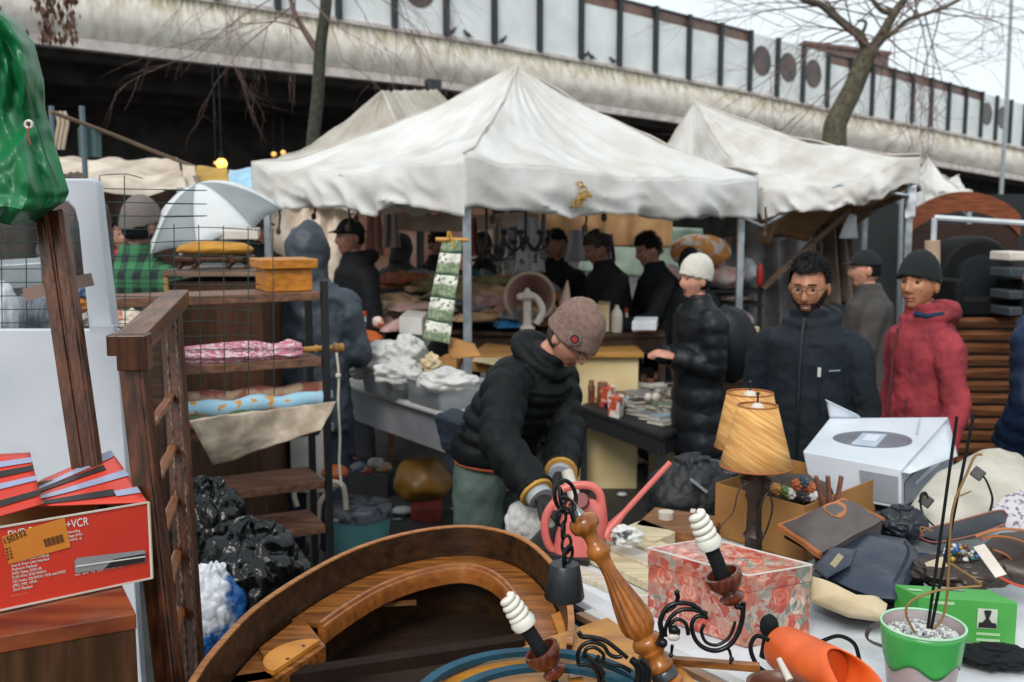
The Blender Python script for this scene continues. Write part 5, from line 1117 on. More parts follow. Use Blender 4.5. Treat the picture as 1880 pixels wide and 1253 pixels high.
# brown cabinet behind the shelves, stool and bits on top
cbn = thing("wardrobe", "dark brown wooden cabinet standing behind the shelves and the wire mesh", "cabinet", V((P(390, 700, 4.9).x, 4.9, 0)))
a, b = P(306, 505, 4.7), P(478, 505, 4.7); ht = P(400, 502, 4.7).z; brn = WOOD("cabinet_brown", '#4a2c1d', '#33200f', .5, 4, 'Z')
MB().box(((a.x+b.x)/2, 4.93, ht/2 - .02), (b.x-a.x, .44, ht - .04)).build("body", brn, cbn, smooth=False)
MB().box(((a.x+b.x)/2, 4.92, ht), (b.x-a.x+.03, .48, .03)).build("top", WOOD("cabinet_top", '#8a7064', '#6d5549', .3), cbn, smooth=False, mods=[BEV(.004)])
MB().box((a.x - .0, 4.69, ht - .22), (.02, .02, .4)).build("corner_strip", cardd, cbn, smooth=False)
t = thing("footstool", "footstool with mustard cushion and dark curved legs on the brown cabinet", "stool", P(395, 500, 4.9)); ylw = M("velvet_mustard", '#b5802a', .85, '#94651d', bump=.3)
c = P(395, 458, 4.85); MB().ell(c, (.185, .15, .042), 36, 18, fn=lambda q: 1 + .06*nz(q, 3)).build("cushion", ylw, t)
MB().box(c - V((0,0,.045)), (.33, .26, .03)).build("frame", brn, t, mods=[BEV(.01)])
for (x, dy) in ((332, -.1), (358, -.12), (420, -.12), (455, -.1)):
    MB().tube(pxs([(x, 470), (x + 6, 482), (x - 3, 492), (x, 501)], 4.85 + dy, 4), [.018]*5 + [.012]*8, 8).build("leg", brn, t)
gbox("tray", "white plastic tray on the mustard footstool", "tray", (370, 440), (474, 440), (478, 432), c.z + .035, .05, wht)
# white tub
# wire mesh panel
wg = M("wire_green", '#1e3b36', .5, bump=0); t = MB()
def WM(px, py): return P(px, py, 3.0 + .4 * px / 480)
for k in range(13):
    x = -40 + k * 46 - (k * .6); t.tube([WM(x + 3*math.sin(k), 1000 if x < 330 else 545 + 180), WM(x - 4, 372 if x < 180 else (322 if x < 260 else 395 + 2*k))], .0017, 5)
for k in range(15):
    y = 322 + k * 24.7
    if y < 345: t.tube(spline([WM(185, y), WM(230, y-2), WM(262, y + 6)], 4), .0015, 5)
    elif y < 600 : t.tube(spline([WM(-40, y), WM(110, y - 1), WM(250, y + 1), WM(380, y + 4*math.sin(k)), WM(478 if k > 3 else 300, y + 3)], 5), .0015, 5)
    elif y < 720: t.tube(spline([WM(200, y + 5), WM(340, y), WM(470, y - 2)], 5), .0015, 5)
o = t.build("wire_mesh", wg); tag(o, "dark green wire mesh panel standing across the left side behind the white board", "fence")
# things behind the mesh, far left
o = pbox("metal_tray", "grey metal tray on the table behind the mesh at far left", "tray", P(-40, 535, 3.6), P(78, 528, 3.6), P(85, 515, 3.9), .09, M("metal_grey", '#8b9196', .4, '#6f7478', metal=.4, bump=.1))
for (x0, y0, x1, y1, lab) in ((44, 542, 82, 532, "strip of brown tape stuck beside the leaning boards, left piece"), (136, 520, 170, 513, "strip of brown tape stuck on the white frame, right piece")):
    o = MB().bar(P(x0, y0, 2.72), P(x1, y1, 2.72), .035, .004, up=(0, -1, 0)).build("tape_strip", M("tape_brown", '#8d7368', .35, '#7a6258', bump=.1)); tag(o, lab, "tape")
lump("cloth_bundle", "grey striped cloth bundle behind the mesh at far left", "cloth", 60, 585, 3.5, .1, .08, .09, M("cloth_grey_stripe", '#6f767e', .8, '#4d545c', scale=12, bump=.4, stretch=(8,1,1)))
lump("cloth_bundle", "white cloth with yellow edge hanging at the left edge behind the mesh", "cloth", 8, 575, 3.3, .04, .05, .10, whc)
lump("garment_pile", "dark pile of goods behind the mesh between the leaning boards and white frame", "pile", 140, 450, 4.2, .14, .15, .28, M("pile_dark", '#2b2d31', .8, '#5c4a42', scale=9, bump=.3))
for (x, y, c, nm) in ((145, 560, '#b9702a', 'orange'), (152, 590, '#a5a0a0', 'grey'), (148, 535, '#5a6f95', 'blue'), (215, 588, '#c98f73', 'peach'), (240, 592, '#cfc4b4', 'white'), (262, 600, '#c47a3a', 'tan')):
    lump("doll", f"small {nm} soft toy on the ledge behind the mesh at left", "toy", x, y, 3.7, .05, .05, .045, M("toy_" + nm, c, .8, bump=.2), .35)
tbl = table("low table of toys behind the mesh at left, mostly hidden", "toy_table", [P(-60, 605, 3.5), P(300, 608, 3.55), P(300, 600, 4.2), P(-60, 600, 4.2)], P(240, 606, 3.55).z, dk, dk)

# ================================================================ left foreground
whb = M("board_white_painted", '#c4c8cf', .55, '#b3b8bf', scale=3, bump=.05)
A_ = P(-40, 606, 2.95); B_ = P(212, 606, 3.0)
o = MB().hexa([V((A_.x, A_.y, 0)), V((P(236, 606, 3.0).x, B_.y, 0)), V((P(236, 606, 3.0).x, B_.y + .04, 0)), V((A_.x, A_.y + .04, 0))], [A_, B_, B_ + V((0,.04,0)), A_ + V((0,.04,0))]).build("white_board", whb, smooth=False, mods=[BEV(.003)]); tag(o, "large plain white board standing behind the leaning boards", "board")
ol = [(112, 328), (165, 328), (173, 332), (178, 342), (184, 400), (198, 520), (209, 606), (163, 606), (158, 560), (148, 460), (143, 410), (136, 384), (124, 372), (112, 370)]
o = MB().prism([P(x, y, 2.88) for x, y in ol], (0, .05, 0)).build("upright_board", whb, angle=30, mods=[BEV(.006)]); tag(o, "tall white frame with rounded cutout standing on the white board beside the green tarp", "frame")
o = MB().bar(P(168, 604, 2.86), P(212, 604, 2.86), .03, .02).build("white_ledge", whb, smooth=False); tag(o, "short white ledge at the foot of the tall white frame", "ledge")
dkw = WOOD("dark_stained_wood", '#5f331c', '#301809', .32, 5, 'Z', coat=.25)
for (a, b, w_, lab) in (((80, 392), (146, 835), .036, "dark stained wooden board leaning from the green tarp, left of the pair"), ((107, 388), (169, 835), .033, "dark stained wooden board leaning from the green tarp, right of the pair")):
    pa, pb = P(*a, 2.35), P(*b, 2.2); ex = (pb - pa).normalized(); pb = pb + ex * .5
    m = MB().bar(pa, pb, w_, .03, up=(0,-1,0)).bar(pa + V((w_*.2,-.017,0)), pb + V((w_*.2,-.017,0)), w_*.35, .01, up=(0,-1,0)); o = m.build("wooden_board", dkw, smooth=False, mods=[BEV(.004)]); tag(o, lab, "board")
# green tarpaulin
gt = M("tarp_green_pvc", '#12723f', .38, '#0c5530', scale=3, bump=.12, bscale=20, spec=.4)
xr = [(-5, 0), (20, 2), (40, 30), (80, 62), (150, 80), (200, 82), (260, 98), (330, 120), (352, 126), (380, 120), (425, 78)]
def tarpf(u, v):
    y = lerp(10, 418, v); x_r = interp(xr, y); x = lerp(-110, x_r, u)
    y += (1 - u) * 0 + 10*math.sin(u*9)*sstep(.7,1,v) - 26*sstep(.6,1,u)*sstep(.8,1,v)
    ridge = lambda a, b, s_: max(0, 1 - abs(a - b)/s_)
    d = 2.25 + .10*u**5 - .022*ridge(u, .35 + .45*v, .14) - .02*ridge(u, .9 - .25*v, .10) - .016*ridge(v, .66 + .1*math.sin(u*5), .05) + .02*ridge(u, .7 + .15*v, .07) + .07*nz((u*3, v*3, 1)) - .03*ridge(v, .93, .06)+ .012*nz((u*12, v*12, 4))
    return P(x, y, d)
t = thing("green_tarpaulin", "wet green tarpaulin bundle with a white eyelet hanging at the left edge", "tarpaulin", P(40, 420, 2.25))
MB().grid(tarpf, 70, 80).build("sheet", gt, t, mods=[SOL(.003)])
def tarpb(u, v): p = tarpf(u, v); return V((p.x - .06*u - .03, p.y + .10 + .3*(1-u)*math.sin(v*3.1), p.z + .01))
MB().grid(tarpb, 20, 24).build("back_sheet", gt, t, mods=[SOL(.003)])
m = MB(); m.tube([P(x, y, 2.17) for x, y in ((15, 85), (40, 130), (62, 210), (85, 290), (108, 345))], .0016, 5); m.build("seam", M("seam_dark", '#0c3d25', .5, bump=0), t)
c = P(54, 229, 2.15); q = [c + V((math.cos(a)*.0075, -.003, math.sin(a)*.0075)) for a in [k*2*math.pi/20 for k in range(21)]]; MB().tube(q, .0032, 8).build("eyelet", wht, t)
MB().lathe([(0,.005),(1,.005)], c, c + V((0,-.003,0)), 12).build("eyelet_hole", iron, t)
MB().tube(pxs([(53, 232), (51, 250), (57, 266)], 2.14), .0012, 5).build("string", M("string_red", '#b5402a', .8, bump=0), t)
# timber cabinet with red box
zc = 1.175; cab = thing("cabinet", "polished brown wooden cabinet under the red box at bottom left", "cabinet", G(120, 1150, 0) * V((1,1,0)) if False else V((G(120, 1150, zc).x, G(120,1150,zc).y, 0)))
a, b, c = G(-90, 1185, zc), G(250, 1127, zc), G(224, 1073, zc); dvec = c - b; a2 = a + dvec
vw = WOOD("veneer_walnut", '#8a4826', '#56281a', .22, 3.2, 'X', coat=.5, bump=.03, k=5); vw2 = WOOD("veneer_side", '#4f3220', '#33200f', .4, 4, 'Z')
MB().hexa([a - V((0,0,.03)), b - V((0,0,.03)), c - V((0,0,.03)), a2 - V((0,0,.03))], [a, b, c, a2]).build("top", vw, cab, smooth=False, mods=[BEV(.002)])
ins = lambda p: V((p.x, p.y, 0)) 
i_ = (b - a).normalized()*.002; j_ = dvec.normalized()*.002
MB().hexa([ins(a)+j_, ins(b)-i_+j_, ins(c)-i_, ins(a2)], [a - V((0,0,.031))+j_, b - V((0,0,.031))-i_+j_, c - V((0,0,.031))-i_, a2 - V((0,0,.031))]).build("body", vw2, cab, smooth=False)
# red box
redc = M("card_red", '#cf3a26', .38, '#b8301f', scale=2.5, bump=.04); wcd = M("card_edge", '#c9c0b2', .8, bump=0); cin = M("card_inside", '#8a6238', .85, '#75522d', bump=.1)
zb = zc + .003; hb = .158; fl, fr = G(-95, 1142, zb), G(279, 1062, zb); bx = thing("cardboard_box", "red recorder box with open flaps and orange sticker on the brown cabinet", "box", (fl+fr)/2)
ux = (fr - fl).normalized(); uy = V((-ux.y, ux.x, 0)); br_ = fr + uy*.30; bl_ = fl + uy*.30; Hb = V((0,0,hb)); th_ = .004
def wallp(p, q, name, mat=redc, h=Hb, inw=uy):
    MB().hexa([p, q, q + inw*th_, p + inw*th_], [p + h, q + h, q + inw*th_ + h, p + inw*th_ + h]).build(name, mat, bx, smooth=False)
wallp(fl, fr, "front_wall"); wallp(bl_ - uy*th_, br_ - uy*th_, "back_wall", cin); wallp(fr - ux*th_ + uy*.0045, fr - ux*th_ + uy*.2955, "side_wall", cin, inw=ux)
MB().hexa([fl + uy*.005, fr + uy*.005 - ux*.005, br_ - uy*.005 - ux*.005, bl_ - uy*.005], [fl + uy*.005 + V((0,0,.004)), fr + uy*.005 - ux*.005 + V((0,0,.004)), br_ - uy*.005 - ux*.005 + V((0,0,.004)), bl_ - uy*.005 + V((0,0,.004))]).build("bottom", cin, bx, smooth=False)
MB().bar(fl + Hb - uy*.001, fr + Hb - uy*.001, .004, .003).bar(fl + V((0,0,.001)) - uy*.001, fr + V((0,0,.001)) - uy*.001, .004, .003).bar(fr - uy*.001, fr + Hb - uy*.001, .004, .006, up=(0,-1,0)).build("edge", wcd, bx, smooth=False)
# flaps: main flap tilts up towards the back, front left flap stacked over it
f0, f1 = fl + Hb + ux*.02, fr + Hb - ux*.002; back1 = P(203, 828, 2.30); back0 = P(30, 880, 2.18)
def flapf(u, v): return (P(72, 930, 1.965).lerp(f1, u)).lerp(P(72, 884, 2.12).lerp(back1, u), v) + V((0,0,.004*math.sin(u*3) * math.sin(v*3)))
MB().grid(flapf, 16, 12).build("flap", redc, bx, mods=[SOL(.003)])
def flapg(u, v): return P(-60, 966, 1.87).lerp(P(78, 926, 1.94), u).lerp(P(-60, 838, 2.06).lerp(P(55, 832, 2.12), u), v)
MB().grid(flapg, 10, 10).build("flap", redc, bx, mods=[SOL(.003)])
tp = M("tape_lilac", '#9aa0bd', .25, '#8088a8', bump=0); bk2 = M("print_black", '#221c1c', .5, bump=0)
def strip(fn, u0, v0, u1, v1, w_, mat, name, off=.0035):
    def g(u, v): a_ = fn(u0 + (u1-u0)*u, v0 + (v1-v0)*u + w_*v); return a_ + V((0, -off*.4, off))
    MB().grid(g, 14, 1).build(name, mat, bx)
strip(flapf, 0, .62, 1, .86, .13, tp, "tape"); strip(flapf, 0, .50, .8, .64, .11, bk2, "print_band"); strip(flapf, 0, .22, 1, .45, .12, tp, "tape"); strip(flapf, .05, .03, .75, .12, .12, bk2, "print_band"); strip(flapf, .75, .1, 1, .14, .1, tp, "tape")
strip(flapg, 0, .72, 1, .78, .1, tp, "tape"); strip(flapg, 0, .55, 1, .62, .1, bk2, "print_band"); strip(flapg, 0, .36, 1, .42, .09, tp, "tape"); strip(flapg, 0, .1, 1, .14, .1, bk2, "print_band")
# lettering on the front
lw = M("print_white", '#e3ddd6', .5, bump=0); upv = V((0,0,1)); nrm_ = -uy
def onf(px, py):   # the point of the front wall seen there
    d = ray(px, py); n = V((uy.x, uy.y, 0)); t_ = (fl - V((0,0,CAMZ))).dot(n) / d.dot(n); return V((0,0,CAMZ)) + d*t_ - uy*.0012
def txt(s_, px, py, hpx, name="lettering", mat=lw, rot=0, off=0, xs=.8):
    o_ = onf(px, py) - uy*off; sz = hpx / FPX * 2.0 * 1.22
    a = ux*math.cos(rot) + upv*math.sin(rot); b = upv*math.cos(rot) - ux*math.sin(rot)
    return text_part(name, s_, sz, o_, a, b, mat, bx, xs=xs)
txt("DVD Recorder", 14, 990, 17, xs=.66); txt("+VCR", 121, 971, 17, xs=.72)
for k, s_ in enumerate(("Recording", "Player DVD-", "DVD+R, -R")): txt(s_, 124, 980 + k*7.5, 5)
for k, s_ in enumerate(("Easy & One Touch Dubbing", "Easy & Smart User Interface", "Maximum Playback", "DVD Video, DVD-VR,", "DVD+RW, DVD+R/RW,", "CD Audio, CD-R/RW, VCD and SVCD", "JPEG, MP3, WMA", "DivX Playback")): txt(s_, 20 + k*.6, 1034 + k*7.4, 5.4)
txt("DVD   R/RW   +VR   HDMI   MP3   JPEG   DivX", 138, 1058, 4.2, rot=0)
txt("- - - - - - - - - - - - - - -", 20, 1096, 3)
# sticker
sk = M("sticker_orange", '#cf7f2a', .5, '#bf701f', bump=0)
A2, B2, C2, D2 = onf(15, 1036), onf(129, 1004), onf(118, 950), onf(2, 986)
MB().hexa([A2, B2, C2, D2], [p - uy*.0012 for p in (A2, B2, C2, D2)]).build("sticker", sk, bx, smooth=False)
txt("150332", 6, 1000, 13, mat=bk2, rot=.28, off=.002)
for k in range(4): txt("XXXX  XXXX XXX"[:8+k] .replace("X", "l"), 10 + k, 1010 + k*6, 4, mat=bk2, rot=.28, off=.002)
m = MB()
for k in range(14):
    p = onf(84 + k*2.5, 1004 - k*.7) - uy*.002; m.bar(p, p + upv*.016 - ux*.003, .0008 + .001*(k % 3 == 0), .0004, up=(0,-1,0))
m.build("barcode", bk2, bx, smooth=False)
# picture of the recorder
def poly(pts, mat, name, off): 
    q = [onf(*p) - uy*off for p in pts]; MB().prism(q, -uy*.0006).build(name, mat, bx, smooth=False)
poly([(136, 1030), (142, 1024), (262, 1010), (266, 1012), (266, 1032), (140, 1052), (137, 1050)], M("print_silver", '#8f8f92', .4, bump=0), "device_print", .001)
poly([(190, 1044), (208, 1026), (265, 1016), (265, 1031)], bk2, "device_print", .0022)
poly([(138, 1038), (265, 1020), (265, 1022), (138, 1040.5)], lw, "device_print", .0034)
# bed frame seen edge-on
bf = thing("bed_frame", "dark wooden bed end with turned spindles standing edge on beside the red box", "bed frame", V((P(300, 1200, 2.3).x, 2.4, 0)))
T0, T1 = P(248, 640, 2.1), P(322, 556, 2.75)
n0, n1 = P(243, 650, 2.1), P(312, 1253, 1.98); ex = (n1 - n0).normalized(); n1 = n1 + ex*.9
MB().bar(n0, n1, .050, .045, up=(0,-1,0)).bar(n0 + V((.012,-.025,0)), n1 + V((.012,-.025,0)), .014, .008, up=(0,-1,0)).build("stile", dkw, bf, smooth=False, mods=[BEV(.004)])
m0, m1 = P(313, 565, 2.75), P(356, 1253, 2.42); ex = (m1 - m0).normalized(); m1 = m1 + ex*.6
m = MB().bar(m0, m1, .052, .04, up=(0,-1,0)); m.build("stile", dkw, bf, smooth=False, mods=[BEV(.004)])
ropem = WOOD("carved_edge", '#8a6f5c', '#3b2519', .35, 10, 'Z')
for o_x in (-.008, .018):
    m = MB(); q0 = m0 + V((o_x, -.022, 0)); q1 = m1 + V((o_x, -.022, 0)); n = 160
    m.tube([q0.lerp(q1, i/(3*n)) + V((.0014*math.sin(i*.9), -.0014*math.cos(i*.9), 0)) for i in range(3*n)], .0032, 5); m.build("rope_moulding", ropem, bf)
MB().bar(T0 + V((0,-.02,.012)), T1 + V((0,.02,.012)), .062, .045).build("top_rail", WOOD("rail_wood", '#7a4524', '#452510', .25, 5, 'Y', coat=.4), bf, smooth=False, mods=[BEV(.003)])
MB().box(P(247, 646, 2.07), (.062, .05, .075), .1).build("corner_block", dkw, bf, smooth=False, mods=[BEV(.003)])
MB().box(P(222, 633, 2.12), (.05, .04, .045), .1).build("peg_block", dkw, bf, smooth=False, mods=[BEV(.003)])
spw = M("spindle_wood", '#8e5530', .3, '#774526', scale=12, bump=.05)
for y in (762, 868, 972, 1078, 1185):
    b_ = P(319 + (y-565)*.064 - 16, y - 42, 2.66); a_ = P(243 + (y-650)*.115 + 8, y + 40, 2.14); b_.z = a_.z
    MB().lathe([(0,.008),(.2,.010),(.3,.010),(.33,.013),(.36,.010),(.6,.0135),(.8,.010),(.83,.013),(.86,.009),(1,.008)], a_, b_, 16).build("spindle", spw, bf)
# black refuse bags
bagb = M("bin_liner_black", '#0b0e10', .24, '#07090a', scale=6, bump=.7, bscale=9, spec=.45)
def crumple(name, label, px, py, d, r_, mat, seg=140, amp=.16, s0=0):
    c = P(px, py, d)
    def fn(q):
        a = nz(q, 1.7, s0); q2 = V((q.x*3.5 + a, q.y*3.5, q.z*1.3 + 1.5*a)); b = 1 - abs(nz(q2, 1, s0 + 5)) * 2.2; b = b if 0 else max(0, 1 - abs(nz(q2, 1, s0 + 5)) * 5) ** 1.5; e_ = max(0, 1 - abs(nz(V((q.x*7 + 3*a, q.y*7, q.z*3 + 2*a)), 1, s0 + 9)) * 4) ** 1.5; e2_ = max(0, 1 - abs(nz(V((q.x*5, q.y*9 + 3*a, q.z*11)), 1, s0 + 19)) * 4) ** 1.5
        th = math.atan2(q.y, q.x); fold_ = abs(math.sin(4.5*th + 3*nz(q, 1.5, s0) + 2*q.z)); up_ = .35 + .65*max(0, q.z)
        lob = abs(nz(q, 1.9, s0)) * 1.5 + abs(nz(V((q.x*4, q.y*4, q.z*2)), 1, s0 + 3)) * .7 + abs(nz(q, 7.5, s0 + 6)) * .22
        return 1 + amp * (lob + fold_ * up_ * .55 - .5) + (.10 if q.z > .93 else 0)
    o = MB().ell(c, r_, seg, int(seg*.8), fn=fn).build(name, mat, angle=60); tag(o, label, "bag"); return o
crumple("refuse_bag", "shiny black refuse bag slumped against the bed frame, upper left of the two", 385, 975, 3.35, (.13, .13, .16), bagb, s0=2)
crumple("refuse_bag", "large crumpled black refuse bag below the lowest shelf", 465, 1068, 3.05, (.17, .15, .17), bagb, s0=12)
crumple("carrier_bag", "blue and white plastic carrier bag under the black refuse bags", 392, 1125, 2.9, (.10, .09, .13), M("bag_blue_white", '#1f5a9a', .3, '#c9ccd3', scale=5, bump=.3, contrast=(.45,.5)), s0=21)
gbox("stack", "grey white pile under the refuse bags beside the bed frame", "pile", (330, 1330), (450, 1330), (460, 1230), .2, .3, M("pile_pale", '#9a9ba3', .7, '#7d7e86', bump=.3))
# ================================================================ right foreground: cloth covered table
zt = .80
tb = table("long trading table under the pale cloth at the lower right", "trading_table", [G(905, 1330, zt), G(2150, 1330, zt), G(2050, 905, zt), G(985, 990, zt)], zt, WOOD("trestle_wood", '#8a6d4d', '#6b5238'), WOOD("trestle_wood", '#8a6d4d', '#6b5238'))
clm = M("tablecloth_white", '#d3d6da', .75, '#b9bcc0', scale=4, bump=.3, bscale=14)
q00, q10, q11, q01 = G(1010, 1330, zt+.006), G(2160, 1330, zt+.006), G(2060, 900, zt+.006), G(1000, 1000, zt+.006)
def tcf(u, v):
    p = q00.lerp(q10, u).lerp(q01.lerp(q11, u), v); n = nz(p, 5, 2); return p + V((0, 0, .006 + .010*max(0, n) + .004*nz(p, 16)))
o = MB().grid(tcf, 60, 44).build("tablecloth", clm); tag(o, "wrinkled wet white cloth spread over the trading table", "tablecloth")
Z = zt + .016
# --- flowered box
flo = bpy.data.materials.new("floral_print"); flo.use_nodes = True
n_ = flo.node_tree.nodes; l_ = flo.node_tree.links; b_ = n_["Principled BSDF"]; b_.inputs['Roughness'].default_value = .38; b_.inputs['Coat Weight'].default_value = .3
tc_ = n_.new("ShaderNodeTexCoord")
nzn = n_.new("ShaderNodeTexNoise"); nzn.inputs['Scale'].default_value = 34; nzn.inputs['Detail'].default_value = 4; l_.new(tc_.outputs['Object'], nzn.inputs[0])
mixv = n_.new("ShaderNodeVectorMath"); mixv.operation = 'MULTIPLY_ADD'; mixv.inputs[1].default_value = (.022,.022,.022); l_.new(nzn.outputs['Color'], mixv.inputs[0]); l_.new(tc_.outputs['Object'], mixv.inputs[2])
vo = n_.new("ShaderNodeTexVoronoi"); vo.inputs['Scale'].default_value = 17; l_.new(mixv.outputs[0], vo.inputs['Vector'])
rg_ = n_.new("ShaderNodeValToRGB"); els = rg_.color_ramp.elements   # petal rings inside each bloom
els[0].position = .0; els[0].color = (1,1,1,1); els[1].position = .62; els[1].color = (.55,.55,.55,1)
for ps, c in ((.12,.45), (.2,1.0), (.28,.5), (.36,1.1), (.46,.6)): e1 = els.new(ps); e1.color = (c,c,c,1)
l_.new(vo.outputs['Distance'], rg_.inputs[0])
cc = n_.new("ShaderNodeSeparateColor"); l_.new(vo.outputs['Color'], cc.inputs[0]); cr2 = n_.new("ShaderNodeValToRGB"); cr2.color_ramp.interpolation = 'LINEAR'
e2 = cr2.color_ramp.elements; e2[0].color = hx('#b8342b'); e2[1].position = .26; e2[1].color = hx('#cf6f5a')
for ps, c in ((.44, '#d9a492'), (.6, '#c2473a'), (.74, '#e0c2b0'), (.86, '#7f8f86')): e1 = e2.new(ps); e1.color = hx(c)
vo5 = n_.new("ShaderNodeTexVoronoi"); vo5.inputs['Scale'].default_value = 52; l_.new(mixv.outputs[0], vo5.inputs['Vector']); cc5 = n_.new("ShaderNodeSeparateColor"); l_.new(vo5.outputs['Color'], cc5.inputs[0])
mxf = n_.new("ShaderNodeMix"); mxf.inputs[0].default_value = .34; l_.new(cc.outputs[0], mxf.inputs[2]); l_.new(cc5.outputs[0], mxf.inputs[3]); l_.new(mxf.outputs[0], cr2.inputs[0])
mm = n_.new("ShaderNodeMixRGB"); mm.blend_type = 'MULTIPLY'; mm.inputs[0].default_value = .85; l_.new(cr2.outputs[0], mm.inputs[1]); l_.new(rg_.outputs[0], mm.inputs[2])
vo2 = n_.new("ShaderNodeTexVoronoi"); vo2.feature = 'DISTANCE_TO_EDGE'; vo2.inputs['Scale'].default_value = 17; l_.new(mixv.outputs[0], vo2.inputs['Vector'])
t4 = n_.new("ShaderNodeTexNoise"); t4.inputs['Scale'].default_value = 60; l_.new(tc_.outputs['Object'], t4.inputs[0]); gr = n_.new("ShaderNodeValToRGB"); gr.color_ramp.elements[0].color = hx('#5b6a5a'); gr.color_ramp.elements[1].color = hx('#b7b9ad'); gr.color_ramp.elements[0].position = .4; gr.color_ramp.elements[1].position = .6; l_.new(t4.outputs[0], gr.inputs[0])
me_ = n_.new("ShaderNodeMath"); me_.operation = 'LESS_THAN'; me_.inputs[1].default_value = .008; l_.new(vo2.outputs['Distance'], me_.inputs[0])
m3 = n_.new("ShaderNodeMixRGB"); l_.new(me_.outputs[0], m3.inputs[0]); l_.new(mm.outputs[0], m3.inputs[1]); l_.new(gr.outputs[0], m3.inputs[2]); l_.new(m3.outputs[0], b_.inputs['Base Color'])
zF = 1.005; fL, fB, fR, fF = G(1189, 1007, zF), G(1333, 984, zF), G(1492, 1038, zF), G(1374, 1058, zF)
fB = fL + (fR - fF); t = thing("flowered_box", "square cardboard box printed with red and pink roses on the white cloth", "box", V((*((fL+fR)/2).xy, Z)))
bt_ = [V((p.x, p.y, Z)) for p in (fL, fF, fR, fB)]; k_ = .985; cxy = (fL + fR)/2
bt_ = [V((cxy.x + (p.x-cxy.x)*k_, cxy.y + (p.y-cxy.y)*k_, Z)) for p in bt_]
tops_ = [V((p.x, p.y, zF - .045)) for p in (fL, fF, fR, fB)]
MB().hexa(bt_, [V((cxy.x + (p.x-cxy.x)*k_, cxy.y + (p.y-cxy.y)*k_, p.z)) for p in tops_]).build("body", flo, t, smooth=False)
MB().hexa([p + V((0,0,.001)) for p in tops_], [fL, fF, fR, fB]).build("lid", flo, t, smooth=False, mods=[BEV(.002)])
m = MB(); 
for a, b in ((fL, fF), (fF, fR), (fR, fB), (fB, fL)): m.bar(a + V((0,0,.001)), b + V((0,0,.001)), .0028, .0028)
m.build("edge", M("edge_white", '#e0dcd6', .5, bump=0), t, smooth=False)
# --- pale timber pieces and tray
pale_w = WOOD("timber_pale", '#cdc0a3', '#b3a482', .7, 6, 'X'); pale_w2 = M("boards_white", '#c9c6be', .6, '#b09f80', scale=10, bump=.1, stretch=(1,6,1))
o = gbox("tray", "black shallow tray on the table under the pink watering can", "tray", (955, 1020), (1080, 1040), (1120, 985), Z, .02, M("plastic_black", '#16191c'))
for k, (a, b, c, w) in enumerate((((1010, 1045), (1190, 1120), (1210, 1108), 'w'), ((1050, 1020), (1196, 1090), (1222, 1072), 'p'), ((1080, 1008), (1200, 1062), (1225, 1048), 'w'), ((1110, 1000), (1205, 1040), (1232, 1024), 'p'), ((1140, 996), (1200, 1022), (1240, 1004), 'p'))):
    o = gbox("timber_piece", ["white painted board, nearest of the pale pieces left of the flowered box", "cream wooden slat second from the front in the pale pieces beside the flowered box", "white board in the middle of the pale pieces beside the flowered box", "cream slat behind the middle one of the pale pieces", "short cream block at the back of the pale pieces beside the flowered box"][k], "timber", a, b, c, Z + .0, .018 + .008*k, pale_w2 if w == 'w' else pale_w, bev=.003)
o = gbox("white_board", "long white board with dark edge lying in front of the pale timber", "board", (990, 1075), (1180, 1190), (1200, 1172), Z, .03, M("board_white", '#c3c5c9', .5, bump=.05)); o.name = "white_board"
o = MB().bar(G(1000, 1093, Z+.02), G(1185, 1205, Z+.02), .02, .04).build("black_batten", blk, smooth=False); tag(o, "black batten lying along the front of the white board", "batten")
dwr = WOOD("drawer_wood", '#8a5a33', '#63401f', .5, 5, 'X')
gbox("drawer", "shallow brown wooden drawer behind the pale timber and the flowered box", "drawer", (1165, 990), (1300, 1012), (1330, 975), Z, .05, dwr)
lump("paper_ball", "crumpled white paper with black print behind the pale timber", "paper", 1150, 985, 3.0, .045, .04, .03, M("paper_print", '#c9c9c5', .7, '#3a3b3d', scale=14, bump=.3, contrast=(.40,.45)), .4)
# --- watering can
pk = M("plastic_coral", '#cf6e66', .38, '#c05f58', scale=3, bump=.03); dw = 3.1
t = thing("watering_can", "coral pink plastic watering can with long thin spout pointing up right", "watering can", P(1050, 1025, dw))
def er(cx, cy, rx, ry, d=dw, n=28): 
    c = P(cx, cy, d); return [c + V((S(d, rx)*math.cos(a), S(d, ry)*math.sin(a), 0)) for a in [k*2*math.pi/n for k in range(n)]]
MB().loft([er(1060, 1052, 46, 34), er(1062, 1040, 50, 38), er(1064, 1010, 50, 38), er(1067, 980, 48, 36), er(1072, 950, 43, 32), er(1074, 932, 38, 28), er(1072, 922, 30, 22), er(1070, 918, 20, 14)]).build("body", pk, t)
oc = P(1068, 921, dw - .07); MB().lathe([(0,.026),(.5,.027),(1,.024)], oc - V((0,0,.003)), oc + V((-.006,-.02,.010)), 22).build("opening", M("coral_deep", '#7a1f22', .5, bump=0), t)
MB().tube(pxs([(1112, 985), (1128, 962), (1170, 915), (1231, 849)], dw, 8), [.030 - .021*min(1, i/12) for i in range(25)], 16).build("spout", pk, t)
MB().tube(pxs([(1020, 935), (1024, 905), (1050, 893), (1082, 892), (1100, 905), (1106, 935), (1108, 960)], dw, 6), .0135, 12).build("handle", pk, t)
MB().tube(pxs([(1032, 912), (1012, 930), (1001, 955), (1002, 985), (1012, 1008), (1028, 1014), (1040, 1008)], dw, 6), .0135, 12).build("handle", pk, t)
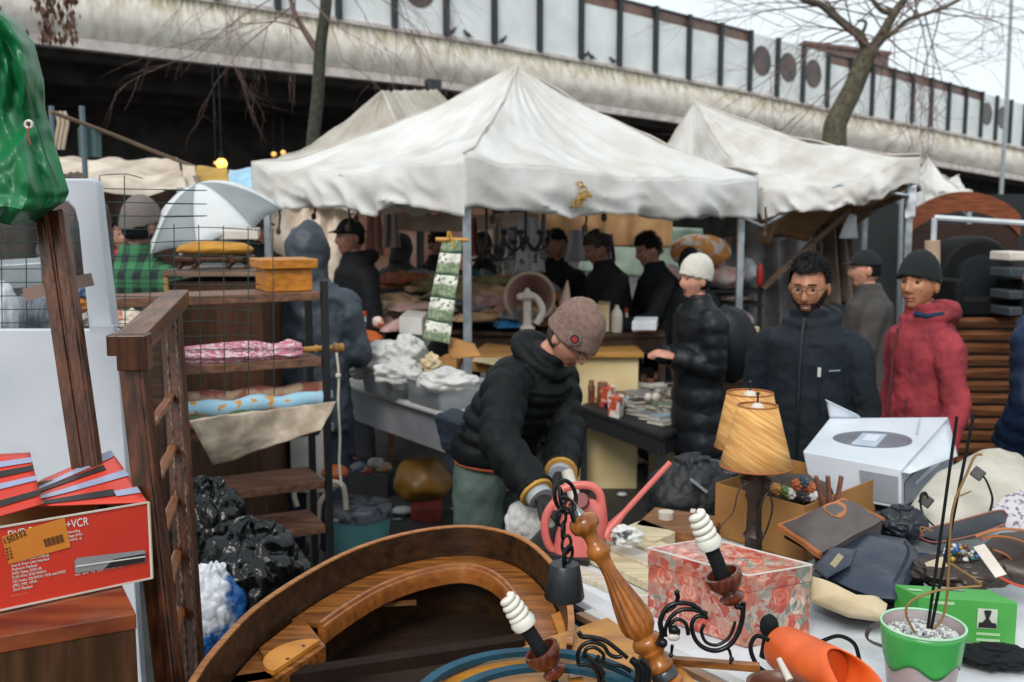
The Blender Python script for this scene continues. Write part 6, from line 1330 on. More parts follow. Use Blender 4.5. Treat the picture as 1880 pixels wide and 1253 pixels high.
# white bag and rolls the bending man handles
crumple("carrier_bag", "white plastic carrier bag being filled by the bending man", 975, 962, 3.4, (.09, .08, .09), bagw, s0=31, amp=.10)
o = MB().lathe([(0, .022), (1, .022)], P(1042, 868, 3.45), P(1058, 925, 3.35), 16).build("paper_roll", M("paper_white", '#c9c5bb')); tag(o, "white paper roll held by the bending man's gloved hands", "roll")
# --- black rucksack and bits
crumple("rucksack", "slumped black rucksack behind the watering can spout", 1270, 915, 3.75, (.17, .14, .15), M("nylon_black", '#171a1e', .6, '#101215', bump=.4, bscale=50), s0=40, amp=.10)
lump("folded_jacket", "purple grey jacket lying over the black rucksack", "clothes", 1285, 868, 3.8, .14, .1, .05, M("cloth_purple_grey", '#46434f', .8, '#353640', bump=.4), .25)
b0 = P(1222, 978, 3.35); t = thing("jar", "small jar with white lid standing at the foot of the black rucksack", "jar", b0); MB().lathe([(0,.025),(1,.025)], b0, b0 + V((0,0,.045)), 14).build("glass", jar_m, t); MB().lathe([(0,.027),(1,.027)], b0 + V((0,0,.045)), b0 + V((0,0,.075)), 14).build("lid", wht, t)
o = MB().bar(P(1262, 972, 3.4), P(1274, 936, 3.45), .018, .01).build("white_tag", wht, smooth=False); tag(o, "narrow white tag hanging on the black rucksack", "tag")
o = MB().bar(P(1268, 880, 3.6), P(1298, 904, 3.6), .01, .01).build("zip_pull", M("grey_light", '#8d9299'), smooth=False); tag(o, "grey zip pull on top of the black rucksack", "zip")
# --- cardboard box open
zq = 1.0; cL, cB, cR, cF = G(1314, 887, zq), G(1458, 856, zq), G(1609, 879, zq), G(1478, 930, zq); cB = cL + (cR - cF)
t = thing("cardboard_box", "open brown cardboard box of odds and ends beside the table lamps", "box", V((*((cL+cR)/2).xy, Z)))
cs = [cL, cF, cR, cB]; cen = (cL + cR)/2
for k in range(4):
    a, b = cs[k], cs[(k+1)%4]; n = (cen - (a+b)/2); n.z = 0; n.normalize(); d_ = (b-a).normalized()*.0045 if k % 2 else V((0,0,0)); a = a + d_; b = b - d_
    A0, B0 = V((a.x,a.y,Z+.004)), V((b.x,b.y,Z+.004)); MB().hexa([A0, B0, B0+n*.004, A0+n*.004], [a, b, b+n*.004, a+n*.004]).build("wall", cardb, t, smooth=False)
MB().prism([V((p.x, p.y, Z)) for p in cs], (0,0,.003)).build("bottom", cardb, t, smooth=False)
lump("bag_bundle", "dark stuffing filling the brown cardboard box", "bundle", 1462, 905, 3.4, .12, .1, .06, M("stuffing_brown", '#4d3d33', .8, '#2b2522', scale=9, bump=.4))
for k, (x, y, c, nm) in enumerate(((1425, 898, '#c08a4a', 'tan'), (1440, 902, '#5a7a3c', 'green'), (1450, 906, '#cfcbc2', 'white'), (1462, 890, '#a5552a', 'rust'), (1475, 885, '#2b4450', 'dark blue'), (1487, 895, '#a5552a', 'copper'), (1478, 912, '#3b3c40', 'black'), (1492, 910, '#d0d0cc', 'silver'))):
    lump("trinket", f"small {nm} knick-knack in the brown cardboard box", "trinket", x, y, 3.25, .018, .02, .018, M("trinket_%d" % k, c, .4, bump=.1), .4)
lth = M("leather_rose_brown", '#8a5a4a', .45, '#63392e', scale=8, bump=.3)
for k, (x0, x1) in enumerate(((1498, 1518), (1520, 1525), (1545, 1530))):
    m = MB(); m.tube(pxs([(x1, 945), ((x0+x1)/2, 915), (x0, 875)], 3.1, 5), [.018]*6 + [.014]*5, 10, flat=.5); o = m.build("leather_strap", lth); tag(o, ["rose brown leather strap, left of the three sticking out of the cardboard box", "rose brown leather strap, middle of the three sticking out of the cardboard box", "rose brown leather strap, right of the three sticking out of the cardboard box"][k], "strap")
# --- lamps
shd = bpy.data.materials.new("shade_straw"); shd.use_nodes = True
n_ = shd.node_tree.nodes; l_ = shd.node_tree.links; b_ = n_["Principled BSDF"]; b_.inputs['Roughness'].default_value = .8
tc_ = n_.new("ShaderNodeTexCoord"); mp_ = n_.new("ShaderNodeMapping"); mp_.inputs['Scale'].default_value = (5, 5, 80); mp0_ = n_.new("ShaderNodeMapping"); mp0_.inputs['Rotation'].default_value = (0, R(-32), 0); l_.new(tc_.outputs['Object'], mp0_.inputs[0]); l_.new(mp0_.outputs[0], mp_.inputs[0])
tt_ = n_.new("ShaderNodeTexNoise"); tt_.inputs['Scale'].default_value = 1.6; tt_.inputs['Detail'].default_value = 3; l_.new(mp_.outputs[0], tt_.inputs[0]); rr_ = n_.new("ShaderNodeValToRGB"); rr_.color_ramp.elements[0].position = .38; rr_.color_ramp.elements[1].position = .62; rr_.color_ramp.elements[0].color = hx('#b88245'); rr_.color_ramp.elements[1].color = hx('#d5a664')
l_.new(tt_.outputs[0], rr_.inputs[0]); l_.new(rr_.outputs[0], b_.inputs['Base Color'])
trm = M("shade_trim", '#9c5a2c', .7, bump=.2); lmd = M("lamp_bronze", '#3a2a22', .4, '#241a16', scale=20, bump=.4, metal=.3)
def lamp(label, cx, ty, tr_, by, brr, d, base):
    zt_ = P(cx, ty, d).z; zb_ = P(cx, by, d).z; x = P(cx, ty, d).x
    t = thing("table_lamp", label, "lamp", V((x, d, Z)), "pair of table lamps")
    rt, rb = S(d, tr_), S(d, brr); n = 40
    rings = [[V((x + math.cos(a)*lerp(rb, rt, v), d + math.sin(a)*lerp(rb, rt, v), lerp(zb_, zt_, v))) for a in [k*2*math.pi/n for k in range(n)]] for v in (0, .33, .66, 1)]
    MB().loft(rings, False).build("shade", shd, t, mods=[SOL(.003)])
    for zz, r_ in ((zt_, rt), (zb_, rb)): MB().tube([V((x + math.cos(a)*r_, d + math.sin(a)*r_, zz)) for a in [k*2*math.pi/36 for k in range(37)]], .0032, 6).build("trim", trm, t)
    MB().ell(V((x, d, zt_ - .03)), (.028, .028, .04), 16, 12).build("bulb", wht, t)
    MB().tube([V((x, d, zt_ - .02)), V((x, d, zt_ + .035))], .003, 6).ell(V((x, d, zt_ + .037)), .006, 8, 6).build("finial", iron, t)
    if base:
        MB().lathe([(0,.06),(.03,.065),(.06,.05),(.1,.030),(.25,.026),(.3,.034),(.35,.024),(.6,.022),(.66,.03),(.7,.028),(.78,.046),(.83,.05),(.86,.03),(.9,.016),(1,.012)], V((x, d, Z)), V((x, d, zb_ + .02)), 16, flute=.18, nf=10, frange=(.1,.83)).build("base", lmd, t)
    else:
        MB().lathe([(0,.05),(.03,.052),(.08,.02),(.5,.014),(.8,.024),(.9,.012),(1,.01)], V((x, d, Z)), V((x, d, zb_ + .02)), 14).build("base", lmd, t)
    return t
lamp("front one of two table lamps, taller straw coloured shade and twisted bronze foot", 1391, 745, 36, 855, 66, 3.0, True)
lamp("rear one of two table lamps, shade half hidden behind the front shade", 1377, 722, 42, 820, 62, 3.3, False)
o = MB().tube(pxs([(1405, 890), (1418, 925), (1412, 960), (1400, 985), (1392, 960), (1400, 920), (1410, 905)], 2.9, 6), .003, 6).build("lamp_cable", iron); tag(o, "black flex looped round the foot of the front lamp", "cable")
o = MB().tube(pxs([(1372, 886), (1355, 905), (1346, 940), (1325, 965), (1312, 985)], 2.95, 6), .0018, 6).build("lamp_cable", iron); tag(o, "thin flex curving left from the front lamp across the cardboard box", "cable")
# --- white appliance box with raised lid
wbx = M("carton_white_blue", '#cdd3db', .42, '#bec5ce', scale=3, bump=.03); gpr = M("print_grey", '#8f949c', .5, '#7d828a', bump=0)
t = thing("appliance_box", "big white cardboard box printed with a dark oval appliance, lid sloping up", "box", V((P(1600, 900, 3.5).x, 3.55, .9)))
bf_ = [P(1490, 905, 3.52), P(1655, 935, 3.32), P(1752, 870, 3.72), P(1560, 850, 3.95)]
tf_ = [P(1474, 829, 3.50), P(1655, 862, 3.32), P(1741, 766, 3.74), P(1523, 768, 3.96)]
def onplane(px, py, a, b, c):
    n = (b-a).cross(c-a); d = ray(px, py); o_ = V((0,0,CAMZ)); return o_ + d*((a-o_).dot(n)/d.dot(n))
tf_[2] = onplane(1741, 766, tf_[0], tf_[1], tf_[3]); bf_[2] = onplane(1752, 870, bf_[1], tf_[1], tf_[2]); bf_[0] = onplane(1490, 905, bf_[1], tf_[1], tf_[0])
MB().hexa(bf_, tf_).build("body", wbx, t, smooth=False, mods=[BEV(.004)])
def on_top(u, v): return tf_[0].lerp(tf_[1], u).lerp(tf_[3].lerp(tf_[2], u), v)
def plate(fn, outline, mat, name, off, par, th=.0008):
    n = (fn(1,0) - fn(0,0)).cross(fn(0,1) - fn(0,0)).normalized(); MB().prism([fn(u, v) + n*off for u, v in outline], n*th).build(name, mat, par, smooth=False)
ovl = [(.5 + .36*math.cos(a)*(1 + .08*math.cos(a)), .43 + .20*math.sin(a)*(1 if math.sin(a) > 0 else .75)) for a in [k*2*math.pi/30 for k in range(30)]]
plate(on_top, ovl, M("print_darkgrey", '#6e6f78', .5, '#5d5e68', bump=0), "appliance_print", .002, t)
plate(on_top, [(.38,.28),(.62,.28),(.62,.56),(.40,.56)], M("print_lightblue", '#aebccb', .5, bump=0), "screen_print", .004, t)
plate(on_top, [(.45,.38),(.58,.38),(.58,.52),(.45,.52)], wbx, "screen_print", .006, t)
plate(on_top, [(.86,.60),(.88,.60),(.78,.97),(.76,.97)], M("print_lightblue", '#aebccb', .5), "line_print", .002, t)
def on_side(u, v): return bf_[1].lerp(bf_[2], u).lerp(tf_[1].lerp(tf_[2], u), v)
def on_front(u, v): return bf_[0].lerp(bf_[1], u).lerp(tf_[0].lerp(tf_[1], u), v)
plate(on_side, [(.04,.06),(.97,.06),(.97,.7),(.04,.62)], gpr, "side_print", .0045, t); plate(on_side, [(.2,.36),(.9,.40),(.9,.52),(.2,.44)], wbx, "side_label", .0065, t)
plate(on_front, [(.58,.1),(.97,.1),(.97,.8),(.58,.8)], gpr, "front_print", .0045, t)
fl0, fl1 = tf_[3], tf_[3].lerp(tf_[2], .26)
MB().grid(lambda u, v: fl0.lerp(fl1, u) + V((-.03*v, -.03*v, .085*math.sin(v*1.3)*(1 - .75*u))), 8, 8).build("flap", wbx, t, mods=[SOL(.003)])
e0, e1 = bf_[1] + V((0,-.003,0)), bf_[2]; MB().grid(lambda u, v: (tf_[1].lerp(tf_[2], u*1.0) + V((.0,-.004,-.01))).lerp(P(1670, 870, 3.28).lerp(P(1758, 838, 3.6), u), v), 6, 4).build("flap", wbx, t, mods=[SOL(.003)])
# stand for the box (crate hidden under bags)
gbox("crate", "grey crate carrying the white appliance box, mostly hidden by bags", "crate", (1500, 975), (1680, 1000), (1760, 930), Z, .06, M("crate_grey", '#6d7076', .6, bump=.1))
# --- bags
def slab(name, label, cat, outl, d0, d1, thick, mat, amp=.01, puff=.03, group=None, dep=None, n1=26):
    """bag shape: outline traced in the picture, given its own slant in depth and a puffed thickness"""
    pts2 = [(x, y) for x, y in outl]; cx = sum(p[0] for p in pts2)/len(pts2); cy = sum(p[1] for p in pts2)/len(pts2)
    ys = [p[1] for p in pts2]; y0, y1 = min(ys), max(ys); f = lambda x, y: dep(x, y) if dep else lerp(d1, d0, (y - y0)/(y1 - y0))
    # resample
    o_ = []
    for i in range(len(pts2)):
        a, b = pts2[i], pts2[(i+1) % len(pts2)]
        for k in range(5): o_.append((lerp(a[0], b[0], k/5), lerp(a[1], b[1], k/5)))
    m = MB(); rings = []
    for side in (-1, 1):
        for r in ([0.02, .25, .5, .7, .85, .95, 1.0] if side < 0 else [1.0, .95, .8, .5, .02]):
            h = puff * (1 - r**3); ring = []
            for x, y in o_:
                X_, Y_ = cx + (x-cx)*r, cy + (y-cy)*r; d = f(X_, Y_)
                p = P(X_, Y_, d); up = V((0, -.75, .66))
                ring.append(p + up * (side * -1) * (h + thick/2) + up * amp * nz(p, 14) * (1 if side < 0 else 0))
            rings.append(ring)
    m.loft(rings); o = m.build(name, mat, angle=50)
    if label: tag(o, label, cat, group)
    return o
canvg = M("canvas_taupe", '#5b5250', .7, '#4a4342', scale=8, bump=.3, bscale=80); tanl = M("leather_tan", '#b06a35', .5, '#8f5226', bump=.1)
t = thing("satchel", "taupe canvas clutch with tan leather edging and oval patch lying open on the blue handbag", "bag", P(1525, 1000, 2.85))
T4 = [P(1430, 966, 2.92), P(1506, 1018, 2.72), P(1622, 955, 2.86), P(1549, 918, 3.08)]
up_ = V((0,-.3,.95))
def satf(u, v): p = T4[0].lerp(T4[1], v).lerp(T4[3].lerp(T4[2], v), u); return p + up_ * (.085*math.sin(u*math.pi)**.6 * math.sin(min(1, v*1.2)*math.pi) * .6 + .006*nz(p, 12))
def satb(u, v): return satf(u, v) - up_ * .055 * math.sin(u*math.pi*.5 + .2) 
MB().grid(satf, 24, 16).build("front_panel", canvg, t, mods=[SOL(.004)]); MB().grid(satb, 24, 16).build("back_panel", canvg, t, mods=[SOL(.004)])
MB().grid(lambda u, v: satf(0.02 + .98*u, .99).lerp(satb(.02 + .98*u, .99), v), 24, 3).build("gusset", canvg, t)
MB().tube([satf(k/16, 0) for k in range(17)], .006, 8).tube([satf(1, k/12) for k in range(13)], .006, 8).tube([satf(0, k/12) for k in range(13)], .007, 8).tube([satb(0, k/12) for k in range(13)], .005, 8).build("piping", tanl, t)
pc_ = satf(.55, .42); MB().prism([satf(.55 + .14*math.cos(a), .45 + .2*math.sin(a)) + up_*.0035 for a in [k*2*math.pi/24 for k in range(24)]], up_*.0015).build("patch", tanl, t)
blue_l = M("leather_slate_blue", '#2c3444', .38, '#222937', scale=5, bump=.35, bscale=22, wet=40)
t = thing("handbag", "wet slate blue leather handbag lying flat with a brass clasp, in front of the satchel", "bag", P(1600, 1090, 2.6))
def slabp(parent, name, *a, **k):
    o = slab(name, None, None, *a, **k); w0 = V(o.location); o.parent = parent; o.location = w0 - V(parent['_b']); return o
slabp(t, "body", [(1492, 1052), (1530, 1015), (1585, 982), (1625, 985), (1660, 992), (1676, 1010), (1692, 1040), (1672, 1068), (1640, 1105), (1604, 1102), (1545, 1078)], 2.55, 2.85, .03, blue_l, amp=.012, puff=.03)
slabp(t, "flap", [(1493, 1040), (1525, 1006), (1572, 1010), (1560, 1040), (1520, 1062)], 2.60, 2.74, .012, blue_l, amp=.004, puff=.014)
MB().bar(P(1528, 1040, 2.545), P(1544, 1020, 2.565), .016, .006, up=(0,-.7,.7)).build("clasp", M("brass_dull", '#a8987a', .35, metal=.6, bump=0), t)
MB().tube(pxs([(1660, 992), (1668, 1015), (1650, 1055), (1632, 1085)], 2.6), .004, 6).build("piping", blue_l, t)
o = slab("folded_cloth", "cream rolled cloth lying under the slate blue handbag", "cloth", [(1488, 1062), (1520, 1072), (1570, 1098), (1612, 1098), (1627, 1112), (1618, 1140), (1560, 1132), (1490, 1104)], 2.44, 2.52, .02, M("cloth_ecru", '#cdbb9c', .8, '#b09c7c', bump=.3), amp=.02, puff=.025)
o = slab("dark_bag", "black glossy bag squeezed between the cream cloth and flowered box", "bag", [(1440, 985), (1495, 1000), (1500, 1050), (1488, 1100), (1560, 1135), (1640, 1140), (1690, 1120), (1696, 1040), (1660, 985), (1560, 960)], 2.56, 3.0, .02, blk, amp=.01, puff=.01, dep=lambda x, y: lerp(3.05, 2.52, (y-960)/180))
whb_ = M("canvas_offwhite", '#bdb8ad', .8, '#a39d90', scale=6, bump=.4, bscale=30)
t = thing("handbag", "off white canvas bag with black buckled straps at the right edge", "bag", P(1780, 985, 3.1))
slabp(t, "body", [(1664, 942), (1688, 905), (1712, 878), (1765, 848), (1800, 833), (1830, 830), (1862, 838), (1890, 862), (1915, 905), (1890, 950), (1800, 985), (1700, 990), (1668, 970)], 3.05, 3.42, .05, whb_, amp=.02, puff=.06)
for (pl) in ([(1704, 922), (1700, 905), (1690, 912), (1695, 945), (1722, 972)], [(1800, 868), (1812, 885), (1822, 915), (1818, 938)]): MB().tube(pxs(pl, 3.0, 6), .006, 8, flat=.5).build("strap", blk2, t)
for (x, y) in ((1700, 918), (1795, 868)): MB().bar(P(x-9, y-5, 3.01), P(x+10, y+9, 2.99), .035, .01, up=(0,-1,0)).build("buckle", iron, t, smooth=False, mods=[BEV(.003)])
slabp(None or t, "lining", [(1815, 938), (1845, 910), (1900, 895), (1925, 940), (1900, 975), (1850, 972)], 2.95, 3.1, .01, M("lining_print", '#b9b4b8', .8, '#6d6678', scale=60, bump=.1, contrast=(.40,.48)), amp=.015, puff=.01)
nvl = M("leather_navy", '#20242e', .45, '#181b23', bump=.2)
t = thing("clutch_bag", "navy clutch with reddish piping lying below the off white bag", "bag", P(1765, 1000, 2.8))
slabp(t, "body", [(1690, 988), (1700, 972), (1745, 962), (1830, 940), (1848, 948), (1842, 966), (1790, 985), (1720, 998)], 2.78, 2.95, .03, nvl, amp=.004, puff=.012)
MB().tube(pxs([(1690, 985), (1700, 972), (1745, 961), (1832, 938), (1847, 946)], 2.79, 5), .003, 6).tube(pxs([(1690, 988), (1720, 996), (1790, 983), (1845, 963)], 2.72, 5), .003, 6).build("piping", M("leather_redbrown", '#7a4638', .5, bump=0), t)
crumple("cloth_bundle", "black and blue bundle of straps between the satchel and the off white bag", 1655, 962, 2.98, (.075, .07, .05), M("nylon_blueblack", '#1a222e', .5, '#12161d', bump=.4), s0=51)
brl = M("leather_brown_dark", '#3b2a20', .4, '#251a14', bump=.2)
t = thing("handbag", "dark brown leather bag with orange tan straps at the right edge under the clutch", "bag", P(1850, 1060, 2.7))
slabp(t, "body", [(1790, 1010), (1830, 985), (1900, 975), (1920, 1040), (1900, 1075), (1850, 1062), (1810, 1050)], 2.62, 2.8, .04, brl, amp=.01, puff=.03)
for pl in ([(1800, 990), (1830, 985), (1870, 992), (1905, 1010)], [(1825, 1010), (1850, 1022), (1862, 1045), (1845, 1055)], [(1790, 985), (1835, 972), (1890, 975)]): MB().tube(pxs(pl, 2.66, 6), .008, 8, flat=.4).build("strap", tanl, t)
o = MB().bar(P(1797, 1002, 2.58), P(1838, 1058, 2.5), .032, .002, up=(0,-.9,.5)).build("price_tag", wht, smooth=False); tag(o, "blank white card tag lying over the dark brown leather bag", "tag")
o = MB().tube(pxs([(1835, 1060), (1855, 1070), (1880, 1078), (1910, 1080)], 2.5, 6), .0035, 8).build("cable", M("cable_orange", '#c9431f', .5, bump=0)); tag(o, "orange cable at the right edge beside the green carton", "cable")
# beads
beadm = [M("bead_%d" % k, c, .25, bump=0) for k, c in enumerate(('#2a5fa8', '#c9c9c6', '#b8962f', '#2d7a75', '#3a3236', '#8a8f95', '#6a3a2a'))]
for k in range(6):
    pass
m = MB(); rnd = random.Random(5)
for k in range(130): 
    a = rnd.uniform(0, 6.28); r_ = rnd.uniform(0, 1) ** .6
    p = P(1785 + 42*r_*math.cos(a) - 10, 1028 + 26*r_*math.sin(a) + 10*math.cos(a), 2.66 + rnd.uniform(-.03,.06)); m.ell(p, (rnd.uniform(.004,.009),)*3, 8, 6, mi=rnd.randrange(7))
o = m.build("bead_jewellery", beadm); tag(o, "tangled heap of coloured bead jewellery beside the green carton", "jewellery"); struct(o, 'stuff')
crumple("dark_purse", "dark purse lying open beneath the bead jewellery", 1760, 1050, 2.66, (.13, .09, .04), brl, s0=61)
o = MB().bar(P(1705, 1048, 2.62), P(1738, 1036, 2.62), .045, .002, up=(0,-.8,.6)).build("paper_tag", M("paper_tan", '#bfae94', .8, bump=0), smooth=False); tag(o, "small tan paper tag left of the bead jewellery", "tag")
# --- green carton
grn = M("card_green", '#4fa348', .45, '#3f9040', scale=3, bump=.03)
zG = .93; gA, gB = G(1688, 1096, zG), G(1869, 1107, zG); gd = G(1643, 1073, zG) - gA; t = thing("carton", "bright green carton printed with a black paper clip behind the green pot", "box", V((*((gA+gB)/2).xy, Z)))
dn_ = V((0,0,-(zG - Z))); MB().hexa([gA+dn_, gB+dn_, gB+gd+dn_, gA+gd+dn_], [gA, gB, gB+gd, gA+gd]).build("body", grn, t, smooth=False, mods=[BEV(.002)])
def on_g(u, v): return (gA + dn_).lerp(gB + dn_, u) - dn_*v
plate(on_g, [(.60,.36),(.80,.36),(.80,.82),(.60,.82)], M("print_pale", '#c3cbbd', .5, bump=0), "picture", .0015, t)
plate(on_g, [(.61,.38),(.80,.38),(.79,.50),(.62,.50)], bk2, "clip_print", .003, t); plate(on_g, [(.65,.5),(.75,.5),(.715,.6),(.74,.78),(.70,.80),(.66,.78),(.685,.6)], bk2, "clip_print", .0042, t)
for (u0, u1, v0, v1) in ((.12,.36,.86,.93), (.6,.84,.20,.26), (.6,.84,.06,.12)): plate(on_g, [(u0,v0),(u1,v0),(u1,v1),(u0,v1)], M("print_palegreen", '#a9cf9f', .5, bump=0), "print_line", .0015, t)
on_gt = lambda u, v: gA.lerp(gB, u) + gd*v
plate(on_gt, [(.02,.45),(.16,.45),(.16,.6),(.02,.6)], M("print_palegreen", '#a9cf9f'), "print_line", .0015, t); plate(on_gt, [(.45,.7),(.66,.7),(.66,.95),(.45,.95)], M("print_grey", '#8f949c'), "picture", .0015, t)

crumple("cable_coil", "coil of black cables lying in front of the green carton", 1830, 1205, 2.32, (.09, .06, .022), blk, s0=71, amp=.2)
# --- green pot with gravel and sticks
t = thing("pot", "clear plastic pot with bright green wavy rim band full of white gravel", "pot", P(1695, 1250, 2.05)); dp = 2.08
rim = P(1695, 1146, dp); bot = V((rim.x, rim.y, Z)); hh = rim.z - bot.z; Rt = S(dp, 76); n = 48
gpm = M("plastic_green_clear", '#4fb45c', .25, '#3fa04d', bump=0, alpha=.82); cpm = M("plastic_clear_pinkish", '#cdbfc2', .25, '#bfa9a9', scale=6, bump=0, alpha=.6)
def potr(f): return Rt * lerp(.70, 1, f)
rings = [[bot + V((math.cos(a)*potr(f), math.sin(a)*potr(f), hh*f)) for a in [k*2*math.pi/n for k in range(n)]] for f in (0, .3, .6, .8, .97, 1)]
MB().loft(rings, False).build("wall", cpm, t, mods=[SOL(.002)])
def band(u, v): a = u*2*math.pi; lo = .60 + .06*math.sin(a*5); f = lerp(lo, .985, v); r_ = potr(f) + .0025; return bot + V((math.cos(a)*r_, math.sin(a)*r_, hh*f))
MB().grid(band, 80, 8).build("band", gpm, t, mods=[SOL(.0015)])
MB().tube([bot + V((math.cos(a)*Rt, math.sin(a)*Rt, hh)) for a in [k*2*math.pi/48 for k in range(49)]], .003, 8).build("rim", M("plastic_rim", '#a9d6b4', .2, bump=0), t)
gm2 = MB(); grm = [M("gravel_white", '#c9c9c6', .7, bump=0), M("gravel_grey", '#8d8d8f', .7, bump=0)]; rnd = random.Random(9)
gm2.prism([bot + V((math.cos(a)*potr(.5)*.9, math.sin(a)*potr(.5)*.9, hh*.2)) for a in [k*2*math.pi/32 for k in range(32)]], (0,0,hh*.68), 0)
for k in range(420):
    a = rnd.uniform(0, 6.28); r_ = rnd.random()**.5 * Rt*.84; s_ = rnd.uniform(.003,.0065); gm2.ell(bot + V((math.cos(a)*r_, math.sin(a)*r_, hh*(.89 + .05*(1 - r_/Rt)))), (s_, s_*.8, s_*.7), 6, 5, Matrix.Rotation(rnd.uniform(0,3), 3, 'X'), mi=int(rnd.random() < .35))
o = gm2.build("gravel", grm, angle=20); o.parent = t; o.location = V(o.location) - V(t['_b']); struct(o, 'stuff')
for k, (x0, y0, x1, y1) in enumerate(((1702, 1165, 1757, 765), (1709, 1158, 1788, 760))):
    o = MB().tube([P(x0, y0, dp), P(x1, y1, dp + .02)], .0034, 8).build("reed_stick", blk); tag(o, ["black reed stick in the pot, left of the pair", "black reed stick in the pot, right of the pair"][k], "stick")
m = MB(); st_ = M("stem_tan", '#8a6a3c', .7, bump=.2)
m.tube(pxs([(1692, 1168), (1728, 1140), (1740, 1080), (1744, 985), (1752, 925), (1775, 870), (1790, 838), (1803, 835)], dp, 5), .0028, 6)
m.tube(pxs([(1680, 1162), (1664, 1130), (1672, 1105), (1720, 1085), (1780, 1078), (1800, 1072), (1745, 1035)], dp - .03, 5), .0028, 6); m.tube(pxs([(1752, 915), (1783, 902)], dp, 4), .002, 5); m.tube(pxs([(1712, 975), (1690, 968), (1695, 985)], dp, 4), .002, 5)
o = m.build("dried_stem", st_); tag(o, "curling dry tan plant stem growing out of the gravel pot", "plant")
o = MB().tube(pxs([(1640, 1135), (1600, 1152), (1592, 1172), (1615, 1185), (1645, 1190)], 2.3, 6), .011, 8, flat=.25).build("belt", M("belt_brown", '#3a302c', .5, bump=.1)); tag(o, "brown belt strap curving out left of the green rimmed pot", "belt")
# --- orange scoop, hose, knob, brown bowl
org2 = M("plastic_orange", '#dd6226', .45, '#c9521a', scale=14, bump=.08, bscale=60)
t = thing("vacuum_bottle", "bright orange plastic cylinder with cut scoop end lying on its side at bottom right", "cylinder", P(1500, 1240, 2.1))
a, b = P(1432, 1188, 2.18), P(1582, 1262, 1.93); d_ = (b - a).normalized(); u_ = d_.cross(V((0,0,1))).normalized(); v_ = u_.cross(d_)
rr_ = .052; n = 40; L = (b-a).length; rings = []
for f in (0, .03, .1, .3, .6, .8, 1):
    ring_ = []
    for k in range(n):
        an = k*2*math.pi/n; cut = .10 * max(0, math.sin(an))**1.5 * (1 if f > .5 else 0) * (f - .5) * 2
        r_ = rr_ * (.72 if f == 0 else (.93 if f == .03 else 1)); ring_.append(a + d_*(L*f - cut*.9) + (u_*math.cos(an) + v_*math.sin(an))*r_)
    rings.append(ring_)
m = MB().loft(rings, False); m.f.append(tuple(reversed(range(n)))); m.m.append(0); m.build("body", org2, t, mods=[SOL(.003)])
MB().lathe([(0,.047),(1,.047)], a + d_*(L*.62), a + d_*(L*.64), 30).build("partition", M("orange_deep", '#b5420f', .5, bump=0), t)
MB().lathe([(0,.018),(.3,.02),(1,.02)], a - d_*.03, a + d_*.01, 18).build("collar", blk, t)
kn = P(1412, 1150, 2.2); t2_ = thing("plug", "black lobed plastic knob standing beside the orange cylinder", "knob", P(1410, 1185, 2.2)); MB().ell(kn, (.022, .02, .028), 18, 12, fn=lambda q: 1 + .06*nz(q, 4)).build("head", blk, t2_); MB().tube([kn - V((0,0,.02)), kn - V((0.004,0,.075))], [.013, .017], 10).build("stem", blk, t2_)
o = MB().tube(pxs([(1420, 1180), (1390, 1168), (1378, 1190), (1390, 1222), (1412, 1238)], 2.15, 6), .0052, 8).build("hose", blk); tag(o, "black hose loop left of the orange cylinder", "hose")
o = MB().tube(pxs([(1508, 1178), (1540, 1168), (1568, 1182), (1578, 1212)], 2.2, 6), .0048, 8).build("hose", blk); tag(o, "black hose arching over behind the orange cylinder", "hose")
o = MB().lathe([(0,.006),(1,.009)], P(1430, 1210, 2.04), P(1450, 1250, 2.0), 10).build("white_nozzle", wht); tag(o, "small white nozzle lying against the orange cylinder", "nozzle")
c = P(1428, 1262, 1.98); o = MB().lathe([(0,.03),(.3,.055),(.8,.062),(1,.064),(.98,.058),(.5,.04)], c - V((0,0,.04)), c + V((0,0,.006)), 30, cap=False).build("bowl", M("bowl_brown", '#6b3f2d', .4, bump=.1), mods=[SOL(.003)]); tag(o, "reddish brown bowl cut by the bottom edge, left of the orange cylinder", "bowl")

# ================================================================ curved wooden piece (upturned drum shaped table frame)
zr = .97; rimpx = [(330, 1310), (362, 1250), (400, 1196), (470, 1122), (560, 1060), (650, 1013), (740, 984), (830, 970), (900, 974), (960, 994), (1008, 1036), (1035, 1085), (1044, 1140), (1040, 1185)]
rimp = spline([G(x, y, zr) for x, y in rimpx], 6)
oak = WOOD("oak_brown", '#9c5f29', '#5c3616', .3, 7, 'X', coat=.3, k=9); oakd = WOOD("oak_shaded", '#3d2613', '#21140a', .42, 5, 'X', coat=.1, k=7); oakl = M("oak_endgrain", '#c4822e', .5, '#a8691f', scale=14, bump=.15)  # one oak: inside wall darkened as shaded, ledge brightened as lit
dt = thing("table_drum", "curved oak drum frame of an upturned round table with inner moulded ledge, centre foreground", "table frame", V((-.15, 2.4, .0)))
def offs(p, k, i, arr, z):   # inward offset
    a = arr[max(i-1,0)]; b = arr[min(i+1,len(arr)-1)]; t_ = (b-a); t_.z = 0; t_.normalize(); n = V((t_.y, -t_.x, 0)); q = p + n*k; q.z = z; return q
N_ = len(rimp); zl = .885
m = MB(); m.loft([[offs(p,-.012,i,rimp,zr), offs(p,0,i,rimp,zr), offs(p,.006,i,rimp,zl-.12), offs(p,-.012,i,rimp,.62)] for i, p in enumerate(rimp)]); m.build("outer_wall", oakd, dt, angle=50)
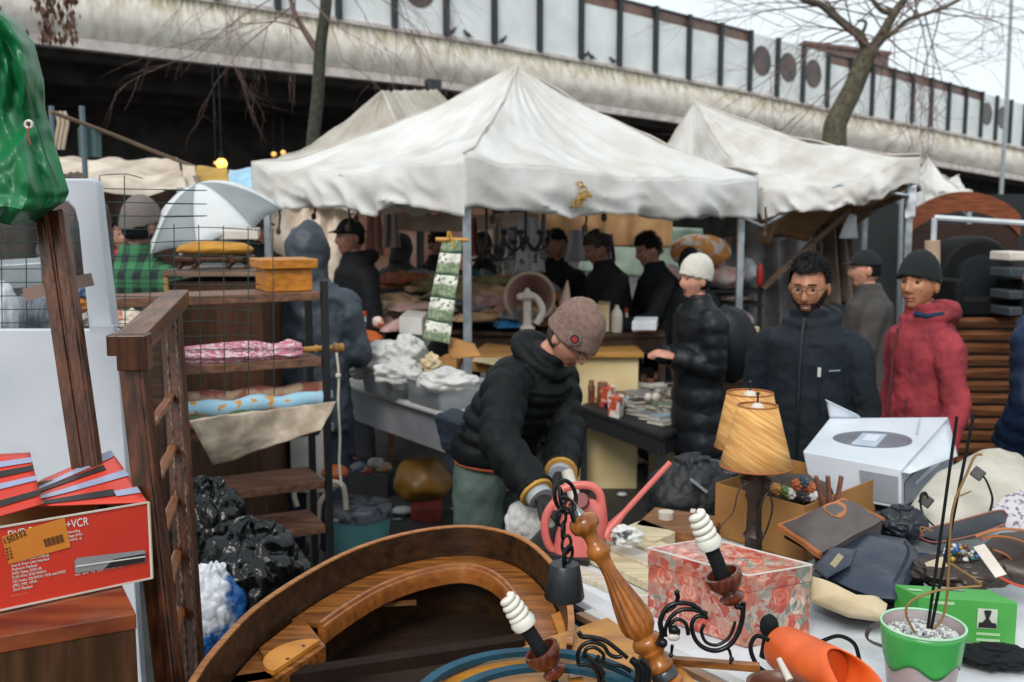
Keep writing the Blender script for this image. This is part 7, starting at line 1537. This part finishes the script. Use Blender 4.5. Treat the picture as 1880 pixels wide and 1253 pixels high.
m = MB(); m.loft([[offs(p,-.0135,i,rimp,zr+.001), offs(p,-.0135,i,rimp,zr+.005), offs(p,.0015,i,rimp,zr+.005), offs(p,.0015,i,rimp,zr+.001)] for i, p in enumerate(rimp)]); m.build("rim_edge", WOOD("oak_rim_highlight", '#b57a48', '#8d5a30', .4, 9, 'X'), dt, angle=30)  # paler strip, the highlight along the rim put into its colour
i0, i1 = int(N_*.29), N_ - 4
seg_ = [(i, p) for i, p in enumerate(rimp)][i0:i1]
wdt = lambda i: .085
m = MB(); m.loft([[offs(p,.007,i,rimp,zl), offs(p,wdt(i),i,rimp,zl), offs(p,wdt(i),i,rimp,zl-.012), offs(p,.007,i,rimp,zl-.012)] for i, p in seg_]); m.build("ledge", oak, dt, angle=30)
m = MB()
for i, p in seg_: pass
m.loft([[offs(p,.081,i,rimp,zl+.001), offs(p,.085,i,rimp,zl+.006), offs(p,.092,i,rimp,zl+.004), offs(p,.095,i,rimp,zl-.004), offs(p,.099,i,rimp,zl-.006), offs(p,.102,i,rimp,zl-.014), offs(p,.102,i,rimp,zl-.05), offs(p,.082,i,rimp,zl-.05)] for i, p in seg_]); m.build("moulding", WOOD("oak_moulding", '#9a5e2c', '#7c4721', .25, 4, 'X', coat=.5), dt, angle=35)
ia = i0 - 1; seg2 = [(i, p) for i, p in enumerate(rimp)][max(0, int(N_*.05)):ia]
m = MB(); m.loft([[offs(p,.007,i,rimp,zl-.01), offs(p,.12,i,rimp,zl-.01), offs(p,.12,i,rimp,zl-.05), offs(p,.007,i,rimp,zl-.05)] for i, p in seg2]); m.build("ledge", oak, dt, angle=30)
# corner block with two screw holes
kb = [G(x, y, zl + .014) for x, y in ((484, 1205), (560, 1235), (643, 1172), (585, 1133), (540, 1150), (505, 1172))]
cB_ = [G(484, 1212, zl+.012), G(548, 1238, zl+.012), G(645, 1180, zl+.012), G(586, 1134, zl+.012)]
MB().prism([p - V((0,0,.05)) for p in (G(476,1192,zl), G(506,1250,zl), G(598,1188,zl), G(553,1132,zl))], (0,0,.052)).build("corner_block", oak, dt, smooth=False)
hc_ = (G(500, 1205, zl+.004) + G(640, 1175, zl+.004))/2
c1_, c2_ = G(503, 1240, zl+.004), G(588, 1182, zl+.004); mid_ = (c1_+c2_)/2; ax1 = (c2_-c1_)/2; ax2 = V((-ax1.y, ax1.x, 0))*.78
outl = [mid_ + ax1*math.cos(a) + ax2*math.sin(a) for a in [k*math.pi/20 for k in range(21)]]
MB().prism(outl, (0,0,.010)).build("half_round_plate", oakl, dt, smooth=False)
for (x, y) in ((528, 1210), (557, 1186)): p = G(x, y, zl+.0145); MB().lathe([(0,.0045),(1,.0045)], p, p + V((0,0,.0008)), 12).build("screw_hole", iron, dt)
e_ = rimp[i1-1]; MB().prism([G(x, y, zl+.004) for x, y in ((1012, 1133), (1030, 1126), (1044, 1160), (1030, 1178))], (0,0,.006)).build("end_plate", oakl, dt, smooth=False)
inn = [offs(p,.07,i,rimp,.63) for i, p in enumerate(rimp)][4:-3]
inn = [offs(p,.012,i,rimp,.70) for i, p in enumerate(rimp)]
m = MB(); m.prism(inn, (0,0,.01)); m.build("shade_floor", WOOD("hollow_shade", '#2b1a0e', '#1d1209', .6, 5, 'X'), dt, smooth=False)  # near-black floor added as the shade of the hollow inside the drum
o = MB().bar(G(420, 1262, .86), G(1010, 1172, .86), .04, .03).build("cross_bar", M("bar_dark", '#241710', .8, '#180f0a', spec=.15), dt, smooth=False)
MB().box(G(735, 1108, .815), (.09, .016, .01), .15).build("inner_catch", WOOD("oak_catch", '#6b4726', '#4a2f18'), dt, smooth=False)
# support under the drum: floor standing legs
for (x, y) in ((520, 1150), (900, 1080)): p = G(x, y, .6); MB().box((p.x, p.y + .05, .31), (.05, .05, .62)).build("leg", oakd, dt, smooth=False)
# ================================================================ golden table top, hoops, chandelier
zg = .955; gold = WOOD("oak_golden", '#c08330', '#9a6320', .35, 4, 'X', coat=.3, k=6)
gp = [G(x, y, zg) for x, y in ((700, 1320), (800, 1253), (990, 1175), (1115, 1133), (1240, 1215), (1330, 1300))]
t = thing("table_leaf", "golden oak table leaf lying under the blue hoops at bottom centre", "table leaf", V((gp[2].x, gp[2].y, zg - .02)))
MB().prism([p - V((0,0,.02)) for p in gp], (0,0,.02)).build("panel", gold, t, smooth=False, mods=[BEV(.003)])
o = MB().box((gp[3].x-.02, gp[3].y-.22, (zg-.021)/2), (.05,.05,zg-.021)).build("leg", oakd, t)
hp = M("hoop_blue", '#0f4a60', .5, '#0b3848', scale=10, bump=.1, spec=.3)
for k, (cx, cy, r_, lab, zz) in enumerate(((985, 1300, .235, "larger dark blue hoop lying on the golden oak leaf", .965), (1010, 1322, .205, "smaller dark blue hoop lying inside the larger one", .975))):
    c = G(cx, cy, zz); m = MB(); N2 = 72; c.y += 0
    m.loft([[c + V((math.cos(a)*(r_+dx), math.sin(a)*(r_+dx), dz)) for dx, dz in ((-.011,0),(.011,0),(.011,.012),(-.011,.012))] for a in [i*2*math.pi/N2 for i in range(N2+1)]]); o = m.build("hoop", hp, angle=30); tag(o, lab, "hoop")
for (a, b, w_, mt, nm, lab) in (((1218, 1212), (1395, 1226), .018, oak, "wooden_strip", "dark oak strip lying right of the chandelier column"), ((1080, 1125), (1420, 1290), .03, M("strip_white", '#c9c6c1', .5, bump=.05), "white_strip", "long white strip running diagonally under the chandelier"), ((1062, 1130), (1400, 1300), .02, M("strip_brown", '#9a7456', .6, bump=.05), "brown_strip", "long pale brown strip beside the white one under the chandelier")):
    o = MB().bar(G(*a, .965 if mt is oak else .90), G(*b, .965 if mt is oak else .90), w_, .015).build(nm, mt, smooth=False); tag(o, lab, "strip")
o = MB().box(G(1057, 1237, .962), (.03, .02, .006), .2).build("white_tag", wht); tag(o, "white card scrap lying on the smaller blue hoop", "tag")
# chandelier
dc = 1.95; cw = WOOD("turned_oak", '#a8652a', '#6f3f17', .22, 9, 'Z', coat=.6, k=4); cwr = WOOD("cup_redwood", '#6b3220', '#431d12', .2, 9, 'Z', coat=.6); irn = M("wrought_black", '#17181b', .28, '#0f1012', bump=.1, metal=.4)
ch = thing("chandelier", "turned oak chandelier with black iron scroll arms and spiral bulbs lying tilted in the foreground", "chandelier", P(1230, 1260, dc))
c0, c1 = P(1064, 946, dc + .05), P(1232, 1262, dc - .02); r = lambda n: n * dc / FPX
pr = [(-.0,.001),(0.0,14),(.012,24),(.035,29),(.06,30),(.085,27),(.10,19),(.12,15),(.15,14),(.175,17),(.19,22),(.215,24),(.235,22),(.25,17),(.28,14.5),(.34,15),(.40,19),(.46,24),(.52,29),(.58,33),(.63,34.5),(.665,32),(.69,25),(.705,21),(.715,26),(.73,30),(.755,31),(.77,27),(.785,25),(.79,29),(.80,28),(.815,22),(.84,20),(.855,25),(.87,27),(.89,27),(.90,24)]
MB().lathe([(a, r(b)) for a, b in pr], c0, c1, 60, flute=.16, nf=12, frange=(.33,.675)).build("column", cw, ch, angle=55)
MB().lathe([(.902, r(24)),(.91, r(26)),(.945, r(26)),(.952, r(23))], c0, c1, 36).build("metal_collar", M("pewter", '#4a4d50', .3, metal=.6, bump=.05), ch)
MB().lathe([(.953, r(24)),(.965, r(29)),(.99, r(29)),(1.0, r(24)),(1.02, r(22)),(1.04, r(28)),(1.08, r(26)),(1.14, r(14))], c0, c1, 36).build("lower_knob", cw, ch, angle=55)
ax = (c0 - c1).normalized()
MB().lathe([(0, r(12)), (.35, r(9)), (.6, r(5)), (1, r(4))], c0 - ax*.002, c0 + ax*.03, 18).build("finial", M("pewter_bright", '#8d8f90', .3, metal=.5, bump=0), ch)
# ring and chain
rc = P(1038, 912, dc + .05)
def torus(c, n, R_, r_, sq=1.0, u=None):
    n = V(n).normalized(); a_ = (V(u) if u is not None else V((0,0,1))); a_ = (a_ - n*a_.dot(n)).normalized(); b_ = n.cross(a_)
    return MB().tube([c + a_*math.cos(t)*R_ + b_*math.sin(t)*R_*sq for t in [k*2*math.pi/28 for k in range(29)]], r_, 8, False)
torus(rc, (.5, -.8, .1), r(33), r(4.2), .72, (-.4,0,1)).build("ring", irn, ch)
for k, (x, y, n, u) in enumerate(((1030, 912, (.9,-.3,.2), (.2,0,1)), (1042, 925, (.1,-.9,.4), (.7,0,-.6)), (1050, 942, (.9,-.2,.2), (.3,0,-1)), (1031, 950, (.2,-1,0), (0,0,1)), (1034, 975, (1,-.3,0), (.1,0,1)), (1040, 1000, (.1,-1,.1), (.1,0,1)), (1036, 1024, (1,-.25,0), (0,0,1)), (1044, 1018, (.5,-.8,0), (.2,0,1)))):
    torus(P(x, y, dc + .03 - .004*k), n, r(17), r(3.2), .5, u).build("chain_link", irn, ch)
w0, w1 = P(1037, 1034, dc + .02), P(1036, 1098, dc + .02)
MB().lathe([(0, r(12)), (.02, r(27)), (.06, r(29)), (.95, r(39)), (1, r(37))], w0, w1, 36).build("canopy_cup", M("lead_black", '#24272a', .42, '#1a1c1f', scale=20, bump=.2, metal=.2), ch, angle=40)
# arms
def px5(lst): return [(860 + x/3.1875, 860 + y/3.1875) for x, y in lst]
def px6(lst): return [(1160 + x/2.894, 820 + y/2.894) for x, y in lst]
def scroll(lst, d, r0, r1, nm="scroll", flat=1.0):
    q = pxs(lst, d, 7); n = len(q); return MB().tube(q, [r(lerp(r0, r1, i/(n-1))) for i in range(n)], 10, flat=flat)
A1 = px6([(135, 1055), (160, 1000), (152, 930), (185, 860), (250, 832), (330, 845), (385, 895), (400, 915)])
A2 = px6([(395, 905), (345, 905), (318, 950), (335, 1020), (380, 1068), (450, 1085), (520, 1055), (565, 990), (588, 910), (592, 825)])
A3 = px6([(400, 890), (330, 868), (260, 870), (205, 910), (180, 965), (180, 1010)])
A4 = px6([(300, 1000), (285, 940), (240, 918), (205, 950), (210, 995), (245, 1000), (250, 970)])
A5 = px6([(235, 778), (245, 800), (225, 850), (180, 880)])
A6 = px6([(385, 945), (370, 985), (395, 1040), (455, 1055), (520, 1010), (550, 930)])
A7 = px6([(300, 975), (330, 975)]); A8 = px6([(500, 1060), (520, 1090), (530, 1140)]); A9 = px6([(215, 1055), (212, 1085), (208, 1115)])
arm = thing  # arms are parts of the chandelier
for L_, a_, b_ in ((A1, 5.5, 4), (A2, 4, 5), (A3, 4.5, 3.5), (A4, 4, 3), (A5, 5, 3), (A6, 3.5, 3), (A7, 3, 3), (A8, 4, 2.2), (A9, 3.5, 2.2)): scroll(L_, dc - .04, a_, b_).build("scroll_arm", irn, ch)
for x, y, s_ in ((225, 975, 9), (235, 1000, 6), (530, 1130, 5), (525, 1150, 3.5), (208, 1110, 4.5), (240, 775, 5), (165, 1045, 9), (560, 850, 6)): p = px6([(x, y)])[0]; MB().ell(P(*p, dc - .05), r(s_), 12, 8, fn=lambda q: 1 + .12*nz(q, 4)).build("scroll_bead", irn, ch)
p = px6([(222, 1015)])[0]; MB().ell(P(*p, dc - .055), (r(12), r(5), r(7)), 14, 8).build("cream_petal", M("cream_paint", '#c9c2b3', .4, bump=0), ch)
B1 = px5([(930, 1110), (870, 1060), (800, 1010), (720, 990), (665, 985), (645, 960)])
B2 = px5([(645, 1150), (640, 1090), (665, 1040), (720, 1018), (790, 1040), (820, 1085), (860, 1105), (900, 1100)])
B3 = px5([(675, 1110), (690, 1060), (740, 1050), (790, 1090), (780, 1130), (750, 1120), (765, 1095)])
B4 = px5([(690, 1100), (740, 1140), (780, 1190), (790, 1240), (770, 1290)])
B5 = px5([(640, 1150), (680, 1150), (730, 1165), (760, 1210), (765, 1260)])
B6 = px5([(760, 1120), (830, 1150), (900, 1160), (950, 1190)])
for L_, a_, b_ in ((B1, 4, 5), (B2, 4, 4), (B3, 4, 3), (B4, 5, 6), (B5, 4, 4), (B6, 3, 4)): scroll(L_, dc - .04, a_, b_).build("scroll_arm", irn, ch)
C1 = px5([(955, 1120), (985, 1150), (1000, 1200), (990, 1260)]); C2 = px5([(1010, 1120), (1040, 1160), (1050, 1210), (1040, 1260)]); C3 = px5([(985, 1130), (1020, 1190), (1020, 1270)])
for L_ in (C1, C2, C3): scroll(L_, dc - .08, 7, 8).build("acanthus_bracket", irn, ch)
# candle holders with spiral bulbs
bulbw = M("bulb_white", '#d9d6cc', .3, '#cfcbbf', bump=0)
def candle(cup, tipc, dd, s_=1.0):
    cb_, ct_ = P(*cup, dd), P(*tipc, dd - .0); a = (ct_ - cb_); L = a.length; a.normalize()
    MB().lathe([(0, r(10)*s_), (.12, r(22)*s_), (.22, r(24)*s_), (.3, r(15)*s_), (.36, r(13)*s_), (.5, r(26)*s_), (.75, r(35)*s_), (.95, r(36)*s_), (1.0, r(34)*s_), (1.0, r(29)*s_), (.75, r(26)*s_)], cb_ - a*r(42)*s_, cb_ + a*r(22)*s_, 26, flute=.07, nf=10, frange=(.5,.98), cap=False).build("bobeche", cwr, ch, angle=50)
    k0 = cb_; k1 = cb_ + a*L*.52
    MB().lathe([(0, r(14)*s_), (1, r(14)*s_)], k0 - a*r(10), k1, 20).build("candle_sleeve", blk, ch)
    MB().lathe([(0, r(17)*s_), (.1, r(22)*s_), (.6, r(25)*s_), (1, r(21)*s_), (1.0, r(3))], k1, k1 + a*L*.16, 24).build("bulb_base", bulbw, ch)
    u = a.cross(V((0,1,0))).normalized(); v = a.cross(u); s0 = k1 + a*L*.17; pts = []
    n = 90
    for i in range(n+1):
        f = i/n; th = f*2*math.pi*3.6; R_ = r(16)*s_ * (1 - .35*f**2) * (1 if f < .97 else .6)
        pts.append(s0 + a*(L*.33*f) + (u*math.cos(th) + v*math.sin(th))*R_)
    MB().tube(pts, r(6.3)*s_, 10).build("spiral_tube", bulbw, ch)
candle((1333, 1072), (1280, 945), dc - .04); candle((1003, 1210), (932, 1098), dc - .04)
scroll([(1347, 1098), (1352, 1110), (1362, 1116)], dc - .04, 5, 6).build("scroll_arm", irn, ch)
scroll([(1005, 1232), (1018, 1250), (1030, 1275)], dc - .04, 7, 6).build("scroll_arm", irn, ch)
c = P(1155, 1264, dc - .06); MB().ell(c, (r(18), r(18), r(10)), 16, 10).build("spare_bulb", bulbw, ch)
# red plastic sheet scraps and folding table behind pot left blank on purpose
# ================================================================ more small wares
rnd = random.Random(33)
def ware(kind, c, s_, mt):
    if kind == 'cup': return MB().lathe([(0,.5),(.1,.55),(1,.75),(1,.68),(.15,.45)], c, c + V((0,0,s_*1.3)), 14, cap=False) if 0 else MB().lathe([(0,.5*s_),(.1,.55*s_),(1,.75*s_),(1,.68*s_),(.15,.45*s_)], c, c + V((0,0,s_*1.3)), 14)
    if kind == 'vase': return MB().lathe([(0,.4*s_),(.1,.5*s_),(.4,.8*s_),(.7,.45*s_),(.85,.28*s_),(1,.42*s_)], c, c + V((0,0,s_*2.4)), 14)
    if kind == 'bowl': return MB().lathe([(0,.4*s_),(.3,.9*s_),(1,1.2*s_),(1,1.1*s_),(.35,.8*s_),(.15,.3*s_)], c, c + V((0,0,s_*.9)), 16)
    if kind == 'tin': return MB().box(c + V((0,0,s_*.6)), (s_*2, s_*1.4, s_*1.2), rnd.uniform(-.6,.6))
    if kind == 'bottle': return MB().lathe([(0,.45*s_),(.55,.48*s_),(.7,.2*s_),(.98,.18*s_),(1,.22*s_)], c, c + V((0,0,s_*3.2)), 12)
cols = [('brown', '#7a5233'), ('white', '#c9c5bd'), ('red', '#a33a2c'), ('blue', '#355f8c'), ('green', '#4b6b4a'), ('brass coloured', '#a8853e'), ('black', '#1b1b1d'), ('cream', '#cdbd98')]
def scatter(n, fn, kinds, smin, smax, group, where):
    for k in range(n):
        kd = rnd.choice(kinds); cn, ch_ = rnd.choice(cols); c = fn(); s_ = rnd.uniform(smin, smax)
        m = ware(kd, c, s_, None); o = m.build(kd, M("ware_" + cn.replace(' ', '_'), ch_, .4, bump=.05), smooth=kd != 'tin', mods=[BEV(.002)] if kd == 'tin' else ())
        tag(o, f"small {cn} {kd} {where}", kd, group)
scatter(16, lambda: G(rnd.uniform(870, 1050), rnd.uniform(592, 608), zt1) + V((0,0,.03)), ['cup', 'vase', 'bowl', 'tin'], .03, .05, "small wares on the dark counter", "at the front of the dark counter")
scatter(14, lambda: G(rnd.uniform(640, 720), rnd.uniform(545, 560), 1.09), ['bottle', 'tin', 'bowl', 'cup'], .03, .05, "small wares on the back left table", "on the back left table under the tent")
scatter(8, lambda: P(rnd.uniform(1330, 1435), 655, rnd.uniform(6.75, 7.2)) * V((1,1,0)) + V((0,0,.862)), ['cup', 'bottle', 'vase', 'tin'], .03, .045, "small wares on the side table", "on the side table by the right tent pole")
scatter(9, lambda: G(rnd.uniform(1200, 1330), rnd.uniform(975, 1000), Z), ['tin', 'cup', 'bowl'], .018, .028, "small wares behind the flowered box", "behind the flowered box")
scatter(10, lambda: G(rnd.uniform(1690, 1880), rnd.uniform(1010, 1075), Z), ['tin', 'bowl', 'cup'], .014, .024, "small wares among the bags at right", "among the bags at the right edge")
scatter(8, lambda: G(rnd.uniform(620, 700), rnd.uniform(672, 690), zd) + V((0,.1,0)), ['tin', 'bottle', 'cup'], .022, .035, "small wares on the white desk", "at the left end of the white desk")
scatter(9, lambda: G(rnd.uniform(1085, 1160), rnd.uniform(735, 752), .622), ['tin', 'bottle', 'cup'], .02, .032, "small wares on the black table", "at the near left of the low black table")
# things on the wet ground in the middle distance
for k, (x, y, w_, d_, h_, c, lab) in enumerate(((1000, 900, .25, .2, .16, '#6b5230', "brown open crate on the ground right of the desk"), (1080, 840, .3, .22, .14, '#a79264', "cream wooden crate on the ground under the black table's left end"), (1130, 860, .16, .12, .02, '#8a8d92', "grey folded newspaper lying on the wet ground"), (905, 880, .2, .16, .1, '#3c4148', "dark plastic crate on the ground behind the bending man"), (1290, 820, .22, .18, .2, '#8a5a5a', "pink flowered carton on the ground under the black table's right end"))):
    p = G(x, y, 0); o = MB().box(p + V((0,0,h_/2 + .002)), (w_, d_, h_), rnd.uniform(-.5,.5)).build("crate" if h_ > .05 else "newspaper", M("ground_item_%d" % k, c, .8, scale=9, bump=.2), smooth=False, mods=[BEV(.004)]); tag(o, lab, "crate" if h_ > .05 else "newspaper")
for k in range(14):
    p = G(rnd.uniform(700, 1180), rnd.uniform(850, 960), .004); s_ = rnd.uniform(.015, .04); cn, ch_ = rnd.choice([('white', '#b9b9b5'), ('brown', '#6b5138'), ('grey', '#777a7d')])
    o = MB().grid(lambda u, v: p + V(((u-.5)*s_*2, (v-.5)*s_*1.4, .012*abs(nz((u*3+k, v*3, k))))), 5, 5).build("paper_scrap", M("scrap_" + cn, ch_, .8, bump=0), mods=[SOL(.001)]); tag(o, f"{cn} paper scrap trodden into the wet ground between the tables", "litter", "paper scraps on the ground")
# hooks and cords hanging from the big tent's eave
for k, (x, y0, y1, d_) in enumerate(((512, 372, 425, 7.6), (577, 376, 398, 7.4), (640, 380, 418, 7.0), (655, 380, 402, 7.0), (905, 384, 404, 6.1), (1075, 384, 420, 6.5), (1110, 384, 400, 6.6), (1405, 380, 432, 7.7))):
    o = MB().tube([P(x, y0, d_), P(x + 2, (y0+y1)/2, d_), P(x - 1, y1, d_)], .008, 6).ell(P(x - 1, y1, d_), (.02, .015, .03), 8, 6).build("cord", M("cord_brown", '#4a382c', .8, bump=0)); tag(o, "short dark cord dangling from the eave of the large tent" if k < 7 else "knotted pinkish cord at the top of the right tent pole", "cord", "cords under the tent eave" if k < 7 else None)
